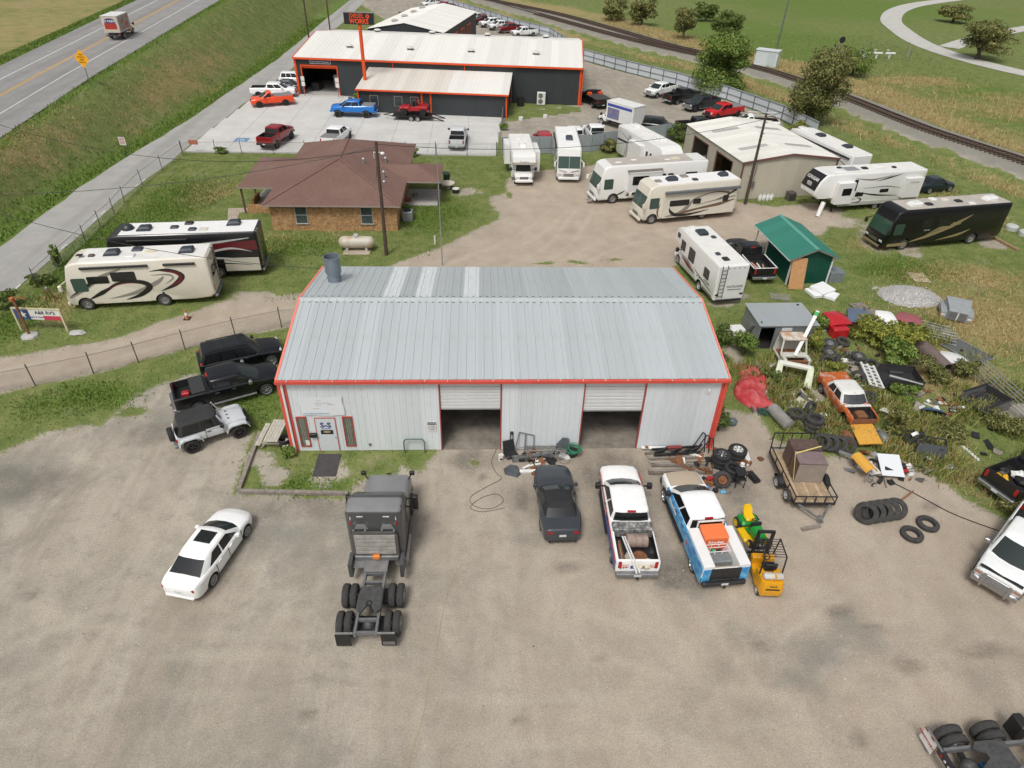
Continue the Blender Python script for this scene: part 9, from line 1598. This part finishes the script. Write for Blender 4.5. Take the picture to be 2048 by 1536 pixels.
for k in range(5): t = thing('pipe_unit','%s white pipe unit from the railway inside the wire enclosure' % ORD[k],'pipework',(80.5 + k * 2.6,114.5,0),R(5),'white pipes in the enclosure'); m = MB(); m.cyl((-1,0,.9),(1,0,.9),.22,10); m.cyl((0,0,0),(0,0,.9),.16,8); m.cyl((-.6,0,.9),(-.6,0,1.5),.12,8); m.build('pipe',WPLASTIC,t); MB().lathe([(.3,0),(.3,.05)],10,0,Matrix.Translation((-.6,0,1.5)),True).build('valve',WPLASTIC,t)
# ================================================================ trees, bushes, grass
def leaf_mat(name,c1,c2,c3=None):
 t = NT(name); oi = t.n.nodes.new('ShaderNodeNewGeometry'); n1 = t.noise(1.1,3,.6); r_ = t.n.nodes.new('ShaderNodeMath'); r_.operation = 'ADD'; t.link(oi.outputs['Random Per Island'],r_.inputs[0]); t.link(n1,r_.inputs[1]); c = t.ramp(t.math('MULTIPLY',r_.outputs[0],.6),[(.2,c1),(.55,c2),(.85,c3 or c2)]); m_ = t.done(c,.65,.25); t.b.inputs['Subsurface Weight'].default_value = 0.; return m_
LF1 = leaf_mat('leaf_dark',(.05,.08,.016),(.09,.135,.03),(.16,.2,.055)); LF2 = leaf_mat('leaf_bright',(.06,.11,.018),(.12,.19,.035),(.22,.28,.07)); LF3 = leaf_mat('leaf_olive',(.075,.09,.025),(.14,.155,.045),(.25,.23,.09)); LF4 = leaf_mat('leaf_yellow',(.1,.13,.025),(.2,.22,.04),(.32,.31,.06)); BARK = M('bark',(.075,.06,.045),.9,var=.3,scale=5)
DRYG = leaf_mat('dry_stalk',(.26,.18,.07),(.38,.28,.13),(.5,.4,.21)); GRS = leaf_mat('grass_blade',(.08,.125,.025),(.135,.185,.042),(.245,.255,.085)); LUSHG = leaf_mat('lush_blade',(.06,.12,.015),(.11,.19,.028),(.18,.25,.05))
def leaves(n,blobs,size,rs):
 """leaf quads spread over the shells of several clumps"""
 wts = np.array([b[3] * b[4] * b[5] for b in blobs]) ** .67; ch = rs.choice(len(blobs),n,p=wts / wts.sum()); B = np.array(blobs)[ch]; d = rs.normal(size=(n,3)); d /= np.linalg.norm(d,axis=1)[:,None]; rad = rs.uniform(.35,1.14,n) ** .65
 c = B[:,:3] + d * B[:,3:6] * rad[:,None]; c[:,2] = np.maximum(c[:,2],.05); a = rs.normal(size=(n,3)); a /= np.linalg.norm(a,axis=1)[:,None]; b = np.cross(a,d + .3 * rs.normal(size=(n,3))); b /= np.linalg.norm(b,axis=1)[:,None] + 1e-9; s = size * rs.uniform(.6,1.4,n)[:,None]
 v = np.stack([c - a * s,c + b * s * .45,c + a * s,c - b * s * .45],1).reshape(-1,3); return v
def quad_mesh(name,v,mat):
 n = len(v) // 4; me = bpy.data.meshes.new(name); me.vertices.add(len(v)); me.vertices.foreach_set('co',v.astype(np.float32).ravel()); me.loops.add(len(v)); me.loops.foreach_set('vertex_index',np.arange(len(v),dtype=np.int32)); me.polygons.add(n); me.polygons.foreach_set('loop_start',np.arange(0,len(v),4,dtype=np.int32)); me.update(calc_edges=True); me.materials.append(mat); return me
def tree(label,x,y,h_,rad,mat,seed,n=5000,size=.16,name='tree',trunk_h=.25,lean=0.,cat='tree',nb=16,z=None):
 rs = np.random.RandomState(seed); z = tz(x,y) if z is None else z; t = thing(name,label,cat,(x,y,z)); blobs = []
 for k in range(nb):
  a = rs.rand() * 6.28; q = math.sqrt(rs.rand()) * rad * .68; hz = h_ * (trunk_h + (1 - trunk_h) * rs.uniform(.12,.86)); f_ = 1 - abs(hz / h_ - .5) * .7; blobs.append((q * math.cos(a) * f_ + lean * hz,q * math.sin(a) * f_,hz,rad * rs.uniform(.26,.5),rad * rs.uniform(.26,.5),h_ * rs.uniform(.09,.17)))
 ob('crown',quad_mesh('crown',leaves(n,blobs,size,rs),mat),t)
 m = MB(); m.cyl((0,0,-.1),(lean * h_ * .4,0,h_ * .45),rad * .07 + .04,8,rad * .04 + .02)
 for b in blobs[:7]: m.cyl((lean * h_ * .25,0,h_ * rs.uniform(.15,.4)),b[:3],rad * .03 + .015,6,.01)
 m.build('trunk',BARK,t,50); return t
tree('bushy green tree between the sheet fence and the railway',47.9,85.2,8.3,5.6,LF2,1,20000,.2,trunk_h=.0,nb=34); tree('dark round tree beyond the railway above the bushy tree',63.6,133.3,5.6,4.4,LF1,2,6500,.22,trunk_h=.15,nb=22)
tree('tall olive tree leaning over the fence corner by the railway',54.3,65.8,10.2,4.2,LF3,3,17000,.17,trunk_h=.06,lean=.17,nb=32); tree('small tree beside the railway signal',75.6,97.5,4.6,3.4,LF2,4,4000,.18,trunk_h=.1,nb=22); tree('spreading tree beside the park path',109.3,115.2,7.0,5.8,LF3,5,8000,.24,trunk_h=.2,nb=26); tree('small olive tree on the far path island',133.9,165.6,4.2,4.6,LF3,6,2600,.3,trunk_h=.2); tree('olive scrub tree at the top of the frame by the railway',42.4,157,5.5,4.2,LF3,7,3000,.3,trunk_h=.1); tree('thin olive tree in the dry band beyond the tracks',54.0,132.0,6.6,3.0,LF3,8,2600,.24,trunk_h=.15); tree('second olive scrub tree beside the top of the railway',48.5,150,5.4,4.0,LF3,9,2600,.3,trunk_h=.1); tree('low dark tree at the top of the frame past the tracks',66,158,4.2,3.5,LF1,10,1800,.3,trunk_h=.15)
BSH = [('leafy bush in front of the galvanised shed',27.75,9.3,1.9,1.25,LF2),('leafy bush beside the white appliance',26.9,10.6,1.5,1.1,LF1),('weedy bush at the shop corner by the tyres',23.75,1.5,1.5,.75,LF1),('bush left of the red bonnet',33.6,12.2,1.5,1.1,LF2),('bright bush below the white bonnet',37.0,11.0,1.6,1.9,LF4),('yellow green bush below the maroon bonnet',39.2,10.4,1.7,2.0,LF4),('bush beside the brown pipe',38.0,8.5,1.6,1.8,LF2),('weeds at the foot of the brown pipe',39.2,6.6,1.3,1.4,LF3),('weeds covering the white curved panel end',41.6,6.6,1.1,1.1,LF3),('bush over the silver bumper',36.4,4.6,1.0,1.1,LF2),('thin bush beside the motorcycle scrap',33.9,1.3,1.9,.75,LF3),('bush behind the wrecked cab',32.5,9.4,1.9,.9,LF4),('weeds between the tyres and the cab',33.0,7.0,.9,.7,LF4),('grassy clump beside the red tarpaulin',28.5,6.2,.8,.7,LF1),('dry weeds at the tube gate foot',40.6,1.4,1.0,1.4,LF3),('weeds below the dark strip',37.0,.9,.8,1.3,LF3),('weedy tuft before the scrap filled pickup',37.2,-5.3,.7,1.4,LF3),('ivy covered fence post beside the frontage road',-23.15,21.9,2.0,.45,LF2),('vine on the frontage fence below the ivy post',-22.9,19.0,1.2,1.0,LF1),('shrub cluster at the fence end by the sign',-23.2,15.2,1.3,1.2,LF1),('dark shrub at the lower end of the fence',-24.0,12.0,1.3,1.2,LF1),('weeds along the lot kerb near the red pickup',-19.2,50.6,.8,.9,LF2),('small weed at the kerb behind the house',2.6,50.3,.9,.6,LF2),('shrub in the corner of the beige shed fence',35.0,57.4,2.2,1.8,LF1),('dark shrub before the grey fence',25.5,53.2,1.3,1.6,LF3),('low hedge against the house wall',2.9,33.6,.9,.6,LF2),('green plant by the workshop office corner',-7.3,75.4,1.1,.9,LF2),('scrub at the white fence corner',52.3,62.8,1.6,1.5,LF4),('scrub behind the white fence below the leaning tree',55.6,70.5,1.6,1.6,LF3),('weed clump beside the office door trim',-.1,-.35,.5,.45,LF2),('weed clump left of the railing',13.1,61.2,1.0,.7,LF2)]
for k,(lb,x,y,h_,rad,mt_) in enumerate(BSH): tree(lb,x,y,h_,rad,mt_,30 + k,int(500 + 900 * rad),.09 if rad < 1.6 else .13,'bush',.05,0,'bush',9)
# roadside weeds along the highway, ditch and railway, grass over the lawns
def blades(n,xr_,yr_,wfun,hgt,wid,seed,lean=.5):
 rs = np.random.RandomState(seed); P_ = []; tot = 0
 while tot < n:
  X = rs.uniform(*xr_,60000); Y = rs.uniform(*yr_,60000); k = rs.rand(60000) < wfun(X,Y); P_.append(np.stack([X[k],Y[k]],1)); tot += k.sum()
  if len(P_) > 60: break
 P_ = np.concatenate(P_)[:n]; n = len(P_); Z = terrain_z(P_[:,0],P_[:,1]); hh = hgt * rs.uniform(.5,1.4,n); a = rs.rand(n) * 6.283; c = np.stack([P_[:,0],P_[:,1],Z],1); sd = np.stack([np.cos(a),np.sin(a),0 * a],1) * (wid * rs.uniform(.6,1.5,n))[:,None]; ln = np.stack([rs.normal(size=n),rs.normal(size=n),0 * a],1) * (hh * lean)[:,None]; up = np.stack([0 * a,0 * a,hh],1)
 return np.stack([c - sd,c + sd,c + sd * .35 + ln + up,c - sd * .35 + ln + up],1).reshape(-1,3)
HOLES = [(-.1,SW + .1,-.1,SD + .1),(HX0 - .3,HX1 + .3,HY0 - .1,HY1 + .2),(-11.6,-8,33,41.5),(2.7,6.2,35.2,39.7),(36,47,38,53),(34.4,38,19.2,24),(28.6,32.9,9.8,13),(-24,13,50.7,80),(1.3,2.7,-2.1,-.2)]
def clear(X,Y):
 k = np.ones(X.shape,bool)
 for a,b,c,d_ in HOLES: k &= ~((X > a) & (X < b) & (Y > c) & (Y < d_))
 k &= ~((X > lerp_y(FL,Y) - .2) & (X < lerp_y(FR,Y) + .15)); k &= ~((X > lerp_y(HF,Y) - .1) & (X < lerp_y(HN,Y) + .1))
 for P_,w_ in ((PATH,3.1),(PATH2,2.6)): k &= seg_dist(X,Y,smooth_pts(P_))[0] > w_
 return k
def masks_at(X,Y):
 i,j = np.clip(np.searchsorted(gx,X),0,nx - 1),np.clip(np.searchsorted(gy,Y),0,ny - 1); return grass[j,i],dry[j,i],lush[j,i]
def w_lawn(X,Y):
 g,d,lu = masks_at(X,Y); return np.where(clear(X,Y),np.clip(g * 1.15 - .15,0,1) ** 1.5 * (1 - .55 * d),0)
def w_dry(X,Y):
 g,d,lu = masks_at(X,Y); return np.where(clear(X,Y),g * np.clip(d * 1.4 - .2,0,1),0)
def w_lush(X,Y):
 g,d,lu = masks_at(X,Y); return np.where(clear(X,Y),g * np.clip(lu * 1.3 - .25,0,1),0)
def stuff(name,v,mat,label): o = ob(name,quad_mesh(name,v,mat)); o['kind'] = 'stuff'; o['label'] = label
stuff('grass',blades(70000,(-24,62),(-8,50),w_lawn,.09,.022,1),GRS,'short mixed grass over the lawns and junk yard'); stuff('grass',blades(26000,(-24,62),(-8,50),w_dry,.16,.02,2,.7),DRYG,'dry tan grass patches on the lawns'); stuff('grass',blades(30000,(-24,62),(-8,50),w_lush,.13,.026,3),LUSHG,'lush green grass patches on the lawns')
stuff('weeds',blades(36000,(-60,-24),(14,150),w_lawn,.14,.03,4),GRS,'rough grass on the highway embankment'); stuff('weeds',blades(24000,(-60,-24),(14,150),w_lush,.26,.04,5),LUSHG,'green weeds along the road edges'); stuff('weeds',blades(12000,(-60,-24),(14,150),w_dry,.14,.025,6),DRYG,'dry grass on the highway embankment')
stuff('weeds',blades(26000,(40,110),(36,160),w_dry,.34,.035,7,.5),DRYG,'tall tan grass beside the railway'); stuff('weeds',blades(22000,(30,100),(36,140),w_lawn,.16,.035,8),GRS,'rough green grass along the railway and field')
def w_junk(X,Y): return np.where(clear(X,Y) & (masks_at(X,Y)[0] > .4),np.clip((fbm(X,Y,2.2,11) - .46) * 5,0,1) * np.clip(1.3 - np.hypot((X - 36.5) / 9,(Y - 6) / 9),0,1),0)
stuff('weeds',blades(16000,(25,45),(-3,14),w_junk,.4,.03,9,.45),leaf_mat('weed_blade',(.08,.12,.02),(.16,.2,.04),(.3,.3,.09)),'tall weeds growing between the junk'); stuff('weeds',blades(5000,(25,45),(-6,14),w_junk,.45,.018,10,.4),DRYG,'dry stalks between the junk')
def debris():
 rs = np.random.RandomState(9); m = MB(); C_ = [(34,8.5,2),(33,6.5,1.6),(31.5,2.5,2),(34.5,0,1.3),(32,-1.8,1.4),(36.5,5.5,2),(38.5,3,2.5),(29.5,6,1.8),(37.5,12,2.5),(22,-1.2,1.6),(13.3,-1.0,.8),(40,9,2.4),(27,4.5,1.2),(24,-1.5,1)]
 for k in range(560):
  cx,cy,s = C_[rs.randint(len(C_))]; x,y = cx + rs.normal() * s * .6,cy + rs.normal() * s * .6
  if -.2 < x < 23.1 and y > -.25: continue
  L_,w_,h_ = rs.uniform(.06,.55) * rs.rand() + .06,rs.uniform(.02,.2),rs.uniform(.01,.1); M_ = Matrix.Translation((x,y,.04 + rs.rand() * .1)) @ Euler((rs.normal() * .3,rs.normal() * .3,rs.rand() * 6.3)).to_matrix().to_4x4(); m.box(-L_,L_,-w_,w_,-h_,h_,int(rs.choice(5,p=[.28,.3,.14,.14,.14])),M_)
 o = m.build('debris',[BLK,RUST,WPLASTIC,STEEL,WOODG]); o['kind'] = 'stuff'; o['label'] = 'small scrap and litter scattered through the junk'
debris()
# loose stones and chips on the gravel
def stones():
 rs = np.random.RandomState(4); m = MB(); n = 1500
 for k in range(n):
  x,y = rs.uniform(-20,40),rs.uniform(-19,3)
  if not inside(np.array([x]),np.array([y]),LOT)[0] or (-.2 < x < 23 and y > -.2): continue
  s = rs.uniform(.012,.035) * (1 if rs.rand() < .97 else 1.8); a = rs.rand() * 6.28
  m.add([(x + s * math.cos(a),y + s * math.sin(a),0),(x + s * math.cos(a + 2),y + s * math.sin(a + 2),0),(x + s * math.cos(a + 4),y + s * math.sin(a + 4),0),(x,y,s * .9)],[(0,1,3),(1,2,3),(2,0,3)],0 if rs.rand() < .6 else 1)
 o = m.build('gravel',[M('chip_pale',(.55,.53,.49),.9),M('chip_dark',(.12,.11,.1),.9)]); o['kind'] = 'stuff'; o['label'] = 'loose stone chips over the gravel lot'
stones()
